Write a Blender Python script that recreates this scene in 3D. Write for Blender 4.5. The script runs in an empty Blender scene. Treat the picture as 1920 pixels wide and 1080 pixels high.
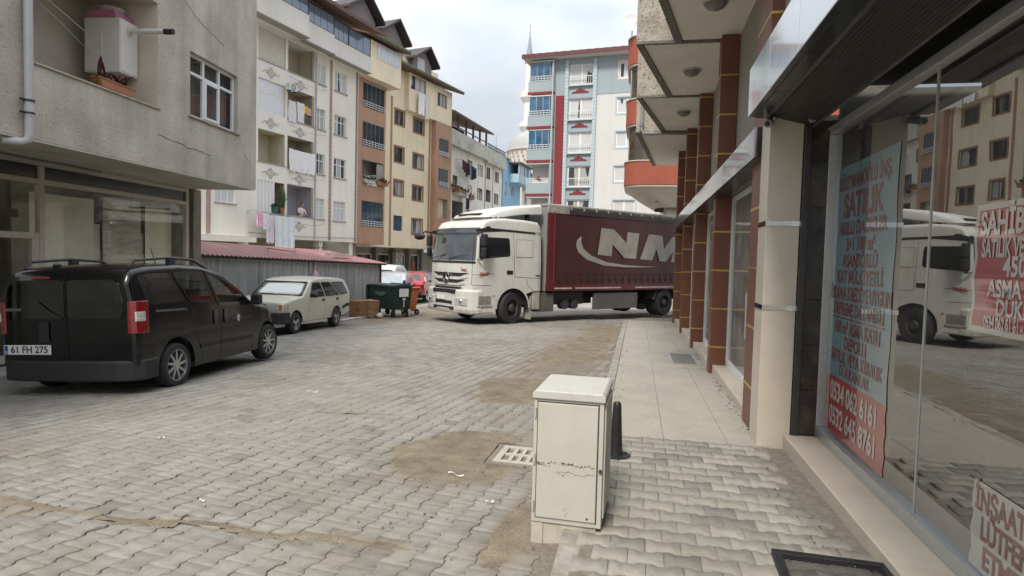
import bpy, bmesh, math, random
import numpy as np
from mathutils import Vector, Matrix

S = bpy.context.scene
COL = S.collection
R_ = math.radians
random.seed(7)

# ------------------------------------------------------------------ camera
H_EYE, SLOPE = 1.67, -0.0205
def make_camera():
    f, cx, cy = 1170.0, 960.0, 540.0
    d = Vector(((1196 - cx) / f, (490 - cy) / f, 1.0))
    d2 = Vector(((1096 - cx) / f, (490 - 2.6 - cy) / f, 1.0))
    up = d.cross(d2).normalized()
    if up.y > 0: up = -up
    Y = d.normalized(); X = Y.cross(up)
    right = Vector((X.x, Y.x, up.x)); down = Vector((X.y, Y.y, up.y)); fwd = Vector((X.z, Y.z, up.z))
    cd = bpy.data.cameras.new('camera'); co = bpy.data.objects.new('camera', cd); COL.objects.link(co)
    m = Matrix.Identity(4)
    for i in range(3):
        m[i][0] = right[i]; m[i][1] = -down[i]; m[i][2] = -fwd[i]
    m[0][3], m[1][3], m[2][3] = 0, 0, H_EYE
    co.matrix_world = m
    cd.sensor_width = 36; cd.lens = f / 1920 * 36; cd.clip_start = .05; cd.clip_end = 2000
    S.camera = co
make_camera()

# ------------------------------------------------------------------ sky, sun, exposure
SUN_EL, SUN_AZ = R_(48), R_(188)      # azimuth clockwise from +Y
def make_world():
    w = bpy.data.worlds.new('World'); S.world = w; w.use_nodes = True
    nt = w.node_tree; nt.nodes.clear(); N = nt.nodes.new; L = nt.links.new
    out = N('ShaderNodeOutputWorld'); bg = N('ShaderNodeBackground'); bg.inputs[1].default_value = .1
    sky = N('ShaderNodeTexSky'); sky.sky_type = 'NISHITA'; sky.sun_disc = False
    sky.sun_elevation = SUN_EL; sky.sun_rotation = SUN_AZ; sky.dust_density = 3
    tc = N('ShaderNodeTexCoord'); mp = N('ShaderNodeMapping'); mp.inputs['Scale'].default_value = (1, 1, 2.2)
    mp.inputs['Location'].default_value = (.35, .2, .1)
    n1 = N('ShaderNodeTexNoise'); n1.inputs['Scale'].default_value = 1.7; n1.inputs['Detail'].default_value = 6; n1.inputs['Roughness'].default_value = .5; n1.inputs['Distortion'].default_value = .3
    cr = N('ShaderNodeValToRGB'); e = cr.color_ramp.elements
    e[0].position = .38; e[0].color = (4.7, 5.35, 6.3, 1); e[1].position = .60; e[1].color = (9.8, 9.9, 9.9, 1)
    m = cr.color_ramp.elements.new(.5); m.color = (7.3, 7.75, 8.3, 1)
    n2 = N('ShaderNodeTexNoise'); n2.inputs['Scale'].default_value = 2.4; n2.inputs['Detail'].default_value = 5
    c2 = N('ShaderNodeValToRGB'); c2.color_ramp.elements[0].position = .35; c2.color_ramp.elements[0].color = (.80, .80, .80, 1); c2.color_ramp.elements[1].position = .6; c2.color_ramp.elements[1].color = (1, 1, 1, 1)
    mix = N('ShaderNodeMixRGB')
    L(tc.outputs['Generated'], mp.inputs[0]); L(mp.outputs[0], n1.inputs[0]); L(mp.outputs[0], n2.inputs[0])
    L(n1.outputs[0], cr.inputs[0]); L(n2.outputs[0], c2.inputs[0]); L(c2.outputs[0], mix.inputs[0])
    # an overcast sky is about three times brighter overhead than at the horizon
    sx = N('ShaderNodeSeparateXYZ'); L(tc.outputs['Generated'], sx.inputs[0])
    gr = N('ShaderNodeMapRange'); gr.inputs['From Min'].default_value = .12; gr.inputs['From Max'].default_value = .95; gr.inputs['To Min'].default_value = .36; gr.inputs['To Max'].default_value = 1.2; L(sx.outputs[2], gr.inputs[0])
    ml = N('ShaderNodeMixRGB'); ml.blend_type = 'MULTIPLY'; ml.inputs[0].default_value = 1; L(cr.outputs[0], ml.inputs[1]); L(gr.outputs[0], ml.inputs[2])
    L(sky.outputs[0], mix.inputs[1]); L(ml.outputs[0], mix.inputs[2]); L(mix.outputs[0], bg.inputs[0]); L(bg.outputs[0], out.inputs[0])
make_world()
def make_sun():
    l = bpy.data.lights.new('sun', 'SUN'); l.energy = 1.5; l.angle = R_(12); l.color = (1, .93, .82)
    o = bpy.data.objects.new('sun', l); COL.objects.link(o)
    d = Vector((math.sin(SUN_AZ) * math.cos(SUN_EL), math.cos(SUN_AZ) * math.cos(SUN_EL), math.sin(SUN_EL)))
    o.rotation_euler = d.to_track_quat('Z', 'Y').to_euler(); o.location = (0, 0, 60)
make_sun()
S.view_settings.view_transform = 'Standard'; S.view_settings.look = 'None'; S.view_settings.exposure = 1.15; S.view_settings.gamma = 1
S.render.engine = 'CYCLES'
S.cycles.max_bounces = 8; S.cycles.diffuse_bounces = 4; S.cycles.glossy_bounces = 4; S.cycles.transmission_bounces = 6; S.cycles.transparent_max_bounces = 10
S.cycles.caustics_reflective = False; S.cycles.caustics_refractive = False
try: S.cycles.use_denoising = True
except Exception: pass

# ------------------------------------------------------------------ helpers
def sm(t): t = min(1, max(0, t)); return t * t * (3 - 2 * t)
def gz(x, y):
    """height of the street: it falls gently away, and dips towards the left kerb near the van"""
    z = SLOPE * y
    if x < -6.0: z -= .05 * (min(-x, 8.6) - 6.0) * (1 - sm((y - 9.5) / 3.0))
    return z

class MB:
    def __init__(s): s.v = []; s.f = []
    def add(s, vs, fs):
        b = len(s.v); s.v += [tuple(v) for v in vs]; s.f += [tuple(b + i for i in f) for f in fs]; return s
    def box(s, x0, x1, y0, y1, z0, z1):
        if x0 > x1: x0, x1 = x1, x0
        if y0 > y1: y0, y1 = y1, y0
        if z0 > z1: z0, z1 = z1, z0
        return s.add([(x0,y0,z0),(x1,y0,z0),(x1,y1,z0),(x0,y1,z0),(x0,y0,z1),(x1,y0,z1),(x1,y1,z1),(x0,y1,z1)],
                     [(0,3,2,1),(4,5,6,7),(0,1,5,4),(1,2,6,5),(2,3,7,6),(3,0,4,7)])
    def quad(s, *p): return s.add(p, [tuple(range(len(p)))])
    def prism(s, poly, a, b, axis='y'):
        n = len(poly)
        def mk(p, q):
            return {'y': (p[0], q, p[1]), 'x': (q, p[0], p[1]), 'z': (p[0], p[1], q)}[axis]
        vs = [mk(p, a) for p in poly] + [mk(p, b) for p in poly]
        fs = [tuple(range(n))[::-1], tuple(range(n, 2 * n))] + [(i, (i + 1) % n, n + (i + 1) % n, n + i) for i in range(n)]
        return s.add(vs, fs)
    def grid(s, P, closed=False):
        r, c = len(P), len(P[0]); b = len(s.v)
        for row in P: s.v += [tuple(p) for p in row]
        for i in range(r - 1):
            for j in range(c if closed else c - 1):
                k = (j + 1) % c
                s.f.append((b + i*c + j, b + i*c + k, b + (i+1)*c + k, b + (i+1)*c + j))
        return s
    def tube(s, path, r, n=8, caps=True):
        path = [Vector(p) for p in path]; rs = r if isinstance(r, (list, tuple)) else [r] * len(path); P = []
        up = None
        for i, p in enumerate(path):
            t = (path[min(i+1, len(path)-1)] - path[max(i-1, 0)]).normalized()
            if up is None:
                up = Vector((0,0,1)) if abs(t.z) < .9 else Vector((1,0,0))
            a = t.cross(up)
            if a.length < 1e-5: a = t.cross(Vector((1,0,0)))
            a.normalize(); u = a.cross(t).normalized(); up = u
            P.append([p + (a * math.cos(2*math.pi*k/n) + u * math.sin(2*math.pi*k/n)) * rs[i] for k in range(n)])
        b = len(s.v); s.grid(P, True)
        if caps:
            s.f.append(tuple(range(b, b + n))[::-1]); e = b + (len(path)-1) * n; s.f.append(tuple(range(e, e + n)))
        return s
    def lathe(s, prof, c=(0,0,0), axis='z', n=24, closed=False):
        P = []
        for r, h in prof:
            row = []
            for k in range(n):
                a = 2*math.pi*k/n; q = (r*math.cos(a), r*math.sin(a), h)
                if axis == 'y': q = (q[0], q[2], q[1])
                if axis == 'x': q = (q[2], q[0], q[1])
                row.append((q[0]+c[0], q[1]+c[1], q[2]+c[2]))
            P.append(row)
        if closed: P.append(P[0])
        return s.grid(P, True)
    def sphere(s, c, r, n=12, m=8):
        r = r if isinstance(r, (tuple, list)) else (r, r, r)
        P = [[(c[0]+r[0]*math.cos(2*math.pi*k/n)*math.sin(math.pi*i/m), c[1]+r[1]*math.sin(2*math.pi*k/n)*math.sin(math.pi*i/m), c[2]+r[2]*math.cos(math.pi*i/m)) for k in range(n)] for i in range(m+1)]
        return s.grid(P, True)
    def build(s, name, mat=None, parent=None, world=False, smooth=None, bevel=0, seg=2, merge=False):
        me = bpy.data.meshes.new(name)
        vs = s.v
        if world and parent is not None:
            mi = root_matrix(parent).inverted(); vs = [tuple(mi @ Vector(v)) for v in vs]
        me.from_pydata(vs, [], s.f); me.validate()
        if merge or smooth or bevel:
            bm = bmesh.new(); bm.from_mesh(me)
            if merge: bmesh.ops.remove_doubles(bm, verts=bm.verts, dist=merge if merge is not True else 1e-4)
            bmesh.ops.recalc_face_normals(bm, faces=bm.faces); bm.to_mesh(me); bm.free()
        if smooth:
            for p in me.polygons: p.use_smooth = True
            me.set_sharp_from_angle(angle=R_(smooth))
        if mat: me.materials.append(mat)
        me.update()
        o = bpy.data.objects.new(name, me); COL.objects.link(o)
        if parent is not None: o.parent = parent
        if bevel:
            md = o.modifiers.new('bevel', 'BEVEL'); md.width = bevel; md.segments = seg; md.limit_method = 'ANGLE'; md.angle_limit = R_(40)
        return o

def root_matrix(o):
    m = Matrix.Identity(4)
    while o is not None:
        m = Matrix.LocRotScale(o.location, o.rotation_euler, o.scale) @ m; o = o.parent
    return m
def tag(o, label=None, cat=None, group=None, kind=None):
    if label: o['label'] = label
    if cat: o['category'] = cat
    if group: o['group'] = group
    if kind: o['kind'] = kind
    return o
def thing(name, label, cat, loc=(0,0,0), rot=0, group=None, parent=None):
    o = bpy.data.objects.new(name, None); COL.objects.link(o); o.location = loc; o.empty_display_size = .2
    o.rotation_euler = rot if isinstance(rot, tuple) else (0, 0, rot)
    if parent is not None: o.parent = parent
    return tag(o, label, cat, group)
def node(name, parent, loc=(0,0,0), rot=(0,0,0)):
    o = bpy.data.objects.new(name, None); COL.objects.link(o); o.parent = parent; o.location = loc; o.rotation_euler = rot; o.empty_display_size = .1
    return o
def kids(o): return [c for c in bpy.data.objects if c.parent == o]
def copy_tree(o, parent=None):
    c = o.copy(); COL.objects.link(c); c.parent = parent
    for k in list(kids(o)): copy_tree(k, c)
    return c
def text(body, size, mat, parent, loc, rot, name='lettering', align='CENTER', ext=.002, sx=1, bold=0, shear=0, spacing=1):
    cu = bpy.data.curves.new(name, 'FONT'); cu.body = body; cu.size = size; cu.extrude = ext; cu.align_x = align; cu.align_y = 'CENTER'
    cu.offset = bold; cu.shear = shear; cu.space_character = spacing; cu.resolution_u = 3
    cu.materials.append(mat)
    o = bpy.data.objects.new(name, cu); COL.objects.link(o); o.parent = parent; o.location = loc; o.rotation_euler = rot; o.scale = (sx, 1, 1)
    return o

# ------------------------------------------------------------------ materials
_M = {}
def mat(name, col, rough=.75, metal=0, var=.12, scale=6, bump=0, bscale=40, spec=.5, coat=0, cior=1.5, detail=5, stain=None, sscale=1.2, stretch=None, speck=None, spscale=120):
    if name in _M: return _M[name]
    m = bpy.data.materials.new(name); m.use_nodes = True; nt = m.node_tree; N = nt.nodes.new; L = nt.links.new
    b = nt.nodes['Principled BSDF']; b.inputs['Roughness'].default_value = rough; b.inputs['Metallic'].default_value = metal
    b.inputs['Specular IOR Level'].default_value = spec; b.inputs['Coat Weight'].default_value = coat; b.inputs['Coat Roughness'].default_value = .04; b.inputs['Coat IOR'].default_value = cior
    tc = N('ShaderNodeTexCoord'); src = tc.outputs['Object']
    if stretch:
        mp = N('ShaderNodeMapping'); mp.inputs['Scale'].default_value = stretch; L(src, mp.inputs[0]); vsrc = mp.outputs[0]
    else: vsrc = src
    n = N('ShaderNodeTexNoise'); n.inputs['Scale'].default_value = scale; n.inputs['Detail'].default_value = detail; n.inputs['Roughness'].default_value = .6; L(vsrc, n.inputs[0])
    cr = N('ShaderNodeValToRGB'); cr.color_ramp.elements[0].position = .3; cr.color_ramp.elements[1].position = .7
    cr.color_ramp.elements[0].color = (*[max(0, c*(1-var)) for c in col], 1); cr.color_ramp.elements[1].color = (*[min(1, c*(1+var)) for c in col], 1)
    L(n.outputs[0], cr.inputs[0]); last = cr.outputs[0]
    if stain:
        n3 = N('ShaderNodeTexNoise'); n3.inputs['Scale'].default_value = sscale; n3.inputs['Detail'].default_value = 8; n3.inputs['Roughness'].default_value = .68; L(vsrc, n3.inputs[0])
        c3 = N('ShaderNodeValToRGB'); c3.color_ramp.elements[0].position = .5; c3.color_ramp.elements[0].color = (0,0,0,1); c3.color_ramp.elements[1].position = .72; c3.color_ramp.elements[1].color = (.85,.85,.85,1)
        mx = N('ShaderNodeMixRGB'); L(n3.outputs[0], c3.inputs[0]); L(c3.outputs[0], mx.inputs[0]); L(last, mx.inputs[1]); mx.inputs[2].default_value = (*stain, 1); last = mx.outputs[0]
    if speck:
        n4 = N('ShaderNodeTexNoise'); n4.inputs['Scale'].default_value = spscale; n4.inputs['Detail'].default_value = 3; L(src, n4.inputs[0])
        c4 = N('ShaderNodeValToRGB'); c4.color_ramp.elements[0].position = .30; c4.color_ramp.elements[0].color = (1,1,1,1); c4.color_ramp.elements[1].position = .44; c4.color_ramp.elements[1].color = (0,0,0,1)
        mx = N('ShaderNodeMixRGB'); L(n4.outputs[0], c4.inputs[0]); L(c4.outputs[0], mx.inputs[0]); L(last, mx.inputs[1]); mx.inputs[2].default_value = (*speck, 1); last = mx.outputs[0]
    L(last, b.inputs['Base Color'])
    if bump:
        n2 = N('ShaderNodeTexNoise'); n2.inputs['Scale'].default_value = bscale; n2.inputs['Detail'].default_value = 6; L(src, n2.inputs[0])
        bp = N('ShaderNodeBump'); bp.inputs['Strength'].default_value = min(1, bump); bp.inputs['Distance'].default_value = .02; L(n2.outputs[0], bp.inputs['Height']); L(bp.outputs[0], b.inputs['Normal'])
    # worn roughness
    mr = N('ShaderNodeMapRange'); mr.inputs['To Min'].default_value = max(0, rough-.08); mr.inputs['To Max'].default_value = min(1, rough+.1); L(n.outputs[0], mr.inputs[0]); L(mr.outputs[0], b.inputs['Roughness'])
    _M[name] = m; return m

def mat_glass(name, tint=(.55,.6,.58), ior=1.9, refl=1.0, rough=.0, film=None):
    """a window pane: see-through, mirror-like at grazing angles"""
    if name in _M: return _M[name]
    m = bpy.data.materials.new(name); m.use_nodes = True; nt = m.node_tree; nt.nodes.clear(); N = nt.nodes.new; L = nt.links.new
    out = N('ShaderNodeOutputMaterial'); mx = N('ShaderNodeMixShader'); tr = N('ShaderNodeBsdfTransparent'); gl = N('ShaderNodeBsdfGlossy'); fr = N('ShaderNodeFresnel')
    geo = N('ShaderNodeNewGeometry'); ma = N('ShaderNodeMath'); ma.operation = 'MULTIPLY_ADD'; ma.inputs[1].default_value = -2; ma.inputs[2].default_value = 1; L(geo.outputs['Backfacing'], ma.inputs[0])
    pw = N('ShaderNodeMath'); pw.operation = 'POWER'; pw.inputs[0].default_value = ior; L(ma.outputs[0], pw.inputs[1]); L(pw.outputs[0], fr.inputs[0])    # same reflectance from either side
    tr.inputs[0].default_value = (*tint, 1); gl.inputs['Roughness'].default_value = rough; gl.inputs[0].default_value = (refl, refl, refl, 1)
    # faint waviness of float glass
    tc = N('ShaderNodeTexCoord'); n = N('ShaderNodeTexNoise'); n.inputs['Scale'].default_value = 1.3; L(tc.outputs['Object'], n.inputs[0])
    bp = N('ShaderNodeBump'); bp.inputs['Strength'].default_value = .03; bp.inputs['Distance'].default_value = .02; L(n.outputs[0], bp.inputs['Height']); L(bp.outputs[0], gl.inputs['Normal'])
    L(fr.outputs[0], mx.inputs[0]); L(tr.outputs[0], mx.inputs[1]); L(gl.outputs[0], mx.inputs[2])
    last = mx.outputs[0]
    if film:
        df = N('ShaderNodeBsdfDiffuse'); df.inputs[0].default_value = (*film[:3], 1); m2 = N('ShaderNodeMixShader')
        n2 = N('ShaderNodeTexNoise'); n2.inputs['Scale'].default_value = 2.2; n2.inputs['Detail'].default_value = 7; L(tc.outputs['Object'], n2.inputs[0])
        mr = N('ShaderNodeMapRange'); mr.inputs['From Min'].default_value = .35; mr.inputs['From Max'].default_value = .7; mr.inputs['To Min'].default_value = film[3]*.5; mr.inputs['To Max'].default_value = film[3]*1.5
        L(n2.outputs[0], mr.inputs[0]); L(mr.outputs[0], m2.inputs[0]); L(last, m2.inputs[1]); L(df.outputs[0], m2.inputs[2]); last = m2.outputs[0]
    L(last, out.inputs[0]); _M[name] = m; return m

def mat_pane(name, dark=(.03,.035,.04), curtain=(.62,.62,.62), cover=.5, spec=.6, fold=24):
    """far window pane with a curtain hung behind it; each pane gets its own cover"""
    if name in _M: return _M[name]
    m = bpy.data.materials.new(name); m.use_nodes = True; nt = m.node_tree; N = nt.nodes.new; L = nt.links.new
    b = nt.nodes['Principled BSDF']; b.inputs['Roughness'].default_value = .5; b.inputs['Specular IOR Level'].default_value = .2; b.inputs['Coat Weight'].default_value = .55; b.inputs['Coat Roughness'].default_value = .03; b.inputs['Coat IOR'].default_value = 1.6
    tc = N('ShaderNodeTexCoord'); oi = N('ShaderNodeObjectInfo')
    w = N('ShaderNodeTexWave'); w.wave_type = 'BANDS'; w.bands_direction = 'X'; w.inputs['Scale'].default_value = fold/6.28; w.inputs['Distortion'].default_value = 1.5; w.inputs['Detail'].default_value = 2; L(tc.outputs['Object'], w.inputs[0])
    cr = N('ShaderNodeValToRGB'); cr.color_ramp.elements[0].color = (*[c*.72 for c in curtain], 1); cr.color_ramp.elements[1].color = (*curtain, 1); L(w.outputs[1], cr.inputs[0])
    mp = N('ShaderNodeMapping'); mp.inputs['Scale'].default_value = (1.1, 1, .12); L(tc.outputs['Object'], mp.inputs[0])
    ad = N('ShaderNodeVectorMath'); ad.operation = 'ADD'; L(mp.outputs[0], ad.inputs[0])
    cb = N('ShaderNodeCombineXYZ'); ml = N('ShaderNodeMath'); ml.operation = 'MULTIPLY'; ml.inputs[1].default_value = 37; L(oi.outputs['Random'], ml.inputs[0]); L(ml.outputs[0], cb.inputs[0]); L(ml.outputs[0], cb.inputs[2]); L(cb.outputs[0], ad.inputs[1])
    n = N('ShaderNodeTexNoise'); n.inputs['Scale'].default_value = 1.2; n.inputs['Detail'].default_value = 0; L(ad.outputs[0], n.inputs[0])
    c2 = N('ShaderNodeValToRGB'); c2.color_ramp.interpolation = 'CONSTANT'; c2.color_ramp.elements[0].color = (0,0,0,1); c2.color_ramp.elements[1].position = 1 - cover*.62 - .19; c2.color_ramp.elements[1].color = (1,1,1,1); L(n.outputs[0], c2.inputs[0])
    mx = N('ShaderNodeMixRGB'); mx.inputs[1].default_value = (*dark, 1); L(c2.outputs[0], mx.inputs[0]); L(cr.outputs[0], mx.inputs[2]); L(mx.outputs[0], b.inputs['Base Color'])
    _M[name] = m; return m

white_frame = mat('white_pvc', (.72,.73,.74), .4, var=.05)
alu = mat('aluminium', (.5,.51,.51), .35, .6, var=.08, scale=20)
black_plastic = mat('black_plastic', (.018,.018,.02), .5, var=.25)
rubber = mat('tyre_rubber', (.022,.022,.023), .8, var=.35, scale=14, bump=.15, bscale=60)
dark_metal = mat('dark_metal', (.045,.045,.045), .5, .3, var=.3)
brown_frame = mat('brown_window_frame', (.13,.065,.045), .5, var=.15)
concrete = mat('concrete', (.36,.35,.33), .9, var=.15, scale=3, bump=.2, bscale=30, stain=(.2,.19,.17))
pane_light = mat_pane('window_light_curtain', curtain=(.6,.6,.6), cover=.75)
pane_mix = mat_pane('window_half_curtain', curtain=(.42,.41,.39), cover=.5)
pane_dark = mat_pane('window_dark', curtain=(.2,.19,.18), cover=.3, dark=(.02,.022,.025))
# ================================================================== ground, street, pavements
_rng = np.random.RandomState(3); _lat = _rng.rand(256, 256)
def vnoise(x, y, s, seed=0):
    x = np.asarray(x, float) * s + seed * 17.3; y = np.asarray(y, float) * s + seed * 9.1
    xi = np.floor(x).astype(int); yi = np.floor(y).astype(int); fx = x - xi; fy = y - yi
    fx = fx*fx*(3-2*fx); fy = fy*fy*(3-2*fy); g = lambda a, b: _lat[a % 256, b % 256]
    return (g(xi,yi)*(1-fx)+g(xi+1,yi)*fx)*(1-fy)+(g(xi,yi+1)*(1-fx)+g(xi+1,yi+1)*fx)*fy
def fbm(x, y, s, seed=0, o=4):
    t = 0; a = .5
    for i in range(o): t = t + a*vnoise(x, y, s*2**i, seed+i); a *= .5
    return t
def gz_np(x, y):
    t = np.clip((y-9.5)/3.0, 0, 1); k = 1 - t*t*(3-2*t)
    return SLOPE*y - .05*np.clip(np.minimum(-x, 8.6)-6.0, 0, None)*k
BLOBS = [(-1.5,5.35,.66,.95,1.0), (-1.6,8.75,.62,1.25,1.0), (-1.15,10.1,.5,1.2,.7), (-1.25,12.6,.75,4.2,.8), (-.95,17.0,.6,3.6,.8), (-.7,8.0,.25,3.0,.55), (-.74,3.9,.13,.5,.5), (-7.9,18.0,.6,3.0,.9), (-7.6,21.5,1.2,2.0,.9), (-.62,6.6,.22,2.2,.35), (-4.2,3.25,.4,.14,.5), (-3.05,3.36,.3,.06,.5)]
def dirt_np(x, y):
    d = np.full(np.shape(x), -1.0)
    n = (fbm(x, y, 1.6, 5, 6)-.47)*2.1
    for cx, cy, rx, ry, a in BLOBS:
        q = a*(1 - ((x-cx)/rx)**2 - ((y-cy)/ry)**2); d = np.maximum(d, q)
    wob = .05*np.sin(x*2.1)+.16*(vnoise(x, y, 2.2, 3)-.5)
    seam = np.where((x > -4.6) & (x < -1.2), .75 - np.abs(y-3.42-wob)/.06, -1)
    seam = np.maximum(seam, np.where((x < -2.2) & (x > -4.4), .5 - np.abs(y-6.55-wob-.12*(x+3))/.05, -1))
    d = np.maximum(d + n*.75, np.clip(seam, -1, .6) + n*.3)
    return np.where((np.abs(x+.97) < .27) & (np.abs(y-5.50) < .30), np.minimum(d, -.16), d)

def paver_mat(name, base, warm, lo=.8):
    m = bpy.data.materials.new(name); m.use_nodes = True; nt = m.node_tree; N = nt.nodes.new; L = nt.links.new; b = nt.nodes['Principled BSDF']
    b.inputs['Roughness'].default_value = .85; b.inputs['Specular IOR Level'].default_value = .3
    at = N('ShaderNodeAttribute'); at.attribute_name = 'tint'; ad = N('ShaderNodeAttribute'); ad.attribute_name = 'dirt'
    tc = N('ShaderNodeTexCoord')
    cr = N('ShaderNodeValToRGB'); cr.color_ramp.elements[0].color = (base[0]*lo, base[1]*(lo+.01), base[2]*(lo+.03), 1); cr.color_ramp.elements[1].color = (*[c*1.13 for c in base], 1); e_ = cr.color_ramp.elements.new(.3); e_.color = (*[c*.96 for c in base], 1)
    L(at.outputs['Fac'], cr.inputs[0])
    n = N('ShaderNodeTexNoise'); n.inputs['Scale'].default_value = 22; n.inputs['Detail'].default_value = 8; n.inputs['Roughness'].default_value = .7; L(tc.outputs['Object'], n.inputs[0])
    mr = N('ShaderNodeMapRange'); mr.inputs['From Min'].default_value = .3; mr.inputs['From Max'].default_value = .7; mr.inputs['To Min'].default_value = .82; mr.inputs['To Max'].default_value = 1.14; L(n.outputs[0], mr.inputs[0])
    mu = N('ShaderNodeMixRGB'); mu.blend_type = 'MULTIPLY'; mu.inputs[0].default_value = 1; L(cr.outputs[0], mu.inputs[1]); L(mr.outputs[0], mu.inputs[2])
    n3 = N('ShaderNodeTexNoise'); n3.inputs['Scale'].default_value = .8; n3.inputs['Detail'].default_value = 6; n3.inputs['Roughness'].default_value = .65; L(tc.outputs['Object'], n3.inputs[0])
    mr3 = N('ShaderNodeMapRange'); mr3.inputs['From Min'].default_value = .45; mr3.inputs['From Max'].default_value = .72; mr3.inputs['To Max'].default_value = .55; L(n3.outputs[0], mr3.inputs[0])
    m3 = N('ShaderNodeMixRGB'); L(mr3.outputs[0], m3.inputs[0]); L(mu.outputs[0], m3.inputs[1]); m3.inputs[2].default_value = (*[c*.78 for c in warm], 1)
    # soil trodden into the stones
    sb = N('ShaderNodeMath'); sb.operation = 'MULTIPLY_ADD'; L(n.outputs[0], sb.inputs[0]); sb.inputs[1].default_value = 1.2; sb.inputs[2].default_value = -.6
    ae = N('ShaderNodeMath'); ae.operation = 'ADD'; L(ad.outputs['Fac'], ae.inputs[0]); L(sb.outputs[0], ae.inputs[1])
    mrd = N('ShaderNodeMapRange'); mrd.inputs['From Min'].default_value = -.35; mrd.inputs['From Max'].default_value = .45; mrd.inputs['To Max'].default_value = .92; L(ae.outputs[0], mrd.inputs[0])
    md = N('ShaderNodeMixRGB'); L(mrd.outputs[0], md.inputs[0]); L(m3.outputs[0], md.inputs[1]); md.inputs[2].default_value = (*warm, 1)
    L(md.outputs[0], b.inputs['Base Color'])
    bp = N('ShaderNodeBump'); bp.inputs['Strength'].default_value = .25; bp.inputs['Distance'].default_value = .003; n5 = N('ShaderNodeTexNoise'); n5.inputs['Scale'].default_value = 90; n5.inputs['Detail'].default_value = 5; L(tc.outputs['Object'], n5.inputs[0]); L(n5.outputs[0], bp.inputs['Height']); L(bp.outputs[0], b.inputs['Normal'])
    return m
road_mat = paver_mat('road_pavers', (.262,.246,.220), (.215,.172,.115))
walk_mat = paver_mat('walk_pavers', (.295,.277,.24), (.24,.205,.155), .68)
joint_mat = mat('joint_sand', (.19,.165,.13), .95, var=.3, scale=30, bump=.3, bscale=120)
dirt_mat = mat('dirt_soil', (.205,.165,.115), .97, var=.38, scale=5, stain=(.105,.09,.07), sscale=1.7, bump=.9, bscale=70, detail=10, speck=(.30,.27,.22), spscale=110)

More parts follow.
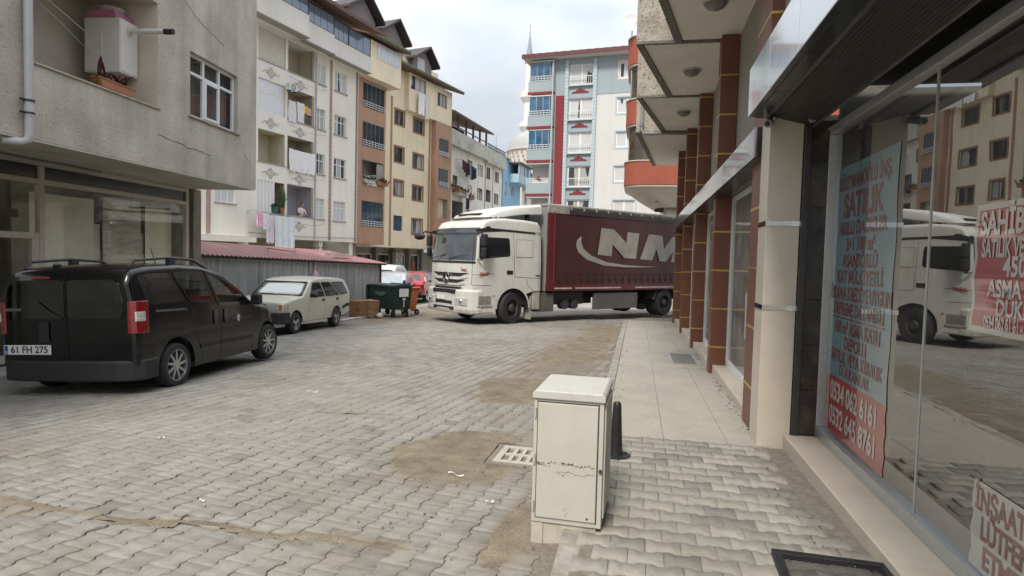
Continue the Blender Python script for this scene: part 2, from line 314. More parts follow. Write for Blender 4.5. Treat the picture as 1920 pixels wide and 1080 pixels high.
def pavers(name, mt, ang, org, ur, vr, inside, zoff, L=.2, P=.165, a=.0105, gap=.0022, bev=.0035, drop=.012):
    ca, sa = math.cos(ang), math.sin(ang); U = np.array([ca, sa]); V = np.array([-sa, ca])
    cs = []
    for r in range(int(vr[0]/P), int(vr[1]/P)+1):
        for k in range(int(ur[0]/L), int(ur[1]/L)+1):
            cs.append((k*L + (L/2 if r % 2 else 0), r*P))
    cs = np.array(cs); xy = np.array(org) + cs[:, :1]*U + cs[:, 1:]*V
    ok = inside(xy[:, 0], xy[:, 1]); cs = cs[ok]; xy = xy[ok]; n = len(cs)
    us = np.array([-.5, -.33, -.21, .21, .33, .5])*L; ss = np.array([a, a, -a, -a, a, a])
    pu = np.concatenate([us, us[::-1]]); pv = np.concatenate([P/2+ss, -(P/2+ss[::-1])]); sg = np.concatenate([np.ones(6), -np.ones(6)])
    rings = []
    for ins, z in ((gap, -.045), (gap, -bev), (gap+bev, 0)):
        rings.append((pu*(1-2*ins/L), pv - sg*ins, np.full(12, z)))
    ru = np.concatenate([r[0] for r in rings]); rv = np.concatenate([r[1] for r in rings]); rz = np.concatenate([r[2] for r in rings])
    rng = np.random.RandomState(11)
    yaw = rng.normal(0, .012, n); tx = rng.normal(0, .007, n); ty = rng.normal(0, .007, n); dz = rng.normal(0, .0016, n)
    jx = rng.normal(0, .0012, (n, 2))
    lu = ru[None]*np.cos(yaw)[:, None] - rv[None]*np.sin(yaw)[:, None] + jx[:, :1]; lv = ru[None]*np.sin(yaw)[:, None] + rv[None]*np.cos(yaw)[:, None] + jx[:, 1:]
    X = xy[:, 0][:, None] + lu*U[0] + lv*V[0]; Y = xy[:, 1][:, None] + lu*U[1] + lv*V[1]
    D = dirt_np(xy[:, 0], xy[:, 1])
    sag = (fbm(xy[:, 0], xy[:, 1], .55, 9)-.47)*.05 - drop*np.clip(D+.2, 0, 1)
    Z = gz_np(X, Y) + zoff + rz[None] + (dz + sag)[:, None] + lu*tx[:, None] + lv*ty[:, None] - np.where(rz > -.03, 1, 0)[None]*0*rng.normal(0, .0004, (n, 36))
    if name == 'road':      # the broken, heaved row at the lower left
        br = np.exp(-((xy[:, 1]-3.36)/.17)**2)*(1/(1+np.exp((xy[:, 0]+1.9)*4))) + .5*np.exp(-((xy[:, 1]-6.5)/.14)**2)*((xy[:, 0] > -4.2) & (xy[:, 0] < -2.4)); k5 = rng.normal(0, 1, (n, 3))
        Z += (br*(np.abs(k5[:, 0])*.010-.012))[:, None] + lu*(br*k5[:, 1]*.06)[:, None] + lv*(br*k5[:, 2]*.06)[:, None]
    vs = np.stack([X, Y, Z], -1).reshape(-1, 3)
    base = (np.arange(n)*36)[:, None]
    i = np.arange(12); j = (i+1) % 12
    q1 = np.stack([i, i+12, j+12, j], 1); q2 = np.stack([i+12, i+24, j+24, j+12], 1)
    quads = (base[:, :, None] + np.concatenate([q1, q2])[None]).reshape(-1, 4)
    tops = base + (np.arange(24, 36)[::-1])[None]
    me = bpy.data.meshes.new(name)
    nl = quads.size + tops.size; nf = len(quads) + n
    me.vertices.add(len(vs)); me.vertices.foreach_set('co', vs.ravel()); me.loops.add(nl); me.polygons.add(nf)
    me.loops.foreach_set('vertex_index', np.concatenate([quads.ravel(), tops.ravel()]).astype(np.int32))
    st = np.concatenate([np.arange(len(quads))*4, len(quads)*4 + np.arange(n)*12]).astype(np.int32)
    me.polygons.foreach_set('loop_start', st); me.update(calc_edges=True); me.validate()
    t = me.attributes.new('tint', 'FLOAT', 'POINT'); tv = np.clip(rng.normal(.5, .30, n) + (vnoise(xy[:, 0], xy[:, 1], .35, 2)-.5)*.8, 0, 1); t.data.foreach_set('value', np.repeat(tv, 36).astype(np.float32))
    dd = me.attributes.new('dirt', 'FLOAT', 'POINT'); dv = dirt_np(X.ravel(), Y.ravel()); zz = np.tile(np.where(rz < -.004, .2, 0), n); dd.data.foreach_set('value', (dv*1.0 - .12 + zz).astype(np.float32))
    me.materials.append(mt)
    bm = bmesh.new(); bm.from_mesh(me); bmesh.ops.recalc_face_normals(bm, faces=bm.faces); bm.to_mesh(me); bm.free()
    o = bpy.data.objects.new(name, me); COL.objects.link(o); return tag(o, kind='structure')

# the lie of the land, out to the horizon
g = MB(); xs = [-400, -60, -20, -12, -8.6, -6, 0, 8, 40, 400]; ys = [-60, 0, 3, 6, 9.5, 11, 12.5, 20, 40, 90, 300, 700]
g.grid([[(x, y, gz(x, min(y, 120)) - .05 - (0.03 if y > 45 else 0)) for x in xs] for y in ys])
tag(g.build('ground', mat('ground_sand', (.33,.30,.25), .95, var=.2, scale=2.5, bump=.3, bscale=18, stain=(.22,.2,.17), sscale=.7)), kind='structure')
jb = MB(); jb.grid([[(x, y, gz(x, y) - .016) for x in (-9.2, -8.6, -7.5, -6, -3, -.30)] for y in (1, 4, 7, 9.5, 10.5, 11.5, 12.5, 15, 20, 31)])
jb.grid([[(x, y, gz(0, y) - .016) for x in (-.30, 3, 9)] for y in (20.9, 31)])
tag(jb.build('road_bed', joint_mat), kind='structure')
A_ = R_(90 - 6.4)
def in_road(x, y):
    main = (x > -8.55 + .0*y) & (x < -.46) & (y > 1.6) & (y < 30)
    side = (x >= -.46) & (x < 8) & (y > 21.5) & (y < 30)
    notch = (x > -1.24) & (x < -.70) & (y > 5.22) & (y < 5.78)
    cab = (x > -.66) & (x < -.46) & (y > 3.5) & (y < 4.5)
    return (main | side) & ~notch & ~cab & ~((x < -8.1) & (y > 12))
pavers('road', road_mat, A_, (0, 0), (1, 34), (-6, 13), in_road, 0)
far = MB(); far.grid([[(x, y, gz(0, y) - .012) for x in (-14, -8.4, 0, 14)] for y in (30, 45, 60, 90, 130)])
tag(far.build('far_road', mat('far_paving', (.33,.315,.29), .9, var=.12, scale=3, stain=(.26,.23,.19))), kind='structure')

# soil lying over the sunken stones
xs = np.arange(-4.7, -.40, .03); ys = np.arange(3.0, 20.6, .03); GX, GY = np.meshgrid(xs, ys); D = dirt_np(GX, GY)
Hh = np.clip(D*1.2, -.6, 1)*.015 - .0088 + (fbm(GX, GY, 9, 4, 4)-.47)*.012 + (fbm(GX, GY, 40, 8, 2)-.37)*.006
Hh += -.006*np.exp(-((GX+1.55-.05*np.sin(GY*3))/.06)**2) - .006*np.exp(-((GX+1.25)/.05)**2)      # wheel ruts
GZ = gz_np(GX, GY) + Hh + (fbm(GX, GY, .55, 9)-.47)*.05
keep = D > -.15; idx = -np.ones(GX.shape, int); vs = []; fs = []
cell = keep[:-1, :-1] & keep[1:, :-1] & keep[:-1, 1:] & keep[1:, 1:]
use = np.zeros(GX.shape, bool); use[:-1, :-1] |= cell; use[1:, :-1] |= cell; use[:-1, 1:] |= cell; use[1:, 1:] |= cell
idx[use] = np.arange(use.sum()); vs = np.stack([GX[use], GY[use], GZ[use]], 1).tolist()
for i, j in np.argwhere(cell): fs.append((int(idx[i, j]), int(idx[i, j+1]), int(idx[i+1, j+1]), int(idx[i+1, j])))
dm = MB(); dm.v = vs; dm.f = fs
tag(dm.build('soil', dirt_mat, smooth=60), 'brown sandy soil washed over the sunken paving stones', 'soil', kind='stuff')

# right-hand pavement: stone pavers in front, terrazzo slabs beyond
WZ = .10
wb = MB(); wb.grid([[(x, y, gz(0, y) + WZ - .016) for x in (-.30, .5, 1.42)] for y in (1, 3, 6.12)])
wb.grid([[(x, y, gz(0, y) + WZ - .03) for x in (-.30, .5, 1.6)] for y in (6.1, 12, 21.6)])
wb.quad((-.30, 21.6, gz(0, 21.6)-.1), (1.6, 21.6, gz(0, 21.6)-.1), (1.6, 21.6, gz(0, 21.6)+WZ-.03), (-.30, 21.6, gz(0, 21.6)+WZ-.03))
tag(wb.build('pavement_bed', mat('pavement_mortar', (.20,.175,.14), .95, var=.25, scale=14, bump=.4, bscale=60)), kind='structure')
def in_walk(x, y):
    return (x > -.22) & (x < 1.12 + .16*vnoise(y*0, y, 4, 6) + .12*(y < 4)) & (y > 1.6) & (y < 5.98)
pavers('pavement', walk_mat, 0.0, (0, .03), (-2, 3), (0, 7), in_walk, WZ, drop=0)
ter = mat('terrazzo', (.36,.335,.285), .8, var=.09, scale=3, bump=.12, bscale=160, speck=(.20,.185,.16), spscale=60, stain=(.3,.28,.24), sscale=.9)
sl = MB()
for xa, xb in ((-.262, .298), (.302, .888), (.892, 1.248)):
    y = 6.08
    while y < 21.5:
        y2 = min(y + 2.4, 21.6); e = random.uniform(-.002, .002)
        sl.add([(xa, y, gz(0,y)+WZ-.028), (xb, y, gz(0,y)+WZ-.028), (xb, y2-.004, gz(0,y2)+WZ-.028), (xa, y2-.004, gz(0,y2)+WZ-.028),
                (xa, y, gz(0,y)+WZ+e), (xb, y, gz(0,y)+WZ+e), (xb, y2-.004, gz(0,y2)+WZ+e), (xa, y2-.004, gz(0,y2)+WZ+e)], [(4,5,6,7),(0,1,5,4),(1,2,6,5),(2,3,7,6),(3,0,4,7)])
        y = y2
tag(sl.build('pavement_slabs', ter), kind='structure')
kb = MB(); y = 2.0
while y < 21.4:
    y2 = y + .98; e = random.uniform(-.006, .006); t = .1 if y > 4.5 else .085
    kb.box(-.40+e, -.268+e*.4, y+.004, y2-.004, gz(0,(y+y2)/2)-.1, gz(0,(y+y2)/2)+t+e*.5); y = y2
tag(kb.build('kerb', mat('kerb_concrete', (.30,.28,.245), .9, var=.3, scale=7, bump=.6, bscale=25, stain=(.19,.16,.12), sscale=3), bevel=.012), kind='structure')
# left side pavement and kerb
lk = MB(); y = 3.0
while y < 13:
    y2 = min(y+1, 13); e = random.uniform(-.01, .01); z = gz(-8.7, (y+y2)/2); lk.box(-8.86, -8.66+e, y+.004, y2-.004, z-.1, z+.13+e*.3); y = y2
y = 15.2
while y < 20:
    z = gz(-8.4, y+.5); lk.box(-8.75, -8.56, y+.004, y+.996, z-.1, z+.05); y += 1
tag(lk.build('kerb_left', mat('kerb_pale', (.42,.40,.37), .9, var=.15, scale=5, bump=.3, bscale=25, stain=(.25,.22,.18)), bevel=.012), kind='structure')
lp = MB(); lp.grid([[(x, y, gz(-8.6, y) + .11) for x in (-13, -8.86)] for y in (2, 6, 9.5, 11, 13)])
lp.quad((-13,13,gz(-8.6,13)-.1), (-8.86,13,gz(-8.6,13)-.1), (-8.86,13,gz(-8.6,13)+.11), (-13,13,gz(-8.6,13)+.11))
tag(lp.build('pavement_left', concrete), kind='structure')

# ================================================================== shop building on the right
RB = thing('shop_building', 'shop building with brown pillars, jagged concrete balconies and a white-panelled canopy', 'building', (1.5, 10, -.25))
W = lambda mb, n, m, **k: mb.build(n, m, k.pop('parent', RB), world=True, **k)
wall_up = mat('olive_render', (.27,.255,.215), .8, var=.1)
pebble = mat('pebble_dash', (.42,.39,.34), .95, var=.12, scale=7, bump=.8, bscale=45, speck=(.10,.09,.075), spscale=26, stain=(.25,.22,.18), sscale=2)
pebble_edge = mat('pebble_edge', (.21,.195,.165), .95, var=.25, scale=12, bump=.9, bscale=50, speck=(.06,.055,.05), spscale=32)
soffit_m = mat('soffit_paint', (.80,.77,.70), .85, var=.06, scale=2, stain=(.68,.64,.56), sscale=.8)
brown_tile = mat('brown_tile', (.17,.062,.036), .45, var=.14, scale=30, stretch=(1,1,12))
gold = mat('gold_trim', (.62,.44,.14), .3, .85, var=.15, scale=20)
gloss_grey = mat('glossy_grey_panel', (.17,.175,.18), .2, .0, var=.05, coat=.6)
gloss_white = mat('glossy_white_panel', (.66,.70,.74), .12, .25, var=.03, coat=.7)
black_panel = mat('black_soffit_panel', (.016,.016,.017), .3, var=.2, coat=.25)
beige_panel = mat('beige_panel', (.60,.54,.45), .38, var=.03, coat=.2)
mirror_trim = mat('mirror_trim', (.8,.8,.8), .07, 1, var=.03)
cream_stone = mat('cream_marble', (.56,.49,.40), .5, var=.08, scale=4, stain=(.42,.35,.27), sscale=2)
glass_shop = mat_glass('shop_glass', (.94,.96,.94), ior=3.8, film=(.5,.5,.47,.035))
glass_far = mat_glass('shop_glass_dusty', (.88,.92,.9), ior=1.8, film=(.5,.52,.5,.25))
for k in range(2):
    pass
up = MB(); up.box(1.46, 1.62, 6.5, 22.3, 3.04, 5.29); up.box(1.30, 1.62, -3, 6.5, 3.46, 5.29); W(up, 'wall', wall_up)
W(MB().box(1.46, 9, 22.1, 22.3, -.6, 5.29), 'end_wall', mat('end_render', (.4,.38,.34), .85, var=.1))
PY = [6.9, 10.5, 14.03, 17.6, 21.15]
for i, y in enumerate(PY):
    y0 = 6.53 if i == 0 else y; z0 = gz(0, y) + WZ - .03
    p = W(MB().box(1.19, 1.452, y0, y+.32, z0, 5.288), 'pillar', brown_tile, bevel=.004)
    z = z0 + .45
    while z < 5.2:
        W(MB().box(1.186, 1.456, y0-.004, y+.324, z, z+.028), 'gold_trim', gold, parent=p); z += .62
# storefronts between the pillars
for a, b in zip(PY[:-1], PY[1:]):
    ya, yb = a+.32, b; zg = gz(0, (ya+yb)/2) + WZ
    W(MB().box(1.24, 1.50, ya+.002, yb-.002, zg-.15, zg+.11), 'step', cream_stone, bevel=.006)
    fr = MB(); zt = 2.72; zb = zg+.112
    for yy in (ya+.003, yb-.053, ya+.95): fr.box(1.44, 1.50, yy, yy+.05, zb, zt)
    fr.box(1.442, 1.498, ya+.05, yb-.05, zb, zb+.10); fr.box(1.442, 1.498, ya+.05, yb-.05, zt-.06, zt); fr.box(1.443, 1.497, ya+.05, ya+.95, 2.06, 2.12)
    f = W(fr, 'storefront', white_frame, bevel=.003)
    W(MB().quad((1.47,yb-.04,zb+.02),(1.47,ya+.04,zb+.02),(1.47,ya+.04,zt-.02),(1.47,yb-.04,zt-.02)), 'pane', glass_far, parent=f)
    W(MB().tube([(1.425, ya+1.33, zg+.75), (1.405, ya+1.33, zg+.8), (1.405, ya+1.33, zg+1.35), (1.425, ya+1.33, zg+1.4)], .014), 'handle', alu, parent=f, smooth=40)
# grey cladding band
W(MB().box(1.118, 1.44, 6.6, 22.2, 2.742, 3.03), 'cladding_box', black_panel)
cl = MB(); y = 6.6
while y < 22.2: cl.box(1.10, 1.116, y+.004, min(y+.58, 22.2)-.004, 2.738, 3.034); y += .58
W(cl, 'cladding_band', gloss_grey)
sp = MB(); y = 6.6
while y < 22.2: sp.box(1.12, 1.44, y+.004, min(y+.58, 22.2)-.004, 2.728, 2.74); y += .58
W(sp, 'cladding_soffit', black_panel)
# canopy over the near shop
W(MB().box(.972, 1.46, -3, 6.13, 3.045, 3.44), 'canopy_box', black_panel)
cp = MB(); y = 6.135; k = 0
while y > -3:
    cp.box(.95, .968, y-.92+.005, y-.005, 3.025, 3.455); y -= .92
cp.box(.952, 1.20, 6.14, 6.155, 3.03, 3.45); W(cp, 'canopy_panel', gloss_white, bevel=.003)
cs_ = MB(); y = 6.13
while y > -3: cs_.box(.955, 1.118, y-.92+.004, y-.004, 3.022, 3.04); cs_.box(1.0, 1.118, y-.92+.004, y-.004, 3.012, 3.02); y -= .92
W(cs_, 'canopy_soffit', black_panel)
# rolled shutter slats
sh = MB(); n = 15
for i in range(n):
    xa = 1.14 + (1.50-1.14)*i/n; za = 3.03 - .095*i/n; sh.box(xa+.0006, xa+.0234, -3, 6.12, za-.008, za+.06)
W(sh, 'shutter', mat('shutter_slats', (.05,.044,.04), .5, .3, var=.3, scale=3, stretch=(1,.1,1)), bevel=.003)
W(MB().tube([(1.118, -3, 3.02), (1.118, 6.12, 3.02)], .022), 'shutter_tube', dark_metal, smooth=40)
W(MB().box(1.503, 1.52, -3, 6.12, 2.92, 3.3).box(1.46, 1.503, 5.0, 6.12, 3.0, 3.3), 'shutter_front', mat('shutter_bar', (.16,.145,.135), .45, .4, var=.2))
W(MB().box(1.52, 3.4, -3.2, 6.2, 3.3, 3.36), 'head_panel', dark_metal)
# beige corner pillar
bp_ = W(MB().box(1.15, 1.44, 6.14, 6.52, -.16, 3.02), 'corner_pillar', beige_panel, bevel=.004)
for z in (1.25, 2.03): W(MB().box(1.145, 1.445, 6.135, 6.52, z, z+.045), 'mirror_trim', mirror_trim, parent=bp_)
# dark marble return and shutter guide
marble = mat('dark_marble', (.03,.024,.02), .22, var=.5, scale=5, stain=(.12,.075,.04), sscale=3.5, coat=.3)
mb_ = MB(); z = .10
while z < 2.9: mb_.box(1.505, 1.665, 6.16, 6.3, z+.002, min(z+.42, 2.9)-.002); z += .42
W(mb_, 'marble_panel', marble)
W(MB().box(1.445, 1.50, 6.10, 6.3, .085, 2.93), 'shutter_guide', mat('guide_rail', (.06,.06,.062), .4, .5, var=.2), bevel=.004)
# step and shop window
W(MB().box(1.38, 1.78, -3, 6.13, -.2, .10), 'step', cream_stone, bevel=.008)
sf = MB(); sf.box(1.66, 1.75, -3, 6.26, .102, .19); sf.box(1.665, 1.745, -3, 6.26, 2.86, 2.93); sf.box(1.665, 1.745, 6.16, 6.26, .19, 2.86)
f = W(sf, 'storefront', alu, bevel=.004)
for a, b in ((4.16, 6.16), (1.9, 4.135), (-.9, 1.875), (-3, -.925)):
    gx = lambda y: 1.70+.01*(y-4.15); W(MB().quad((gx(b),b,.185),(gx(a),a,.185),(gx(a),a,2.865),(gx(b),b,2.865)), 'pane', glass_shop, parent=f)
for y in (1.875, 4.137): W(MB().box(gx(y)-.004, gx(y)+.006, y, y+.022, .185, 2.865), 'glazing_seal', mat('seal', (.4,.4,.38), .4), parent=f)
pl_ = MB()
for i in range(16):
    y = 5.9 - i*.27; pl_.box(1.6585, 1.6598, y, y+.05, .145, .158)

# rooms behind the glass
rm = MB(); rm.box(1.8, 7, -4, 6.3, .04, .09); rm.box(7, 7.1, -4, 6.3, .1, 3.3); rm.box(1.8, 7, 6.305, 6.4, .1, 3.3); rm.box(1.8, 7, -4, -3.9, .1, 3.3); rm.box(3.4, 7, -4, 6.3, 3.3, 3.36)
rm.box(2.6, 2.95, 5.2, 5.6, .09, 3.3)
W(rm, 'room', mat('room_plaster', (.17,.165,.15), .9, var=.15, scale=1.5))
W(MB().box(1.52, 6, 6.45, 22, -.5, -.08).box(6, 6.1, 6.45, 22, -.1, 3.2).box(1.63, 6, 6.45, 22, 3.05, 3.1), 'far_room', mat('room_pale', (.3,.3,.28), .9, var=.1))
# jagged balconies
TE = [(5.2, .25, 7.2, .46), (7.25, -.15, 10.7, .48), (10.72, -.15, 14.16, .50), (14.18, -.15, 17.95, .53), (17.97, -.18, 24.2, .42)]
for y0, x0, y1, x1 in TE:
    poly = [(x0, y0), (x1, y1), (1.46, y1), (1.46, y0)]
    b = W(MB().prism(poly, 5.31, 7.0, 'z'), 'balcony', pebble)
    d = .11
    W(MB().prism([(x0+d, y0+d*.6), (x1+d, y1-.01), (1.46, y1-.01), (1.46, y0+d*.6)], 5.292, 5.309, 'z'), 'soffit', soffit_m, parent=b)
    W(MB().prism([(x0-.012, y0-.012), (x1-.012, y1+.003), (x1+d, y1+.003), (x0+d, y0+d*.6-.0), (1.46, y0+d*.6-.0), (1.46, y0-.012)], 5.262, 5.3085, 'z'), 'edge', pebble_edge, parent=b)
for x, y in ((.93, 9.19), (.87, 12.34), (.95, 15.66)):
    l = W(MB().lathe([(.001, 5.17), (.06, 5.178), (.12, 5.205), (.15, 5.245), (.15, 5.262)], (x, y, 0)), 'ceiling_lamp', mat('lamp_glass', (.2,.19,.175), .35, var=.15), smooth=50)
    W(MB().lathe([(.155, 5.262), (.175, 5.27), (.175, 5.291), (.001, 5.291)], (x, y, 0)), 'lamp_rim', alu, parent=l, smooth=40)
W(MB().tube([(-.02, 17.9, 6.6), (-.02, 17.9, 5.32), (.03, 17.85, 5.22), (1.4, 17.85, 5.2)], .045).tube([(-.03, 17.9, 5.5), (-.03, 17.9, 5.42)], .06).tube([(.2, 17.85, 5.215), (.3, 17.85, 5.213)], .058), 'drainpipe', mat('grey_pipe', (.22,.22,.22), .5), smooth=40)
# security cameras
for nm, p, d, lab in (('security_camera', (1.12, 6.05, 2.95), (-.3, -.9, -.25), 'grey dome-ended security camera under the canopy end beside the beige pillar'), ('security_camera', (1.47, 6.0, 2.97), (-.2, -1, -.1), 'white bullet security camera above the black shutter guide')):
    t = thing(nm, lab, 'camera', p, group='security cameras by the shop front')
    v = Vector(d).normalized()*.075
    MB().tube([Vector((0,0,0))-v, v], .034, 14).tube([v, v*1.25], [.038, .036], 14).build('housing', mat('camera_grey', (.3,.3,.3) if p[0] < 1.3 else (.6,.6,.58), .4), t, smooth=40)
    MB().tube([v*1.24, v*1.32], .024, 12).build('lens', black_plastic, t, smooth=40)
    MB().tube([(0,0,.0), (.03,.05,.06), (.05,.08,.08)], .016).sphere((.05,.08,.06), .035).build('bracket', alu, t, smooth=40)

# posters inside the window
def poster(name, lab, y0, y1, z0, z1, m, lines, m2=None, zsplit=None, border=None):
    t = thing(name, lab, 'poster', (1.6965 + .01*((y0+y1)/2-4.15), (y0+y1)/2, z0), -.01, group='posters in the shop window')
    P = lambda y, z: (.0008*math.sin(y*5+z*2)+.0006*math.sin(z*7), y-(y0+y1)/2, z-z0)
    def sheet(za, zb, off=0, ya=y0, yb=y1):
        n = 24; k = 10
        return MB().grid([[tuple(np.add(P(ya+(yb-ya)*i/n + .012*math.sin(j*1.7+i*.3)*(i in (0, n)), za+(zb-za)*j/k), (off, 0, 0))) for i in range(n+1)] for j in range(k+1)])
    if border: sheet(z0, z1, .0012).build('border', border, t, smooth=60); sheet(z0+.03, z1-.03, 0, y0+.03, y1-.03).build('sheet', m, t, smooth=60)
    elif m2:
        sheet(zsplit, z1).build('sheet', m, t, smooth=60); sheet(z0, zsplit).build('sheet', m2, t, smooth=60)
    else: sheet(z0, z1).build('sheet', m, t, smooth=60)
    for body, z, size, sx, mt in lines:
        text(body, size, mt, t, (-.0022, 0, z-z0), (R_(90), 0, R_(-90)), sx=sx, bold=size*.03, ext=.0002)
    return t
p_blue = mat('poster_blue', (.13,.24,.28), .4, var=.05, coat=1, cior=2.0); p_red = mat('poster_red', (.30,.025,.03), .4, var=.06, coat=1, cior=2.0); p_white = mat('poster_white', (.42,.42,.39), .4, var=.04, coat=1, cior=2.0)
t_red = mat('poster_red_ink', (.17,.03,.03), .4, coat=1, cior=2.0); t_white = mat('poster_white_ink', (.46,.46,.43), .4, coat=1, cior=2.0)
poster('sale_poster', 'tall light blue sale poster with red lettering and a red foot', 4.66, 6.08, .22, 2.52, p_blue, [
    ('SÜLEYMANOĞLU İNŞ.', 2.37, .16, .74, t_red), ('SATILIK', 2.17, .28, .95, t_red), ('AKILLI DAİRELER', 1.985, .15, .95, t_red), ('2+1 108 m²', 1.85, .15, .95, t_red), ('ASANSÖRLÜ', 1.715, .15, .95, t_red),
    ('KAT MÜLKİYETLİ', 1.58, .15, .9, t_red), ('İSKANA KREDİYE UYGUN', 1.44, .15, .8, t_red), ('DEPREME DAYANIKLI', 1.31, .145, .85, t_red), ('450 m² ASMA KATLI', 1.155, .145, .85, t_red), ('DEPOLU', 1.03, .145, .95, t_red),
    ('SATILIK VEYA KİRALIK', .905, .14, .85, t_red), ('DÜKKANLAR', .79, .125, .95, t_red), ('0534 062 6161', .585, .225, .84, t_white), ('0532 645 8761', .37, .225, .84, t_white)], p_red, .72)
for o in [o for o in bpy.data.objects if o.name.startswith('sale_poster')]:
    MB().box(-.0025, -.0018, -.6, .62, 1.012, 1.024).build('rule', t_red, o)
poster('rental_poster', 'red poster with white lettering and a white border', 2.70, 3.62, 1.36, 2.0, p_red, [
    ('SAHİBİNDEN', 1.895, .16, .82, t_white), ('SATILIK VEYA KİRALIK', 1.775, .125, .6, t_white), ('450 m²', 1.685, .13, .95, t_white), ('ASMA KATLI', 1.58, .115, .95, t_white), ('DÜKKAN', 1.49, .11, .95, t_white), ('0534 062 61 61 - 0532 645 87 61', 1.415, .085, .56, t_white)], border=p_white)
poster('parking_notice', 'white notice with red lettering low in the shop window', 2.58, 3.48, .2, .635, p_white, [
    ('İNŞAAT ÖNÜNE', .545, .155, .72, t_red), ('LÜTFEN PARK', .41, .155, .75, t_red), ('ETMEYİNİZ', .275, .15, .85, t_red)])
# ================================================================== things standing on and set into the pavement
cab_paint = mat('cabinet_paint', (.475,.457,.405), .5, var=.06, scale=3.5, bump=.05, bscale=6, stain=(.44,.41,.345), sscale=2.2)
cab_top = mat('cabinet_top_paint', (.50,.485,.45), .45, var=.04, scale=3, stain=(.4,.375,.32), sscale=6)
seam_dark = mat('seam_dark', (.02,.018,.015), .9)
scuff = mat('scuff', (.09,.075,.06), .9, var=.6, scale=40)
t = thing('utility_cabinet', 'cream metal utility cabinet with scuffed door standing on the pavement edge', 'cabinet', (-.595, 3.76, gz(-.6, 3.76)), R_(-2)); t.scale = (1, 1, 1.035)
w, dp = .43, .54
MB().box(.0, w, 0, dp, .115, .86).build('body', cab_paint, t, bevel=.005)
MB().box(.0, .075, .006, dp, -.09, .112).box(.075, w-.03, .012, dp, -.05, .112).build('base', mat('cabinet_base', (.46,.43,.36), .8, var=.12, scale=8, stain=(.25,.22,.17), sscale=5), t, bevel=.004)
lid = MB().prism([(-.008,.862),(w+.008,.862),(w+.008,.895),(w-.01,.912),(.01,.912),(-.008,.895)], -.015, dp+.012, 'y').build('lid', cab_top, t, bevel=.006)
d = MB().box(.028, w-.035, -.012, -.0015, .15, .84).build('door', cab_paint, t, bevel=.004)
sc = MB()
rs = random.Random(5)
for (xa, xb, z, n, hm) in ((.03, .385, .478, 60, .009), (.03, .13, .468, 18, .006), (.18, .26, .486, 12, .009), (.15, .385, .428, 34, .005), (.17, .23, .418, 10, .008)):
    zz = z; hh = hm
    for i in range(n):
        x = xa+(xb-xa)*i/n; x2 = xa+(xb-xa)*(i+1)/n; z2 = z + .75*(zz-z) + rs.gauss(0, .0035); h2 = max(.0003, hm*rs.uniform(0, 1.3)) if rs.random() > .22 else .0002
        sc.add([(x, -.0128, zz), (x2, -.0128, z2), (x2, -.0128, z2+h2), (x, -.0128, zz+hh)], [(0,1,2,3)]); zz, hh = z2, h2
for x, z in ((.2,.20),(.21,.17)):
    sc.add([(x,-.0128,z),(x+.02,-.0128,z+.03),(x+.022,-.0128,z+.034),(x+.001,-.0128,z+.006)], [(0,1,2,3)])
sc.build('scratch', scuff, d)
MB().box(.0225,.0265,-.002,-.0005,.14,.85).box(w-.0335,w-.028,-.002,-.0005,.14,.85).box(.026,w-.033,-.002,-.0005,.842,.847).build('door_gap', seam_dark, t)

for z in (.22, .5, .78): MB().tube([(.012,-.012,z-.03),(.012,-.012,z+.03)], .006, 8).build('hinge', cab_paint, t, smooth=40)
MB().box(.34, .352, -.0135, -.0125, .165, .177).build('bolt', dark_metal, d)
s = MB()
for i in range(9): s.box(w+.001, w+.012, .03+i*.055, .062+i*.055, .17, .85)
s.build('side_ribs', cab_paint, t, bevel=.003)
MB().box(w+.012, w+.015, .13, .33, .43, .55).build('label_plate', mat('label_grey', (.33,.37,.42), .5, var=.2, scale=30), t)
MB().tube([(w-.012, -.014, .46), (w-.012, -.002, .46)], .011, 10).build('lock', dark_metal, t, smooth=40)
MB().add([(.06,.0,-.03),(.36,-.03,-.015),(.5,.1,.03),(.52,.45,.04),(.4,.45,.055),(.06,.1,.055)],[(0,1,2,3,4,5)]).build('mortar_footing', mat('pavement_mortar', (.2,.2,.2)), t)

t = thing('bollard', 'black steel bollard on a round flange behind the utility cabinet', 'bollard', (-.13, 5.38, gz(0, 5.38)+WZ))
bk = mat('bollard_black', (.014,.014,.015), .45, var=.3)
MB().lathe([(.064,.012),(.056,.05),(.036,.43),(.033,.46),(.024,.472),(.001,.475)], n=20).build('post', bk, t, smooth=40)
fl = MB().lathe([(.001,.002),(.125,.002),(.125,.016),(.06,.02),(.058,.03)], n=28).build('flange', bk, t, smooth=30)
b = MB()
for k in range(4): b.tube([(.095*math.cos(k*1.57+.5), .095*math.sin(k*1.57+.5), .012), (.095*math.cos(k*1.57+.5), .095*math.sin(k*1.57+.5), .03)], .011, 6)
b.build('bolt', dark_metal, fl)

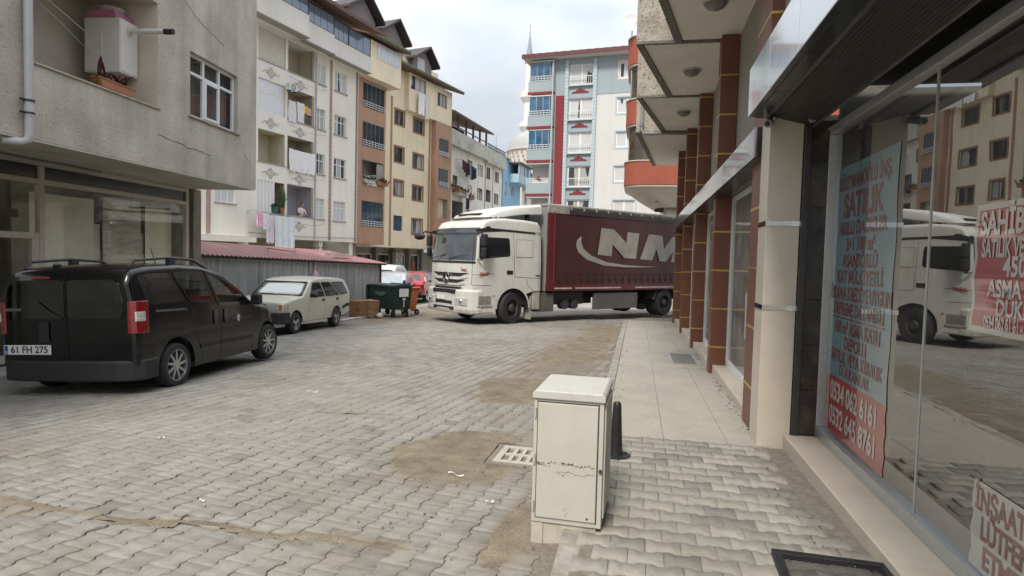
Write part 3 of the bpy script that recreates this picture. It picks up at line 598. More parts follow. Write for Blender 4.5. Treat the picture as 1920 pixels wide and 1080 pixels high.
iron = mat('pale_cast_iron', (.42,.39,.34), .7, var=.15, scale=10, stain=(.3,.26,.2), sscale=5)
t = thing('street_drain', 'pale cast iron street drain grate in the road beside the cabinet', 'drain', (-.97, 5.50, gz(-1, 5.5)), R_(-2))
g = MB(); wx, wy = .215, .235
g.box(-wx, wx, -wy, -wy+.055, -.03, .004).box(-wx, wx, wy-.055, wy, -.03, .004).box(-wx, -wx+.06, -wy+.056, wy-.056, -.03, .004).box(wx-.05, wx, -wy+.056, wy-.056, -.03, .004).box(-wx+.061, wx-.051, -.022, .022, -.03, .0035)
for i in range(1, 4): x = -wx+.06 + i*.08; g.box(x-.02, x+.018, -wy+.056, -.023, -.03, .003).box(x-.02, x+.018, .023, wy-.056, -.03, .003)
g.build('grate', iron, t, bevel=.004)
MB().box(-wx-.06,wx+.06,-wy-.06,-wy-.002,-.05,-.006).box(-wx-.06,wx+.06,wy+.002,wy+.06,-.05,-.006).box(-wx-.06,-wx-.002,-wy,wy,-.05,-.006).box(wx+.002,wx+.06,-wy,wy,-.05,-.006).build('mortar_collar', mat('pavement_mortar', (.2,.2,.2)), t)
MB().box(-wx+.02, wx-.02, -wy+.02, wy-.02, -.4, -.06).build('pit', mat('pit_dark', (.006,.006,.006), 1), t)

t = thing('foot_grate', 'black framed expanded-mesh foot grate in the pavement by the shop step', 'grate', (1.09, 3.42, gz(1, 3.42)+WZ), R_(-3))
blk = mat('grate_black', (.02,.02,.022), .5, .2, var=.3)
g = MB(); X, Y = .30, .30
g.box(-X, X, Y-.05, Y, -.02, .02).box(-X, X, -Y, -Y+.05, -.02, .02).box(-X, -X+.05, -Y+.05, Y-.05, -.02, .02).box(X-.05, X, -Y+.05, Y-.05, -.02, .02)
g.build('frame', blk, t, bevel=.004)
m = MB()
for i in range(-26, 27):
    for s in (1, -1):
        c = i*.02; p = []
        for x in (-X+.05, X-.05):
            p.append((x, s*.55*x + c))
        (xa, ya), (xb, yb) = p; L = Y-.05
        def clip(xa, ya, xb, yb):
            for sgn in (1, -1):
                fa, fb = sgn*ya-L, sgn*yb-L
                if fa > 0 and fb > 0: return None
                if fa > 0: q = fa/(fa-fb); xa, ya = xa+(xb-xa)*q, ya+(yb-ya)*q
                elif fb > 0: q = fb/(fb-fa); xb, yb = xb+(xa-xb)*q, yb+(ya-yb)*q
            return xa, ya, xb, yb
        r = clip(xa, ya, xb, yb)
        if r: xa, ya, xb, yb = r; n = Vector((-(yb-ya), xb-xa, 0)).normalized()*.002; z = .012 + .002*s; m.add([(xa-n.x,ya-n.y,z),(xb-n.x,yb-n.y,z),(xb+n.x,yb+n.y,z),(xa+n.x,ya+n.y,z)],[(0,1,2,3)])
m.build('mesh', mat('mesh_steel', (.06,.06,.06), .4, .5), t)
MB().box(-X+.03, X-.03, -Y+.03, Y-.03, -.1, -.03).build('pit', mat('pit_dark', (.01,.01,.01), 1), t)

t = thing('service_hatch', 'framed service hatch with a grey grille half set in the terrazzo pavement', 'hatch', (.65, 12.15, gz(0, 12.15)+WZ), (math.atan(SLOPE), 0, 0))
MB().box(-.50,.50,-.80,-.74,-.02,.006).box(-.5,.5,.74,.8,-.02,.006).box(-.5,-.45,-.74,.74,-.02,.006).box(.45,.5,-.74,.74,-.02,.006).box(.0,.04,-.74,.74,-.02,.006).build('frame', mat('hatch_frame', (.42,.41,.39), .5, .3, var=.1), t)
MB().box(-.45, 0, -.74, .74, -.02, .004).build('stone_plate', ter, t)
g = MB().box(.04, .45, -.74, .74, -.05, -.02)
for i in range(12): g.box(.05+i*.033, .066+i*.033, -.73, .73, -.02, .004)
for i in range(9): g.box(.04, .45, -.72+i*.18, -.70+i*.18, -.02, .003)
g.build('grille', mat('grille_grey', (.13,.135,.14), .5, .4, var=.2), t)

grass = mat('grass_blade', (.09,.12,.035), .7, var=.4, scale=20)
def tuft(x, y, z, n, h, seed, lab):
    r = random.Random(seed); m = MB()
    for i in range(n):
        a = r.uniform(0, 6.28); l = h*r.uniform(.5, 1.1); bx, by = x-x+r.gauss(0,.02), r.gauss(0,.025); w_ = .0025; pts = []
        for k in range(5):
            q = k/4; pts.append((bx+math.cos(a)*l*.5*q*q, by+math.sin(a)*l*.5*q*q, l*q*(1-.25*q)))
        P = [[(p[0]-math.sin(a)*w_*(1-k/4.2), p[1]+math.cos(a)*w_*(1-k/4.2), p[2]), (p[0]+math.sin(a)*w_*(1-k/4.2), p[1]-math.cos(a)*w_*(1-k/4.2), p[2])] for k, p in enumerate(pts)]
        m.grid(P)
    o = m.build('grass_tuft', grass); o.location = (x, y, z); return tag(o, lab, 'grass tuft', 'weeds at the slab edge')
tuft(-.12, 6.0, gz(0,6)+WZ-.01, 26, .13, 1, 'small green grass tuft behind the bollard at the slab edge')
tuft(.20, 6.05, gz(0,6)+WZ-.01, 12, .05, 2, 'tiny grass tuft in the joint below the terrazzo slabs')
# litter
def litter(nm, x, y, z, rot, col, lab, s):
    m = MB().grid([[(s[0]*(i/6-.5), s[1]*(j/2-.5) + .012*math.sin(i*1.1)*s[0]*8, .004+.006*math.sin(i*.9+j)+.004*(j == 1)) for j in range(3)] for i in range(7)])
    o = m.build('litter', mat('litter_'+nm, col, .6, var=.1), smooth=60); o.location = (x, y, z+.012); o.rotation_euler = (0, 0, rot); return tag(o, lab, 'litter', 'litter on the street')
litter('white', -1.38, 4.78, gz(-1.4,4.8), -.25, (.62,.6,.55), 'white paper strip lying on the brown soil patch', (.14, .014))
litter('white', -.98, 4.28, gz(-1,4.3), .5, (.62,.6,.55), 'scrap of white paper on the pavers left of the cabinet', (.06, .02))
litter('white', -4.3, 5.0, gz(-4.3,5), .9, (.62,.6,.55), 'white paper scrap alone on the open paving at left', (.05, .02))
litter('white', -2.9, 3.75, gz(-3,3.7), .2, (.66,.64,.6), 'white bit of litter in the broken paving seam', (.035, .025))
litter('white', -4.1, 7.4, gz(-4,7.4), .1, (.6,.58,.52), 'thin white scrap on the paving beside the black van', (.14, .02))
pb = MB(); r = random.Random(4)
for i in range(420):
    q = r.random()
    if q < .6: x, y = 1.235-abs(r.gauss(0,.05)), r.uniform(6.2, 15)
    elif q < .8: x, y = r.uniform(1.05, 1.34), r.uniform(2.6, 6)
    else: x, y = -.25+abs(r.gauss(0,.06)), r.uniform(4.8, 14)
    s = r.uniform(.003, .010) if r.random() < .93 else .018; pb.sphere((x, y, gz(0,y)+WZ+.003), (s, s*r.uniform(.6,1), s*.6), 6, 4)
for i in range(260):
    x = r.gauss(-1.5, .9) if i % 3 else r.uniform(-5, -.5); y = r.uniform(3.1, 11); s = r.uniform(.004, .013)
    z = float(gz_np(np.array(x), np.array(y)))+.004; pb.sphere((x, y, z), (s, s*r.uniform(.6,1), s*.6), 6, 4)
tag(pb.build('pebbles', mat('pebble_stone', (.2,.185,.16), .9, var=.5, scale=2)), 'loose pebbles scattered over the road', 'pebbles', kind='stuff')

# ================================================================== grey rendered building on the left
GB = thing('grey_building', 'grey cement-rendered building overhanging a glazed shop at left', 'building', (-8.46, 12.67, gz(-8.46,12.67)), R_(90+6.5))
zb = gz(-8.46, 12.67); GZ = lambda z: z - zb          # local x along the street (away from us), y inward
def stucco():
    m = bpy.data.materials.new('grey_stucco'); m.use_nodes = True; nt = m.node_tree; N = nt.nodes.new; L = nt.links.new; b = nt.nodes['Principled BSDF']; b.inputs['Roughness'].default_value = .95; b.inputs['Specular IOR Level'].default_value = .2
    tc = N('ShaderNodeTexCoord')
    n1 = N('ShaderNodeTexNoise'); n1.inputs['Scale'].default_value = 26; n1.inputs['Detail'].default_value = 6; n1.inputs['Roughness'].default_value = .65; L(tc.outputs['Object'], n1.inputs[0])
    n2 = N('ShaderNodeTexNoise'); n2.inputs['Scale'].default_value = .9; n2.inputs['Detail'].default_value = 7; n2.inputs['Roughness'].default_value = .6; L(tc.outputs['Object'], n2.inputs[0])
    mp = N('ShaderNodeMapping'); mp.inputs['Scale'].default_value = (2.5, 2.5, .25); L(tc.outputs['Object'], mp.inputs[0]); n3 = N('ShaderNodeTexNoise'); n3.inputs['Scale'].default_value = 1; n3.inputs['Detail'].default_value = 5; L(mp.outputs[0], n3.inputs[0])
    c = N('ShaderNodeValToRGB'); e = c.color_ramp.elements; e[0].position = .36; e[0].color = (.27,.24,.20,1); e[1].position = .68; e[1].color = (.56,.515,.445,1); k = e.new(.40); k.color = (.49,.45,.388,1); L(n1.outputs[0], c.inputs[0])
    r2 = N('ShaderNodeMapRange'); r2.inputs['From Min'].default_value = .3; r2.inputs['From Max'].default_value = .7; r2.inputs['To Min'].default_value = .74; r2.inputs['To Max'].default_value = 1.2; L(n2.outputs[0], r2.inputs[0])
    r3 = N('ShaderNodeMapRange'); r3.inputs['From Min'].default_value = .3; r3.inputs['From Max'].default_value = .7; r3.inputs['To Min'].default_value = .82; r3.inputs['To Max'].default_value = 1.1; L(n3.outputs[0], r3.inputs[0])
    m1 = N('ShaderNodeMixRGB'); m1.blend_type = 'MULTIPLY'; m1.inputs[0].default_value = 1; L(c.outputs[0], m1.inputs[1]); L(r2.outputs[0], m1.inputs[2])
    m2 = N('ShaderNodeMixRGB'); m2.blend_type = 'MULTIPLY'; m2.inputs[0].default_value = 1; L(m1.outputs[0], m2.inputs[1]); L(r3.outputs[0], m2.inputs[2]); L(m2.outputs[0], b.inputs['Base Color'])
    bp = N('ShaderNodeBump'); bp.inputs['Strength'].default_value = .7; bp.inputs['Distance'].default_value = .02; L(n1.outputs[0], bp.inputs['Height']); L(bp.outputs[0], b.inputs['Normal'])
    return m
stuc = stucco()
def wall_holes(mb, u0, u1, z0, z1, holes, depth, y=0):
    """front face at y with rectangular openings and reveals running inward (+y)"""
    us = sorted({u0, u1, *[c for h in holes for c in h[:2]]}); zs = sorted({z0, z1, *[c for h in holes for c in h[2:4]]})
    us = [u for u in us if u0 <= u <= u1]; zs = [z for z in zs if z0 <= z <= z1]
    for a, b in zip(us[:-1], us[1:]):
        for c, d in zip(zs[:-1], zs[1:]):
            mu, mz = (a+b)/2, (c+d)/2
            if any(h[0] < mu < h[1] and h[2] < mz < h[3] for h in holes): continue
            mb.quad((a,y,c),(b,y,c),(b,y,d),(a,y,d))
    for h in holes:
        a, b, c, d = h[:4]; e = y+(h[4] if len(h) > 4 else depth)
        mb.quad((a,y,c),(a,e,c),(b,e,c),(b,y,c)).quad((a,y,d),(b,y,d),(b,e,d),(a,e,d)).quad((a,y,c),(a,y,d),(a,e,d),(a,e,c)).quad((b,y,c),(b,e,c),(b,e,d),(b,y,d))
    return mb
holes = [(-6.02, -3.37, GZ(4.05), GZ(5.80), 0), (-2.46, -.79, GZ(4.14), GZ(5.32)), (-2.46, -.79, GZ(7.2), GZ(8.5)), (-6.02, -3.37, GZ(6.9), GZ(8.6), .9)]
wm = MB(); wall_holes(wm, -14, 0, GZ(3.06), GZ(9.5), holes, .16)
wm.quad((0,0,GZ(3.06)),(0,9,GZ(3.06)),(0,9,GZ(9.5)),(0,0,GZ(9.5))).quad((-14,9,GZ(3.06)),(-14,0,GZ(3.06)),(-14,0,GZ(9.5)),(-14,9,GZ(9.5))).quad((-14,0,GZ(9.5)),(0,0,GZ(9.5)),(0,9,GZ(9.5)),(-14,9,GZ(9.5)))
wall = wm.build('wall', stuc, GB)
# hair cracks in the render
def crack(pts, seed):
    r = random.Random(seed); m = MB(); P = []
    for (a, b), (c, d) in zip(pts[:-1], pts[1:]):
        for i in range(8): q = i/8; P.append((a+(c-a)*q+r.gauss(0,.012), b+(d-b)*q+r.gauss(0,.012)))
    for (a, b), (c, d) in zip(P[:-1], P[1:]): k = r.uniform(.002,.006); m.quad((a,-.003,b-k),(c,-.003,d-k),(c,-.003,d+k),(a,-.003,b+k))
    return m
ck = crack([(-2.9,GZ(6.3)),(-2.2,GZ(5.95)),(-1.2,GZ(5.75))],1); k2 = crack([(-3.4,GZ(3.62)),(-2.4,GZ(3.55)),(-1.7,GZ(3.5))],2); k3 = crack([(-.7,GZ(4.1)),(-.5,GZ(3.75)),(-.05,GZ(3.5))],3)
for k in (k2, k3): ck.add(k.v, k.f)
ck.build('crack', mat('crack_dark', (.05,.045,.04), 1), wall)
MB().box(-14, -.005, .004, 1.52, GZ(3.035), GZ(3.058)).build('soffit', mat('soffit_grey', (.55,.52,.45), .9, var=.12, scale=2, stain=(.42,.38,.31), sscale=1.5), GB)
# balcony recess
rc = MB(); a, b, c, d = -6.02, -3.37, GZ(3.1), GZ(5.80)
rc.quad((a-.6,1.25,c),(b,1.25,c),(b,1.25,d),(a-.6,1.25,d)).quad((b,.0,c+.95),(b,1.25,c+.95),(b,1.25,d),(b,.0,d)).quad((a-.6,.02,d),(b,.02,d),(b,1.25,d),(a-.6,1.25,d)).quad((a-.6,.1,c+.1),(b,.1,c+.1),(b,1.25,c+.1),(a-.6,1.25,c+.1)).quad((a-.6,.1,c),(a-.6,1.25,c),(a-.6,1.25,d),(a-.6,.1,d))
rc.quad((a-.6,.1,c),(b,.1,c),(b,.1,GZ(4.05)),(a-.6,.1,GZ(4.05)))
rc.build('balcony_recess', mat('recess_tile', (.56,.50,.42), .6, var=.08, scale=2), GB)
MB().box(-6.02, -3.33, -.03, .12, GZ(4.035), GZ(4.06)).build('parapet_cap', mat('cap_stone', (.42,.38,.32), .7, var=.15, scale=10), GB, bevel=.006)
# balcony door-window at the back
fm = mat('cream_frame', (.36,.31,.22), .6, var=.1)
f = MB().box(-6.3, -6.2, 1.20, 1.25, GZ(3.2), GZ(5.3)).box(-5.58, -5.44, 1.19, 1.25, GZ(3.2), GZ(5.3)).box(-6.2, -5.58, 1.19, 1.25, GZ(5.2), GZ(5.3)).box(-6.2, -5.58, 1.20, 1.25, GZ(4.72), GZ(4.80)).box(-5.66, -5.58, 1.215, 1.25, GZ(3.2), GZ(4.72)).build('window', fm, GB, bevel=.006)
MB().box(-6.2, -5.6, 1.235, 1.245, GZ(3.2), GZ(5.2)).build('pane', mat_pane('old_pane', dark=(.04,.045,.045), curtain=(.10,.10,.09), cover=.5), f)
# main window
def big_window(u0, u1, z0, z1):
    f = MB(); y0, y1 = .085, .14
    f.box(u0, u1, y0, y1, z1-.05, z1).box(u0, u1, y0, y1, z0, z0+.055).box(u0, u0+.05, y0, y1, z0+.055, z1-.05).box(u1-.05, u1, y0, y1, z0+.055, z1-.05)
    h = z1-(z1-z0)*.30; a = u0+(u1-u0)*.34; b = u0+(u1-u0)*.665
    f.box(u0+.05, u1-.05, y0, y1, h-.025, h+.025).box(a-.028, a+.028, y0+.001, y1, z0+.055, z1-.05).box(b-.028, b+.028, y0+.001, y1, z0+.055, z1-.05)
    f.box(a+.028, a+.075, y0-.02, y0+.02, z0+.06, h-.03).box(b-.075, b-.03, y0-.02, y0+.02, z0+.06, h-.03).box(a+.075, b-.075, y0-.02, y0+.02, h-.08, h-.03).box(a+.075, b-.075, y0-.02, y0+.02, z0+.06, z0+.11)
    f = f.build('window', white_frame, GB, bevel=.004)
    MB().quad((u0+.02,.115,z0+.02),(u1-.02,.115,z0+.02),(u1-.02,.115,z1-.02),(u0+.02,.115,z1-.02)).build('pane', mat_glass('house_glass', (.9,.93,.92), ior=1.42), f)
    cu = MB().grid([[(u0+(u1-u0)*i/90, .26+.02*math.sin(i*.9+.7*math.sin(i*.21)), z) for i in range(91)] for z in (z0, z1)])
    cu.build('curtain', mat('net_curtain', (.13,.13,.125), .9, var=.25, scale=2), f, smooth=60)
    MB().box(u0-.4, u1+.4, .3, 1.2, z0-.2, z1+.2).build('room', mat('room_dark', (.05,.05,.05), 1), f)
    MB().box(u0-.06, u1+.06, -.045, .085, z0-.03, z0-.002).build('sill', mat('sill_stone', (.33,.31,.28), .7, var=.2), f, bevel=.005)
big_window(-2.46, -.79, GZ(4.14), GZ(5.32)); big_window(-2.46, -.79, GZ(7.2), GZ(8.5))
# ground floor: glazed shop behind the overhang
alb = mat('beige_aluminium', (.50,.45,.385), .5, .1, var=.08, scale=10)
f = MB(); y0, y1 = 1.47, 1.55; top = GZ(3.02)
f.box(-14, -.16, y0, y1, top-.07, top).box(-14, -.16, y0, y1, GZ(2.66), GZ(2.74)).box(-14, -.16, y0, y1, zb*0+.12, .24)
for u in (-.20, -4.10, -8.0, -12): f.box(u-.06, u+.045, y0-.004, y1+.004, .12, top)
f.box(-8.0+.045, -4.16, y0+.002, y1-.002, GZ(1.78), GZ(1.88)).box(-4.3, -4.16, y0+.003, y1-.003, .24, GZ(1.78))
f = f.build('storefront', alb, GB, bevel=.006)
MB().quad((-14,1.51,.2),(-.18,1.51,.2),(-.18,1.51,GZ(2.68)),(-14,1.51,GZ(2.68))).build('pane', mat_glass('left_shop_glass', (.97,.98,.95), ior=1.5), f)
MB().box(-14, -.18, 1.505, 1.515, GZ(2.73), top-.06).build('transom_pane', mat('transom_dark', (.035,.042,.045), .15, var=.2, coat=.3), f)
# rolled blinds and panels standing inside
inn = MB()
pp = mat('paper_panel', (.72,.71,.60), .9, var=.14, scale=1.6)
for u0, u1, z1, m in ((-13.5, -8.1, GZ(2.5), pp), (-4.0, -2.62, GZ(2.55), pp), (-2.40, -1.30, GZ(2.62), mat('board_grey', (.46,.44,.38), .9, var=.35, scale=3, stretch=(1,1,5))), (-1.22, -.30, GZ(2.55), mat('paper_green', (.74,.73,.54), .9, var=.1, scale=2)), (-6.2, -4.6, GZ(2.52), mat('board_grey', (1,1,1))), (-7.9, -6.4, GZ(2.5), pp)):
    MB().grid([[(u0+(u1-u0)*i/10, 1.78+.02*math.sin(i+u0), z) for i in range(11)] for z in (.1, z1*.5, z1)]).build('paper_panel', m, f, smooth=60)
MB().box(-2.60, -2.44, 1.80, 1.9, .1, GZ(2.1)).box(-1.29, -1.18, 1.82, 1.9, .1, GZ(1.98)).build('shelf_upright', mat('shelf_white', (.5,.5,.45), .7), f)
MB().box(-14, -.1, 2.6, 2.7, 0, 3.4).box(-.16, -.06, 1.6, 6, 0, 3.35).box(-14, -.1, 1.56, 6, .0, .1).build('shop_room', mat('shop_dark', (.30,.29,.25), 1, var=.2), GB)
MB().box(-.10, .20, 1.40, 1.75, -.02, GZ(3.034)).build('column', mat('column_old', (.20,.165,.135), .9, var=.3, scale=5, bump=.4, bscale=20, stretch=(4,4,.6)), GB, bevel=.01)
MB().box(.02, .1, 1.76, 9, 0, GZ(3.03)).build('side_wall', concrete, GB)
# drain pipes
pv = mat('pvc_grey', (.47,.47,.47), .45, var=.05); u = -6.02
p = MB().tube([(u,-.075,GZ(9.4)),(u,-.075,GZ(3.10)),(u-.01,-.06,GZ(3.02)),(u-.06,-.02,GZ(2.99)),(u-.22,.1,GZ(2.985))], .052, 16).build('drainpipe', pv, GB, smooth=40)
m = MB()
for z in (3.52, 3.36, 5.9): m.lathe([(.058,GZ(z)-.012),(.064,GZ(z)-.012),(.064,GZ(z)+.012),(.058,GZ(z)+.012)], (u,-.075,0), closed=True).box(u-.12, u-.05, -.08, -.05, GZ(z)-.012, GZ(z)+.012)
m.build('pipe_clamp', dark_metal, p)
MB().tube([(u,-.075,GZ(3.46)),(u,-.075,GZ(3.32))], .058, 16).build('pipe_collar', pv, p, smooth=40)
MB().tube([(-14,1.36,GZ(2.99)),(-3.1,1.36,GZ(2.985))], .045, 12).tube([(-3.1,1.36,GZ(2.985)),(-2.95,1.40,GZ(3.0)),(-2.9,1.41,GZ(3.03))], .04, 10).build('waste_pipe', mat('pipe_old', (.36,.34,.30), .6, var=.15), GB, smooth=40)
MB().tube([(-6,.25,GZ(5.25)),(-5,.35,GZ(5.05)),(-4.2,.5,GZ(4.93)),(-3.4,.9,GZ(4.9))], .006, 6).tube([(-6,.35,GZ(5.2)),(-5,.45,GZ(4.97)),(-3.4,1.0,GZ(4.8))], .005, 6).build('washing_line', pv, GB, smooth=40)

# things on that balcony
Q = GB.matrix_basis
def on_gb(u, y, z): v = root_matrix(GB) @ Vector((u, y, GZ(z))); return v
t = thing('water_heater', 'white boiler cupboard hanging in the balcony of the grey building', 'boiler', on_gb(-3.81, .35, 4.53), R_(96.5))
bw = mat('boiler_white', (.66,.64,.60), .4, var=.04)
MB().box(0, .42, 0, .62, 0, .88).build('casing', bw, t, bevel=.012)
MB().box(-.012, -.001, .30, .60, .03, .64).build('front_panel', bw, t, bevel=.004)
MB().box(.01, .41, -.008, -.001, .03, .86).build('side_panel', bw, t, bevel=.004)
fl = MB().tube([(.21, .0, .73), (.21, -.62, .72)], .042, 16).lathe([(.045,0),(.07,0),(.07,.03),(.045,.03)], (.21,-.032,.73), 'y', closed=True).build('flue', mat('flue_white', (.62,.61,.58), .4, var=.05), t, smooth=40)
MB().tube([(.21,-.62,.72),(.21,-.78,.717)], .046, 14).build('flue_cap', black_plastic, fl, smooth=40)
for x in (.12, .2, .3): MB().tube([(x,.3,-.001),(x,.3,-.22),(x+.03,.4,-.5)], .014, 8).build('pipe', mat('copper_pale', (.42,.36,.28), .5, .2), t, smooth=40)
t = thing('plastic_tub', 'pink plastic tub with a white basin on top of the boiler cupboard', 'tub', on_gb(-3.82, .42, 5.412), R_(96.5))
MB().prism([(.02,0),(.42,0),(.47,.11),(-.03,.11)], .0, .5, 'y').build('tub', mat('pink_plastic', (.42,.16,.24), .45, var=.08), t, bevel=.01)
MB().lathe([(.001,.112),(.15,.112),(.19,.2),(.2,.21),(.18,.2),(.001,.19)], (.25,.25,0)).build('basin', mat('basin_white', (.6,.58,.55), .4, var=.06), t, smooth=40)
t = thing('flower_trough', 'terracotta flower trough with dark red leaves on the balcony parapet', 'planter', on_gb(-4.72, .045, 4.064), R_(96.5))
tc_ = mat('terracotta_pot', (.36,.15,.075), .7, var=.1)
MB().prism([(.05,0),(.70,0),(.76,.13),(-.02,.13)], -.075, .065, 'y').build('trough', tc_, t, bevel=.008)
MB().box(-.035, .775, -.085, .075, .118, .14).build('rim', tc_, t, bevel=.006)
def leaf(m, p, d, l, w_, droop):
    d = Vector(d).normalized(); sd = d.cross(Vector((0,0,1)));
    if sd.length < .01: sd = Vector((1,0,0))
    sd.normalize(); P = []
    for k in range(7):
        q = k/6; c = Vector(p)+d*l*q+Vector((0,0,-droop*l*q*q)); ww = w_*math.sin(math.pi*min(.97, q*.9+.08)); P.append([c-sd*ww+Vector((0,0,.15*ww)), c, c+sd*ww+Vector((0,0,.15*ww))])
    m.grid(P)
m = MB(); r = random.Random(9)
for i in range(30): leaf(m, (r.uniform(.03,.68), r.uniform(-.03,.03), .12), (r.gauss(0,.6), r.gauss(-.1,.5), r.uniform(.5,1.2)), r.uniform(.2,.44), r.uniform(.018,.034), r.uniform(.1,.9))
m.build('leaves', mat('dark_red_leaf', (.075,.018,.028), .5, var=.6, scale=9), t, smooth=70)
# ================================================================== row of apartment blocks on the left
def facade_window(root, u0, u1, z0, z1, fm, pm, nv=1, hb=.68, y=.10, name='window', bar=.05, sill=None, surround=None, low=0):
    f = MB(); e = bar
    f.box(u0, u1, y, y+.05, z1-e, z1).box(u0, u1, y, y+.05, z0, z0+e).box(u0, u0+e, y, y+.05, z0+e, z1-e).box(u1-e, u1, y, y+.05, z0+e, z1-e)
    for i in range(nv): c = u0+(u1-u0)*(i+1)/(nv+1); f.box(c-e*.6, c+e*.6, y+.002, y+.05, z0+e, z1-e)
    if hb: h = z0+(z1-z0)*hb; f.box(u0+e, u1-e, y+.004, y+.05, h-e*.45, h+e*.45)
    o = f.build(name, fm, root)
    MB().box(u0+.01, u1-.01, y+.03, y+.04, z0+.01, z1-.01).build('pane', pm, o)
    if sill: MB().box(u0-.08, u1+.08, -.07, y, z0-.06, z0-.002).build('sill', sill, o)
    if surround:
        s = .13; MB().box(u0-s, u0, -.025, .02, z0-s, z1+s).box(u1, u1+s, -.025, .02, z0-s, z1+s).box(u0, u1, -.025, .02, z1, z1+s).box(u0, u1, -.025, .02, z0-s, z0).build('surround', surround, o)
    return o
def recess(root, u0, u1, z0, z1, depth, m, name='balcony_recess'):
    r = MB(); r.quad((u0,depth,z0),(u1,depth,z0),(u1,depth,z1),(u0,depth,z1)).quad((u1,0.01,z0),(u1,depth,z0),(u1,depth,z1),(u1,.01,z1)).quad((u0,.01,z0),(u0,depth,z0),(u0,depth,z1),(u0,.01,z1)).quad((u0,.01,z1),(u1,.01,z1),(u1,depth,z1),(u0,depth,z1)).quad((u0,.01,z0),(u0,depth,z0),(u1,depth,z0),(u1,.01,z0))
    return r.build(name, m, root)
def cloth(w, h, seed=0, fold=.05, n=26):
    r = random.Random(seed); a, b, c = r.uniform(0,6), r.uniform(7,12), r.uniform(0,6)
    return MB().grid([[(w*(i/n-.5)*(1-.06*j/6), fold*math.sin(i*b/n*2+a)*(.35+.65*j/6) + .02*math.sin(i*3+j+c), -h*j/6 - .03*h*math.sin(i/n*math.pi)*(j == 0) + .03*h*math.sin(i*1.3+seed)*(j == 6)) for i in range(n+1)] for j in range(7)])
def hang(kind, lab, cat, root, u, y, z, w, h, m, seed, group, rz=0):
    """a cloth pegged up in front of a building"""
    o = cloth(w, h, seed).build(kind, m, smooth=70); o.location = root_matrix(root) @ Vector((u, y, z)); o.rotation_euler = (0, 0, root.rotation_euler.z + rz); return tag(o, lab, cat, group)
cl_white = mat('cloth_white', (.74,.72,.74), .9, var=.04); cl_lace = mat('cloth_lace', (.62,.66,.70), .9, var=.12, scale=12); cl_lilac = mat('cloth_lilac', (.66,.60,.68), .9, var=.08, scale=3)
cl_dark = mat('cloth_dark', (.03,.03,.045), .9, var=.4, scale=3); cl_maroon = mat('cloth_maroon', (.13,.02,.03), .9, var=.3); cl_yellow = mat('cloth_yellow', (.75,.6,.05), .9, var=.05); cl_pink = mat('cloth_pink', (.7,.42,.55), .9, var=.05)
LG = 'laundry hung along the left-hand blocks'
leafm = mat('leaf_green', (.05,.085,.03), .6, var=.5, scale=6); potm = mat('clay_pot', (.33,.13,.06), .75, var=.15); pot_green = mat('pot_green', (.03,.11,.09), .5)
def plant(lab, root, u, y, z, kind, s=1.0, pm=potm, group='potted plants on the balconies', flowers=None):
    t = thing('potted_plant', lab, 'plant', root_matrix(root) @ Vector((u, y, z)), root.rotation_euler.z, group)
    if kind == 'box':
        MB().prism([(-.42*s,0),(.42*s,0),(.48*s,.2*s),(-.48*s,.2*s)], -.12*s, .12*s, 'y').build('pot', pm, t); z0 = .18*s; wx = .42*s
    else:
        MB().lathe([(.001,0),(.15*s,0),(.21*s,.34*s),(.23*s,.35*s),(.19*s,.33*s),(.001,.31*s)], n=16).build('pot', pm, t, smooth=40); z0 = .32*s; wx = .1*s
    m = MB(); fl = MB(); r = random.Random(len(lab)*7+int(u*10))
    for i in range(26 if kind == 'snake' else 90):
        x = r.uniform(-wx, wx)
        if kind == 'snake': leaf(m, (x, r.gauss(0,.05), z0), (r.gauss(0,.22), r.gauss(0,.2), 1), r.uniform(.7,1.35)*s, .045*s, 0)
        else:
            d = (r.gauss(0,1), r.gauss(-.3,.8), r.uniform(-.1,1.3)); p = Vector((x, 0, z0)) + Vector(d).normalized()*r.uniform(0,.25)*s
            leaf(m, p, (r.gauss(0,1), r.gauss(0,1), r.uniform(-.2,.9)), r.uniform(.1,.2)*s, .05*s, .4)
            if flowers and i % 4 == 0: fl.sphere(tuple(p+Vector((r.gauss(0,.1)*s, -.08*s, .12*s))), .035*s, 6, 4)
    m.build('leaves', leafm, t)
    if flowers: fl.build('flowers', flowers, t)
    return t
def ac_unit(lab, root, u, y, z, w=.8, h=.55, d=.3, fans=1, vertical=False):
    t = thing('air_conditioner', lab, 'air conditioner', root_matrix(root) @ Vector((u, y, z)), root.rotation_euler.z, 'air conditioning units on the facades')
    MB().box(-w/2, w/2, -d, 0, 0, h).build('casing', mat('ac_white', (.58,.57,.53), .5, var=.06), t, bevel=.015)
    for i in range(fans):
        c = (0 if fans == 1 else 0, -d-.004, h*(i+.5)/fans); m = MB()
        for r_ in (.10, .17, .24): m.lathe([(r_*h/fans/.55,0),((r_+.03)*h/fans/.55,0),((r_+.03)*h/fans/.55,.006),(r_*h/fans/.55,.006)], c, 'y', 20, closed=True)
        m.build('fan_grille', mat('fan_dark', (.06,.06,.06), .6), t)
    MB().box(-w/2+.05, -w/2+.1, -d, .0, -.06, -.001).box(w/2-.1, w/2-.05, -d, 0, -.06, -.001).build('bracket', dark_metal, t)
    return t

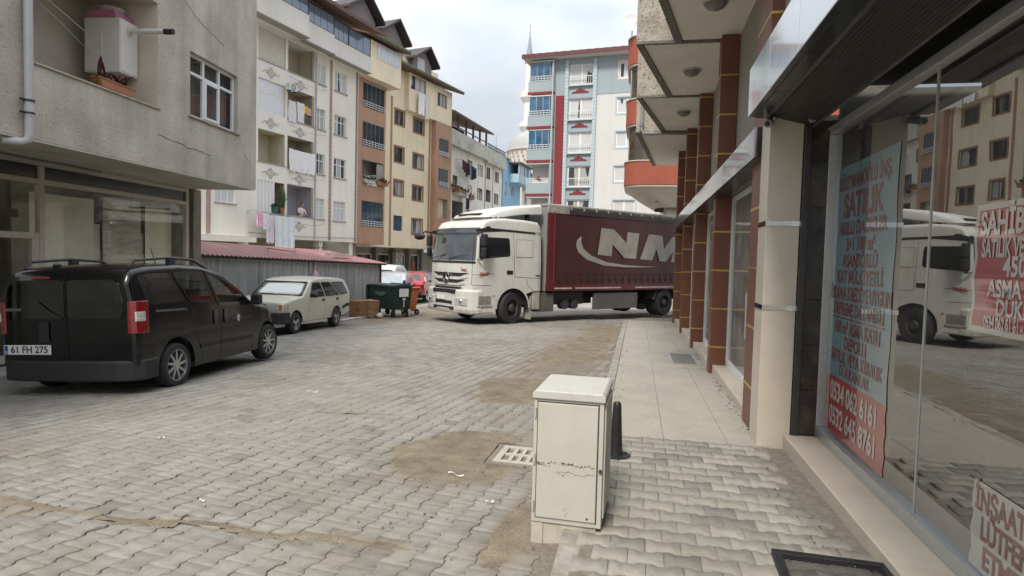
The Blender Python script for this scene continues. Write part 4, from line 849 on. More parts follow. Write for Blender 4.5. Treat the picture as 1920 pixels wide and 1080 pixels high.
# ---------------- cream block
CR = thing('cream_apartment_block', 'cream apartment block with recessed balconies and blue-yellow rosettes', 'building', (-19.75, 36.37, -.9), R_(80))
cz = lambda z: z+.9
cream_w = mat('cream_render', (.74,.71,.645), .9, var=.08, scale=1.6, stretch=(1,1,.28), bump=.15, bscale=25, stain=(.58,.545,.47), sscale=.8)
cream_g = mat('cream_grey_render', (.71,.69,.64), .9, var=.08, scale=1.6, stretch=(1,1,.28), bump=.15, bscale=25, stain=(.55,.53,.48), sscale=.8)
pinkst = mat('pink_band', (.36,.25,.21), .9, var=.25, scale=9)
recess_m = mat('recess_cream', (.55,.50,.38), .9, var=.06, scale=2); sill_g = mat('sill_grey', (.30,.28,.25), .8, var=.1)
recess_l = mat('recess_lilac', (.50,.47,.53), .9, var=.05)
FL = [9.40, 6.62, 3.82]; ZT = [12.18] + FL
holes = []; D_ = (1.30, 2.56); C_ = (-.46, .38); B_ = (-3.0, -.68); A_2 = (-5.30, -3.22)
for i, z in enumerate(ZT):
    holes += [(D_[0], D_[1], cz(z), cz(z+1.26)), (C_[0], C_[1], cz(z), cz(z+1.27)), (B_[0], B_[1], cz(z+.02), cz(z+1.86), .01)]
    holes += [(A_2[0], A_2[1], cz(z+.1-.05*i), cz(z+1.82), .01)]
for i in range(4):
    z = ZT[i]+.35; holes += [(-8.2, -6.9, cz(z-.02), cz(z+1.25)), (-10.6, -9.3, cz(z-.02), cz(z+1.25))]
wm = MB(); wall_holes(wm, -14, 3.93, cz(2.45), cz(13.95), holes, .14)
wm.quad((3.93,0,cz(2.45)),(3.93,8,cz(2.45)),(3.93,8,cz(13.95)),(3.93,0,cz(13.95))).quad((-14,0,cz(2.45)),(3.93,0,cz(2.45)),(3.93,3,cz(2.45)),(-14,3,cz(2.45)))
wm.build('wall', cream_w, CR)
st = MB()
for u0, u1 in ((.80,1.06),(3.58,3.925),(-8.78,-8.50)):
    z = 2.5
    while z < 13.9: st.box(u0, u1, -.018, -.002, cz(z), cz(z+.26)); z += .28
st.build('pilaster_band', pinkst, CR)
for i, z in enumerate(ZT):
    pm = [pane_light, pane_mix, pane_mix, pane_light][i]
    facade_window(CR, D_[0], D_[1], cz(z), cz(z+1.26), white_frame, pm, 2, .66, sill=sill_g)
    facade_window(CR, C_[0], C_[1], cz(z), cz(z+1.27), white_frame, pm, 1, .66, sill=sill_g)
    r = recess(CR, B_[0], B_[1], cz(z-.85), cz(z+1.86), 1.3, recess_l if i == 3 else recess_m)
    MB().quad((B_[0],.06,cz(z-.85)),(B_[1],.06,cz(z-.85)),(B_[1],.06,cz(z+.02)),(B_[0],.06,cz(z+.02))).build('parapet_inside', recess_m, r)
    facade_window(CR, B_[0]+.05, B_[0]+.85, cz(z-.8), cz(z+1.3), mat('door_wood', (.16,.06,.025), .5, var=.2), pane_dark, 0, .72, y=1.22, name='balcony_door')
    MB().box(B_[0]-.05, B_[1]+.05, -.06, .08, cz(z-.03), cz(z+.015)).build('parapet_cap', sill_g, CR)
    MB().box(B_[1]-.16, B_[1]-.02, .02, .16, cz(z+.02), cz(z+1.85)).build('balcony_post', sill_g, CR)
    if i == 1: facade_window(CR, A_2[0], A_2[1], cz(z+.05), cz(z+1.82), white_frame, mat_pane('window_bright', curtain=(.75,.76,.8), cover=.95), 2, .62, y=.06)
    else:
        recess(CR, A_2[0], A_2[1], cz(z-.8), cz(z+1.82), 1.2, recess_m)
        MB().box(A_2[0]-.05, A_2[1]+.05, -.05, .08, cz(z+.0), cz(z+.05)).build('parapet_cap', sill_g, CR)
    zz = ZT[i]+.35; facade_window(CR, -8.2, -6.9, cz(zz-.02), cz(zz+1.25), white_frame, pane_light, 2, 0, sill=sill_g); facade_window(CR, -10.6, -9.3, cz(zz-.02), cz(zz+1.25), white_frame, pane_light, 1, 0, sill=sill_g)
    # rosettes on the parapets
    for (ua, ub), zo in (((B_), z-.58), ((A_2), z-.52)):
        u = (ua+ub)/2-.1; pts = []
        if i == 3 and ua == A_2[0]: continue
        for k in range(32): a = k*2*math.pi/32; rr = .32*(1+.20*math.cos(4*a))*(1 if True else 0); pts.append((u+rr*1.05*math.cos(a), cz(zo)+rr*.84*math.sin(a)))
        o = MB().prism(pts, -.014, -.001, 'y').build('rosette', mat('rosette_blue', (.36,.40,.50), .9, var=.35, scale=14), CR)
        MB().prism([(u+.22*(1+.25*math.cos(6*a))*math.cos(a), cz(zo)+.13*(1+.25*math.cos(6*a))*math.sin(a)) for a in [k*2*math.pi/24 for k in range(24)]], -.022, -.0145, 'y').build('rosette_heart', mat('rosette_yellow', (.62,.45,.25), .9, var=.3, scale=12), o)
        v = MB()
        for s in (-1, 1):
            for k in range(5): v.sphere((u+s*(.36+.07*k), -.008, cz(zo)+.07*math.sin(k*1.7+s)), (.045,.01,.028), 8, 5)
        v.build('rosette_vine', mat('rosette_vine', (.33,.33,.26), .9, var=.4, scale=20), o)
MB().grid([[(A_2[0]+.02+(A_2[1]-A_2[0]-.04)*i/60, .03+.035*math.sin(i*.95), cz(z)) for i in range(61)] for z in (12.3, 13.2, 14.0)]).build('balcony_curtain', mat('curtain_ivory', (.56,.53,.47), .9, var=.06), CR, smooth=70)
MB().grid([[(A_2[0]-.3+1.55*i/40, .02+.045*math.sin(i*.9), cz(z)) for i in range(41)] for z in (3.8, 4.8, 5.66)]).build('balcony_curtain', mat('curtain_white', (.68,.67,.66), .9, var=.05), CR, smooth=70)
# projecting top storey
tm = MB(); tm.box(-14, -2.6, -1.15, .0, cz(14.1), cz(15.35)).box(-2.6, .0, -.95, .0, cz(13.98), cz(15.12)); tm.box(.0, 4.05, -.85, .0, cz(13.96), cz(15.0)); tm.box(-14, 4.05, .0, 8, cz(13.96), cz(16.7)); tm.build('top_storey', cream_g, CR, bevel=.01)
MB().box(-14.02, -2.55, -1.19, -.6, cz(14.04), cz(14.1)).box(-2.62, .03, -.99, -.5, cz(13.92), cz(13.98)).box(-.02, 4.08, -.89, -.4, cz(13.9), cz(13.96)).build('string_course', sill_g, CR)
sky_glass = mat('roof_terrace_glass', (.17,.22,.31), .05, var=.04, spec=.8, coat=1.0)
for u0, u1, y, z0, z1 in ((-9, -5.4, -1.1, 15.36, 16.35), (-5.3, -2.65, -1.1, 15.36, 16.35), (-2.5, -.05, -.9, 15.13, 16.3), (.05, 1.55, -.8, 15.02, 16.22), (1.65, 3.98, -.8, 15.02, 16.22)):
    g = MB().box(u0, u1, y, y+.03, cz(z0), cz(z1)).build('glazing', sky_glass, CR)
    fr = MB().box(u0-.05, u0, y-.02, y+.05, cz(z0), cz(z1)).box(u1, u1+.05, y-.02, y+.05, cz(z0), cz(z1)).box(u0, u1, y-.02, y-.001, cz(z0), cz(z0)+.04)
    n = max(3, int((u1-u0)/.6))
    for k in range(1, n): x = u0+(u1-u0)*k/n; fr.box(x-.008, x+.008, y-.01, y-.001, cz(z0)+.04, cz(z1))
    fr.box(u0, u1, y-.03, y-.001, cz(z1)-.08, cz(z1)); fr.build('glazing_frame', mat('dark_brown_frame', (.045,.03,.028), .5), g)
rw = mat('eave_wood', (.12,.07,.05), .7, var=.2, scale=10); tile_d = mat('roof_tiles', (.14,.075,.06), .85, var=.25, scale=12)
rf = MB(); rf.add([(-14,-1.9,cz(16.35)),(4.3,-1.9,cz(16.35)),(4.3,5,cz(18.6)),(-14,5,cz(18.6)),(-14,-1.9,cz(16.5)),(4.3,-1.9,cz(16.5)),(4.3,5,cz(18.75)),(-14,5,cz(18.75))],[(0,3,2,1),(4,5,6,7),(0,1,5,4),(1,2,6,5),(2,3,7,6),(3,0,4,7)])
rf = rf.build('roof', tile_d, CR); MB().box(-14, 4.3, -1.93, -1.905, cz(16.3), cz(16.52)).build('fascia', rw, rf)
MB().box(-.9, .3, -.2, 1.4, cz(17.0), cz(19.6)).build('chimney', mat('chimney_cream', (.55,.49,.40), .9, var=.06), rf, bevel=.02)
# recessed ground floor
gf = MB(); gf.box(-14, 7.5, 2.6, 2.9, -.3, cz(2.44)); gf.build('ground_floor', mat('ground_floor_wall', (.33,.31,.26), .9, var=.15, scale=1.5), CR)
for u in (-9.6, -5.9, -3.1, .4, 3.6): MB().box(u-.2, u+.2, .25, .65, -.3, cz(2.44)).build('column', cream_w, CR)
for u0, u1 in ((-9.2,-6.4), (-5.4,-3.6), (-2.6,-.2), (.9,3.2)):
    s = MB()
    for k in range(14): s.box(u0, u1, 2.54, 2.595, k*.19-.2, k*.19-.03)
    s.build('shutter', mat('shutter_grey', (.16,.155,.15), .6, .2, var=.15), CR)
MB().box(-9.7, -6.0, -.6, .4, cz(2.15), cz(2.42)).build('awning_slab', cream_w, CR)
m = MB()
for k in range(9): m.tube([(-2.8+k*.35, -.2, cz(1.0)), (-2.8+k*.35, -.2, cz(2.1))], .018, 6)
m.tube([(-2.8,-.2,cz(1.3)),(0,-.2,cz(1.3))], .02, 6).tube([(-2.8,-.2,cz(2.0)),(0,-.2,cz(2.0))], .02, 6)
m.build('railing', dark_metal, CR)
hang('towel', 'large white towel hanging at the left of the third-storey balcony', 'towel', CR, -2.7, -.08, cz(10.55), .62, 1.25, cl_white, 1, LG)
hang('towel', 'second white towel beside the yellow cloth on the cream block', 'towel', CR, -2.0, -.08, cz(10.6), .62, 1.2, cl_white, 2, LG)
hang('cloth', 'small yellow cloth on the washing line of the cream block', 'cloth', CR, -1.35, .1, cz(10.55), .42, .45, cl_yellow, 3, LG)
hang('cloth', 'small pink cloth right of the yellow cloth', 'cloth', CR, -.93, .1, cz(10.5), .38, .45, cl_pink, 4, LG)
hang('bed_sheet', 'white bed sheet draped over the second-storey balcony edge', 'sheet', CR, -1.8, -.1, cz(7.75), 2.4, 1.3, cl_white, 5, LG)
hang('table_cloth', 'long pale lace cloth hanging lowest on the cream block', 'cloth', CR, -3.75, -.55, cz(3.75), 1.75, 2.05, cl_lace, 6, LG)
for k, (u, w_, h_, m, lab) in enumerate(((-5.7,.5,.8,cl_pink,'pale pink shirt at the far left of the long washing line'),(-5.25,.45,.9,cl_white,'white shirt next to the pale pink shirt'),(-4.95,.5,1.6,cl_lilac,'long lilac garment on the washing line beside the lace cloth'))):
    hang('garment', lab, 'clothing', CR, u, -.55, cz(3.85-.05*k), w_, h_, m, 10+k, LG)
MB().tube([(-6,-.55,cz(3.9)),(-4.3,-.55,cz(3.76)),(-2.9,-.55,cz(3.8))], .012, 6).box(-6.05,-5.98,-.6,0,cz(3.84),cz(3.9)).box(-2.95,-2.88,-.6,0,cz(3.76),cz(3.82)).build('washing_line', alu, CR)
plant('tall snake plant in a terracotta pot on the cream balcony', CR, -3.5, -.02, cz(3.88), 'snake', 1.0)
plant('bushy plant in a dark green pot beside the snake plant', CR, -4.0, .0, cz(3.88), 'bush', 1.1, pot_green)
ac_unit('small air conditioner high on the cream block beside the white window', CR, -3.15, -.25, cz(10.95), .6, .4, .3)

for u, z1 in ((3.72, 13.9), (-.56, 13.9)): MB().tube([(u,-.06,cz(z1)),(u,-.06,cz(2.5))], .045, 8).build('drainpipe', mat('pvc_dull', (.45,.44,.41), .6), CR, smooth=40)
r = random.Random(3)
for k in range(5):
    za, zb_ = 13.6-2.78*k, 13.3-2.78*k; m = MB().tube([(-2.9+3.3*i/10, -.03-.25*math.sin(math.pi*i/10), cz(11.9-2.78*k-.22*math.sin(math.pi*i/10))) for i in range(11)], .008, 5); m.build('cable', dark_metal, CR)
MB().tube([(-6,-.05,cz(2.7)),(-2,-.08,cz(2.62)),(3.9,-.05,cz(2.75))], .014, 6).build('cable', dark_metal, CR)
# the boy leaning on the balcony
def skin_body(name, chains, m, parent, root=0, levels=1):
    me = bpy.data.meshes.new(name); vs = []; es = []; rs = []
    for v, r in chains['v']: vs.append(v); rs.append(r)
    me.from_pydata(vs, chains['e'], []); o = bpy.data.objects.new(name, me); COL.objects.link(o); o.parent = parent
    md = o.modifiers.new('skin', 'SKIN'); md.use_smooth_shade = True
    for i, r in enumerate(rs): me.skin_vertices[0].data[i].radius = (r, r) if not isinstance(r, tuple) else r
    me.skin_vertices[0].data[root].use_root = True
    s = o.modifiers.new('sub', 'SUBSURF'); s.levels = levels; s.render_levels = 2
    me.materials.append(m); return o
skin_m = mat('skin', (.45,.27,.19), .6, var=.06); hair_m = mat('hair_black', (.012,.01,.009), .7, var=.3)
t = thing('person', 'person in a pale shirt leaning on the lowest cream balcony', 'person', root_matrix(CR) @ Vector((-1.45, .32, cz(2.98))), CR.rotation_euler.z)
skin_body('body', {'v': [((0,.1,.86),.15),((0,.06,1.05),.13),((0,-.02,1.28),.15),((0,-.06,1.40),.07),((0,-.10,1.49),.06),
    ((.19,-.04,1.32),.065),((.27,-.14,1.08),.048),((.12,-.36,.98),.036),((.05,-.40,.98),.03),((-.19,-.04,1.32),.065),((-.27,-.14,1.08),.048),((-.12,-.36,.98),.036),((-.05,-.40,.98),.03),
    ((.09,.14,.5),.085),((.09,.12,.08),.06),((-.09,.14,.5),.085),((-.09,.12,.08),.06)],
    'e': [(0,1),(1,2),(2,3),(3,4),(2,5),(5,6),(6,7),(7,8),(2,9),(9,10),(10,11),(11,12),(0,13),(13,14),(0,15),(15,16)]}, skin_m, t)
h = MB().sphere((0,-.135,1.60), (.082,.10,.12), 16, 12).sphere((0,-.235,1.59), (.014,.02,.022), 8, 6).sphere((.085,-.13,1.59), (.015,.025,.03), 8, 6).sphere((-.085,-.13,1.59), (.015,.025,.03), 8, 6).build('head', skin_m, t, smooth=60)
MB().sphere((0,-.115,1.64), (.09,.105,.10), 16, 10).build('hair', hair_m, t, smooth=60)
MB().sphere((.033,-.222,1.615), .012, 8, 6).sphere((-.033,-.222,1.615), .012, 8, 6).build('eyes', black_plastic, h)
MB().box(-.025,.025,-.228,-.218,1.535,1.543).build('mouth', mat('lips', (.3,.12,.1), .6), h)
sh_ = MB().lathe([(.19,.88),(.185,1.05),(.21,1.25),(.16,1.37),(.075,1.43)], n=20)
sh_.v = [(x, y*.72-.04+.14*(1.25-z)*.5, z) for x, y, z in sh_.v]
sh_.tube([(.16,-.03,1.34),(.27,-.08,1.2),(.29,-.14,1.08)], [.095,.08,.07], 12).tube([(-.16,-.03,1.34),(-.27,-.08,1.2),(-.29,-.14,1.08)], [.095,.08,.07], 12)
sh_.build('shirt', mat('shirt_pale', (.62,.57,.60), .9, var=.06), t, smooth=60)

# ---------------- beige block with brown bays
BG = thing('beige_apartment_block', 'pale yellow apartment block with brown balcony bays and green-edged roofs', 'building', (-20.05, 49.61, -1.1), R_(76.5))
bz = lambda z: z+1.1
yel = mat('yellow_render', (.77,.675,.50), .9, var=.07, scale=1.6, stretch=(1,1,.28), bump=.1, bscale=20, stain=(.64,.54,.35), sscale=.7)
brn = mat('brown_render', (.41,.245,.17), .9, var=.08, scale=1.6, stretch=(1,1,.3), stain=(.33,.18,.115)); brn2 = mat('brown_surround', (.29,.16,.105), .85, var=.08)
BZ = [12.58, 9.48, 6.7, 3.72]; H_ = [1.1, 1.14, 1.14, 1.2]; holes = []
C1 = (-.32, 1.0); C2 = (2.42, 4.02)
for i, z in enumerate(BZ):
    holes += [(C1[0], C1[1], bz(z), bz(z+H_[i]+.08)), (C2[0], C2[1], bz(z-.14), bz(z+H_[i]-.06)), (-2.9, -1.9, bz(z), bz(z+H_[i]))]
holes += [(-1.0, -.2, bz(15.6), bz(16.7))]
wm = MB(); wall_holes(wm, -8, 8.12, bz(2.3), bz(17.1), holes, .2); wm.quad((-8,0,bz(2.3)),(8.12,0,bz(2.3)),(8.12,3,bz(2.3)),(-8,3,bz(2.3))).quad((8.12,0,bz(2.3)),(8.12,9,bz(2.3)),(8.12,9,bz(17.1)),(8.12,0,bz(17.1)))
wm.build('wall', yel, BG)
for i, z in enumerate(BZ):
    blue = i == 3
    facade_window(BG, C1[0], C1[1], bz(z), bz(z+H_[i]+.08), brown_frame if not blue else mat('blue_shutter_frame', (.02,.05,.09), .5), pane_dark if i in (0,1) else (mat('blue_shutter', (.03,.07,.12), .5, var=.2) if blue else pane_mix), 1, 0, y=.14, surround=None if blue else brn2)
    facade_window(BG, C2[0], C2[1], bz(z-.14), bz(z+H_[i]-.06), brown_frame, [pane_mix, pane_mix, pane_dark, pane_mix][i], 1, 0, y=.14, surround=brn2)
    facade_window(BG, -2.9, -1.9, bz(z), bz(z+H_[i]), brown_frame, pane_dark, 1, 0, y=.14, surround=brn2)
facade_window(BG, 1.30, 3.66, bz(15.80), bz(17.0), brown_frame, pane_light, 2, 0, y=-.30); facade_window(BG, 5.55, 7.25, bz(15.35), bz(16.6), brown_frame, pane_mix, 2, 0, y=-.30)
facade_window(BG, -1.0, -.2, bz(15.6), bz(16.7), brown_frame, pane_dark, 0, 0, y=.14, surround=brn2)
for u0, u1 in ((-.92,-.68),(4.88,5.14)):
    z = 2.4; st = MB().box(u0+.02, u1-.02, -.02, -.001, bz(z), bz(13.6))
    while z < (14.7 if u0 < 0 else 13.6): st.box(u0, u1, -.03, -.002, bz(z), bz(z+.24)); z += .28
    st.build('pilaster_band', mat('brick_band', (.40,.22,.13), .9, var=.2, scale=8), BG)
# bay 1
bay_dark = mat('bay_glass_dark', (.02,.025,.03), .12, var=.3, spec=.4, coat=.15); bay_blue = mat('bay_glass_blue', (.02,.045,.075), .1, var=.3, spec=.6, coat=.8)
def bay(u0, u1, y0, levels, z0, z1, ww, wb, rail=True, m=brn):
    holes = [(ww[0], ww[1], bz(a), bz(b), .05) for a, b, k in levels]
    w = MB(); wall_holes(w, u0, u1, bz(z0), bz(z1), holes, .05, y=y0)
    w.quad((u0,y0,bz(z0)),(u0,0,bz(z0)),(u0,0,bz(z1)),(u0,y0,bz(z1))).quad((u1,y0,bz(z0)),(u1,0,bz(z0)),(u1,0,bz(z1)),(u1,y0,bz(z1))).quad((u0,y0,bz(z0)),(u1,y0,bz(z0)),(u1,0,bz(z0)),(u0,0,bz(z0))).quad((u0,y0,bz(z1)),(u1,y0,bz(z1)),(u1,0,bz(z1)),(u0,0,bz(z1)))
    b = w.build('bay', m, BG)
    for a, c, k in levels:
        if k == 'open':
            r = recess(BG, ww[0], ww[1], bz(a-.6), bz(c), .9, mat('bay_inside', (.28,.25,.22), .9, var=.1)); r.location.y = y0
            continue
        g = MB().box(ww[0], ww[1], y0+.03, y0+.04, bz(a), bz(c)).build('bay_glass', bay_blue if k == 'blue' else bay_dark, b)
        f = MB(); n = 5
        for i in range(n+1): x = ww[0]+(ww[1]-ww[0])*i/n; f.box(x-.012, x+.012, y0+.015, y0+.028, bz(a), bz(c))
        f.box(ww[0], ww[1], y0+.01, y0+.014, bz(c-.05), bz(c)); f.build('bay_frame', mat('bay_alu', (.3,.31,.32), .4, .3) if k != 'blue' else dark_metal, g)
        if rail:
            q = MB()
            for zz in (.08, .24, .4): q.box(ww[0]-.02, ww[1]+.02, y0-.08, y0-.05, bz(a+zz-.02), bz(a+zz+.02))
            for i in range(8): x = ww[0]+(ww[1]-ww[0])*i/7; q.box(x-.012, x+.012, y0-.075, y0-.055, bz(a+.02), bz(a+.45))
            q.build('railing', mat('rail_white', (.62,.63,.64), .4, var=.05), b)
    return b
bay(-6.75, -3.2, -1.2, [(12.6,14.4,''), (9.75,11.55,''), (7.0,8.70,'open'), (3.78,5.67,'blue')], 2.45, 14.6, (-6.0,-3.4), None)
MB().box(-6.9, -2.4, -2.0, -.002, bz(14.62), bz(17.3)).build('top_bay', yel, BG, bevel=.02)
g = MB().box(-5.45, -2.75, -2.03, -2.003, bz(16.1), bz(17.25)).build('glazing', mat('pale_glazing', (.55,.58,.6), .12, var=.12, scale=2, coat=.8), BG)
q = MB()
for i in range(7): x = -5.45+2.7*i/6; q.box(x-.015, x+.015, -2.05, -2.031, bz(16.1), bz(17.25))
q.build('glazing_frame', white_frame, g)
bay(5.3, 8.1, -.5, [(10.9,12.55,''), (8.1,9.8,''), (5.2,7.0,'open')], 2.35, 13.9, (5.85,7.55), None)
ts = MB(); wall_holes(ts, 1.02, 8.12, bz(13.95), bz(17.08), [(1.30,3.66,bz(15.80),bz(17.0)), (5.55,7.25,bz(15.35),bz(16.6))], .2, y=-.42)
ts.quad((1.02,-.42,bz(13.95)),(8.12,-.42,bz(13.95)),(8.12,-.002,bz(13.95)),(1.02,-.002,bz(13.95))).quad((1.02,-.42,bz(13.95)),(1.02,-.002,bz(13.95)),(1.02,-.002,bz(17.08)),(1.02,-.42,bz(17.08))).quad((8.12,-.42,bz(13.95)),(8.12,-.002,bz(13.95)),(8.12,-.002,bz(17.08)),(8.12,-.42,bz(17.08))); ts.build('top_bay', yel, BG)
# roofs
green = mat('green_roof_edge', (.10,.14,.07), .8, var=.25, scale=8); gable = mat('gable_grey', (.24,.21,.22), .9, var=.1)
MB().box(-8, 8.2, 1.2, 8, bz(17.12), bz(19.0)).build('attic', yel, BG)
def slab_roof(u0, u1, ya, yb, za, zb_): return MB().add([(u0,ya,bz(za)),(u1,ya,bz(za)),(u1,yb,bz(zb_)),(u0,yb,bz(zb_)),(u0,ya,bz(za+.2)),(u1,ya,bz(za+.2)),(u1,yb,bz(zb_+.2)),(u0,yb,bz(zb_+.2))],[(0,3,2,1),(4,5,6,7),(0,1,5,4),(1,2,6,5),(2,3,7,6),(3,0,4,7)])
r1 = slab_roof(-7.2, -2.0, -2.6, 1.2, 17.32, 18.4).build('roof', rw, BG); MB().box(-7.2, -2.0, -2.65, -2.605, bz(17.42), bz(17.6)).build('gutter', green, r1)
r2 = slab_roof(-2.0, 9.2, -1.1, 1.2, 17.10, 17.9).build('roof', rw, BG); MB().box(-2.0, 9.2, -1.15, -1.105, bz(17.2), bz(17.36)).build('gutter', green, r2)
for u0, u1, ze, za in ((-6.0, -1.9, 20.1, 21.6), (-2.0, 1.9, 19.6, 21.1), (2.9, 6.5, 19.0, 20.3)):
    um = (u0+u1)/2+.3; y0, y1 = .2, 5
    d = MB().prism([(u0+.3,bz(17.2)),(u1-.3,bz(17.2)),(u1-.3,bz(ze)),(um,bz(za-.1)),(u0+.3,bz(ze))], y0+.5, y1, 'y').build('dormer', gable, BG)
    rr = MB()
    for a, b in ((u0-.1, um), (u1+.1, um)):
        rr.add([(a,y0-.2,bz(ze-.1)),(b,y0-.2,bz(za)),(b,y1,bz(za)),(a,y1,bz(ze-.1)),(a,y0-.2,bz(ze+.1)),(b,y0-.2,bz(za+.2)),(b,y1,bz(za+.2)),(a,y1,bz(ze+.1))],[(0,1,2,3),(4,7,6,5),(0,4,5,1),(1,5,6,2),(2,6,7,3),(3,7,4,0)])
    rr.build('dormer_roof', mat('dormer_edge', (.06,.05,.05), .8, var=.2), d)
    MB().box(u0+.9, u0+2.1, y0+.46, y0+.495, bz(18.3), bz(19.3)).build('dormer_window', pane_light, d)
# shops under it
MB().box(-8, 8, 2.8, 3.1, -.3, bz(2.29)).build('ground_floor', mat('ground_floor_wall', (.1,.1,.1)), BG)
for u in (-6.6, -2.2, .6, 3.2, 5.6, 7.8): MB().box(u-.15, u+.15, 2.3, 2.7, -.3, bz(2.29)).build('column', mat('column_grey', (.25,.24,.22), .8, var=.1), BG)
for u0, u1, m in ((-6.2,-4.4,pane_dark),(-4.2,-2.5,mat('shutter_grey',(0,0,0))),(-1.9,.3,pane_dark),(.9,2.9,pane_dark),(3.5,5.3,pane_dark),(5.9,7.6,pane_dark)):
    o = MB().box(u0, u1, 2.72, 2.795, -.1, bz(1.75)).build('shopfront', m, BG)
    MB().box(u0, u0+.1, 2.66, 2.715, -.1, bz(1.75)).box(u1-.1, u1, 2.66, 2.715, -.1, bz(1.75)).box(u0+.1, u1-.1, 2.66, 2.715, bz(1.66), bz(1.75)).build('shop_frame', white_frame if u0 > -2 else alu, o)
for k, (u, c) in enumerate(((1.2,(.4,.08,.1)),(2.2,(.5,.5,.5)),(4.2,(.3,.1,.12)),(6.4,(.35,.12,.1)))): MB().box(u, u+.6, 2.64, 2.655, bz(.1), bz(1.1)).build('shop_display', mat('display%d' % k, c, .7, var=.3, scale=5), BG)
ac_unit('tall twin-fan air conditioner beside the shop under the beige block', BG, 3.2, 2.2, bz(.55), .95, 1.35, .4, 2)
ac_unit('air conditioner below the eaves of the beige block', BG, -.62, -.02, bz(16.0), .8, .55, .35)
ac_unit('air conditioner beside the geranium balcony of the brown bay', BG, -2.6, -.02, bz(6.3), .8, .7, .35)
hang('towel', 'white towel hanging under the top window of the beige block', 'towel', BG, 2.5, -.75, bz(15.7), .95, 1.9, cl_white, 21, LG)
hang('towel', 'cream towel right of the white towel under the beige top window', 'towel', BG, 3.4, -.75, bz(15.65), .8, 2.0, mat('cloth_cream', (.66,.62,.56), .9, var=.04), 22, LG)
hang('garment', 'small dark blue garment above the white towel', 'clothing', BG, 1.75, -.3, bz(16.15), .5, .6, mat('cloth_navy', (.03,.05,.16), .9, var=.3), 23, LG)
plant('white and green plants on the open brown balcony', BG, -5.4, -1.3, bz(7.02), 'box', 1.3, mat('box_white', (.5,.5,.48), .7), flowers=mat('petal_white', (.6,.6,.55), .8))
plant('green hanging plants at the right end of the brown balcony', BG, -3.75, -1.3, bz(7.0), 'box', 1.5)
hang('cloth', 'patterned white cloth over the open brown balcony edge', 'cloth', BG, -4.9, -1.27, bz(7.4), 1.4, .55, cl_lace, 24, LG)
hang('curtain', 'grey curtain drawn to the corner of the open brown balcony', 'curtain', BG, -3.75, -1.12, bz(8.65), .8, 1.4, mat('curtain_grey', (.36,.34,.32), .9, var=.08), 25, LG)

# ---------------- white block
WH = thing('white_apartment_block', 'off-white apartment block with a stained parapet and a wooden roof terrace', 'building', (-18.45, 67.59, -1.5), R_(84))
wz = lambda z: z+1.5
wht = mat('white_render', (.70,.675,.60), .9, var=.1, scale=1.6, stretch=(1,1,.25), stain=(.42,.40,.36), sscale=.6); parap = mat('stained_parapet', (.46,.445,.40), .9, var=.15, scale=1.2, stain=(.27,.26,.23), sscale=.5)
cols = [(-1.35,.2), (1.8,3.6), (7.8,9.45)]; WZR = [10.95, 8.25, 5.5]; holes = []
for z in WZR:
    for a, b in cols: holes.append((a, b, wz(z), wz(z+1.35)))
    holes.append((4.75, 6.5, wz(z+(.05)), wz(z+1.5), .05))
holes += [(-5.4,-4.0,wz(8.3),wz(10.1)), (-5.4,-2.4,wz(5.6),wz(7.5),.05), (-6.6,-5.9,wz(10.9),wz(12.2))]
wm = MB(); wall_holes(wm, -7, 10.6, wz(2), wz(13.0), holes, .15); wm.quad((10.6,0,wz(2)),(10.6,9,wz(2)),(10.6,9,wz(13)),(10.6,0,wz(13))).quad((-7,0,wz(2)),(10.6,0,wz(2)),(10.6,3,wz(2)),(-7,3,wz(2)))
wm.build('wall', wht, WH); MB().box(-7, 10.6, 2.5, 2.8, -.4, wz(2)).build('ground_floor', mat('ground_floor_wall',(0,0,0)), WH)
for i, z in enumerate(WZR):
    for k, (a, b) in enumerate(cols): facade_window(WH, a, b, wz(z), wz(z+1.35), brown_frame if (k or i != 1) else white_frame, [pane_mix, pane_light, pane_mix][(i+k) % 3], 2, .7 if k else 0, y=.1)
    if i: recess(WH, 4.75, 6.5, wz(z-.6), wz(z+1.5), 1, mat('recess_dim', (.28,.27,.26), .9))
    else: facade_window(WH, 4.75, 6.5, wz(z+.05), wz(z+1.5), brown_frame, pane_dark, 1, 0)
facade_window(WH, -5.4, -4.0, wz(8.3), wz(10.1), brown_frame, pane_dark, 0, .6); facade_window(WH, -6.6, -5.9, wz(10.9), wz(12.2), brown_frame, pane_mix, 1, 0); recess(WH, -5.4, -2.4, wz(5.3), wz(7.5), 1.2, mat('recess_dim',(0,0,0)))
MB().box(-7, 3.9, -.55, .2, wz(12.95), wz(14.5)).box(3.9, 10.7, -.55, .2, wz(12.75), wz(14.3)).build('parapet', parap, WH, bevel=.02)
MB().box(4.35, 4.43, -.05, -.005, wz(2), wz(12.7)).box(7.1, 7.16, -.05, -.005, wz(2), wz(12.7)).build('drainpipe', mat('pipe_brown', (.2,.17,.14), .6), WH)
pg = MB()
for u in (-6.9, -4.9, -2.7, -.6, 1.5, 3.6): pg.box(u-.09, u+.09, -.4, -.22, wz(14.5), wz(16.05))
pg.box(-7, 3.8, -.4, -.3, wz(14.95), wz(15.03)); pg.build('pergola', mat('pergola_wood', (.10,.065,.045), .8, var=.25), WH)
MB().add([(-7.2,-.9,wz(16.0)),(4.6,-.9,wz(16.0)),(4.6,5,wz(17.6)),(-7.2,5,wz(17.6)),(-7.2,-.9,wz(16.2)),(4.6,-.9,wz(16.2)),(4.6,5,wz(17.8)),(-7.2,5,wz(17.8))],[(0,3,2,1),(4,5,6,7),(0,1,5,4),(1,2,6,5),(2,3,7,6),(3,0,4,7)]).build('roof', mat('terrace_roof', (.10,.06,.05), .8, var=.2), WH)
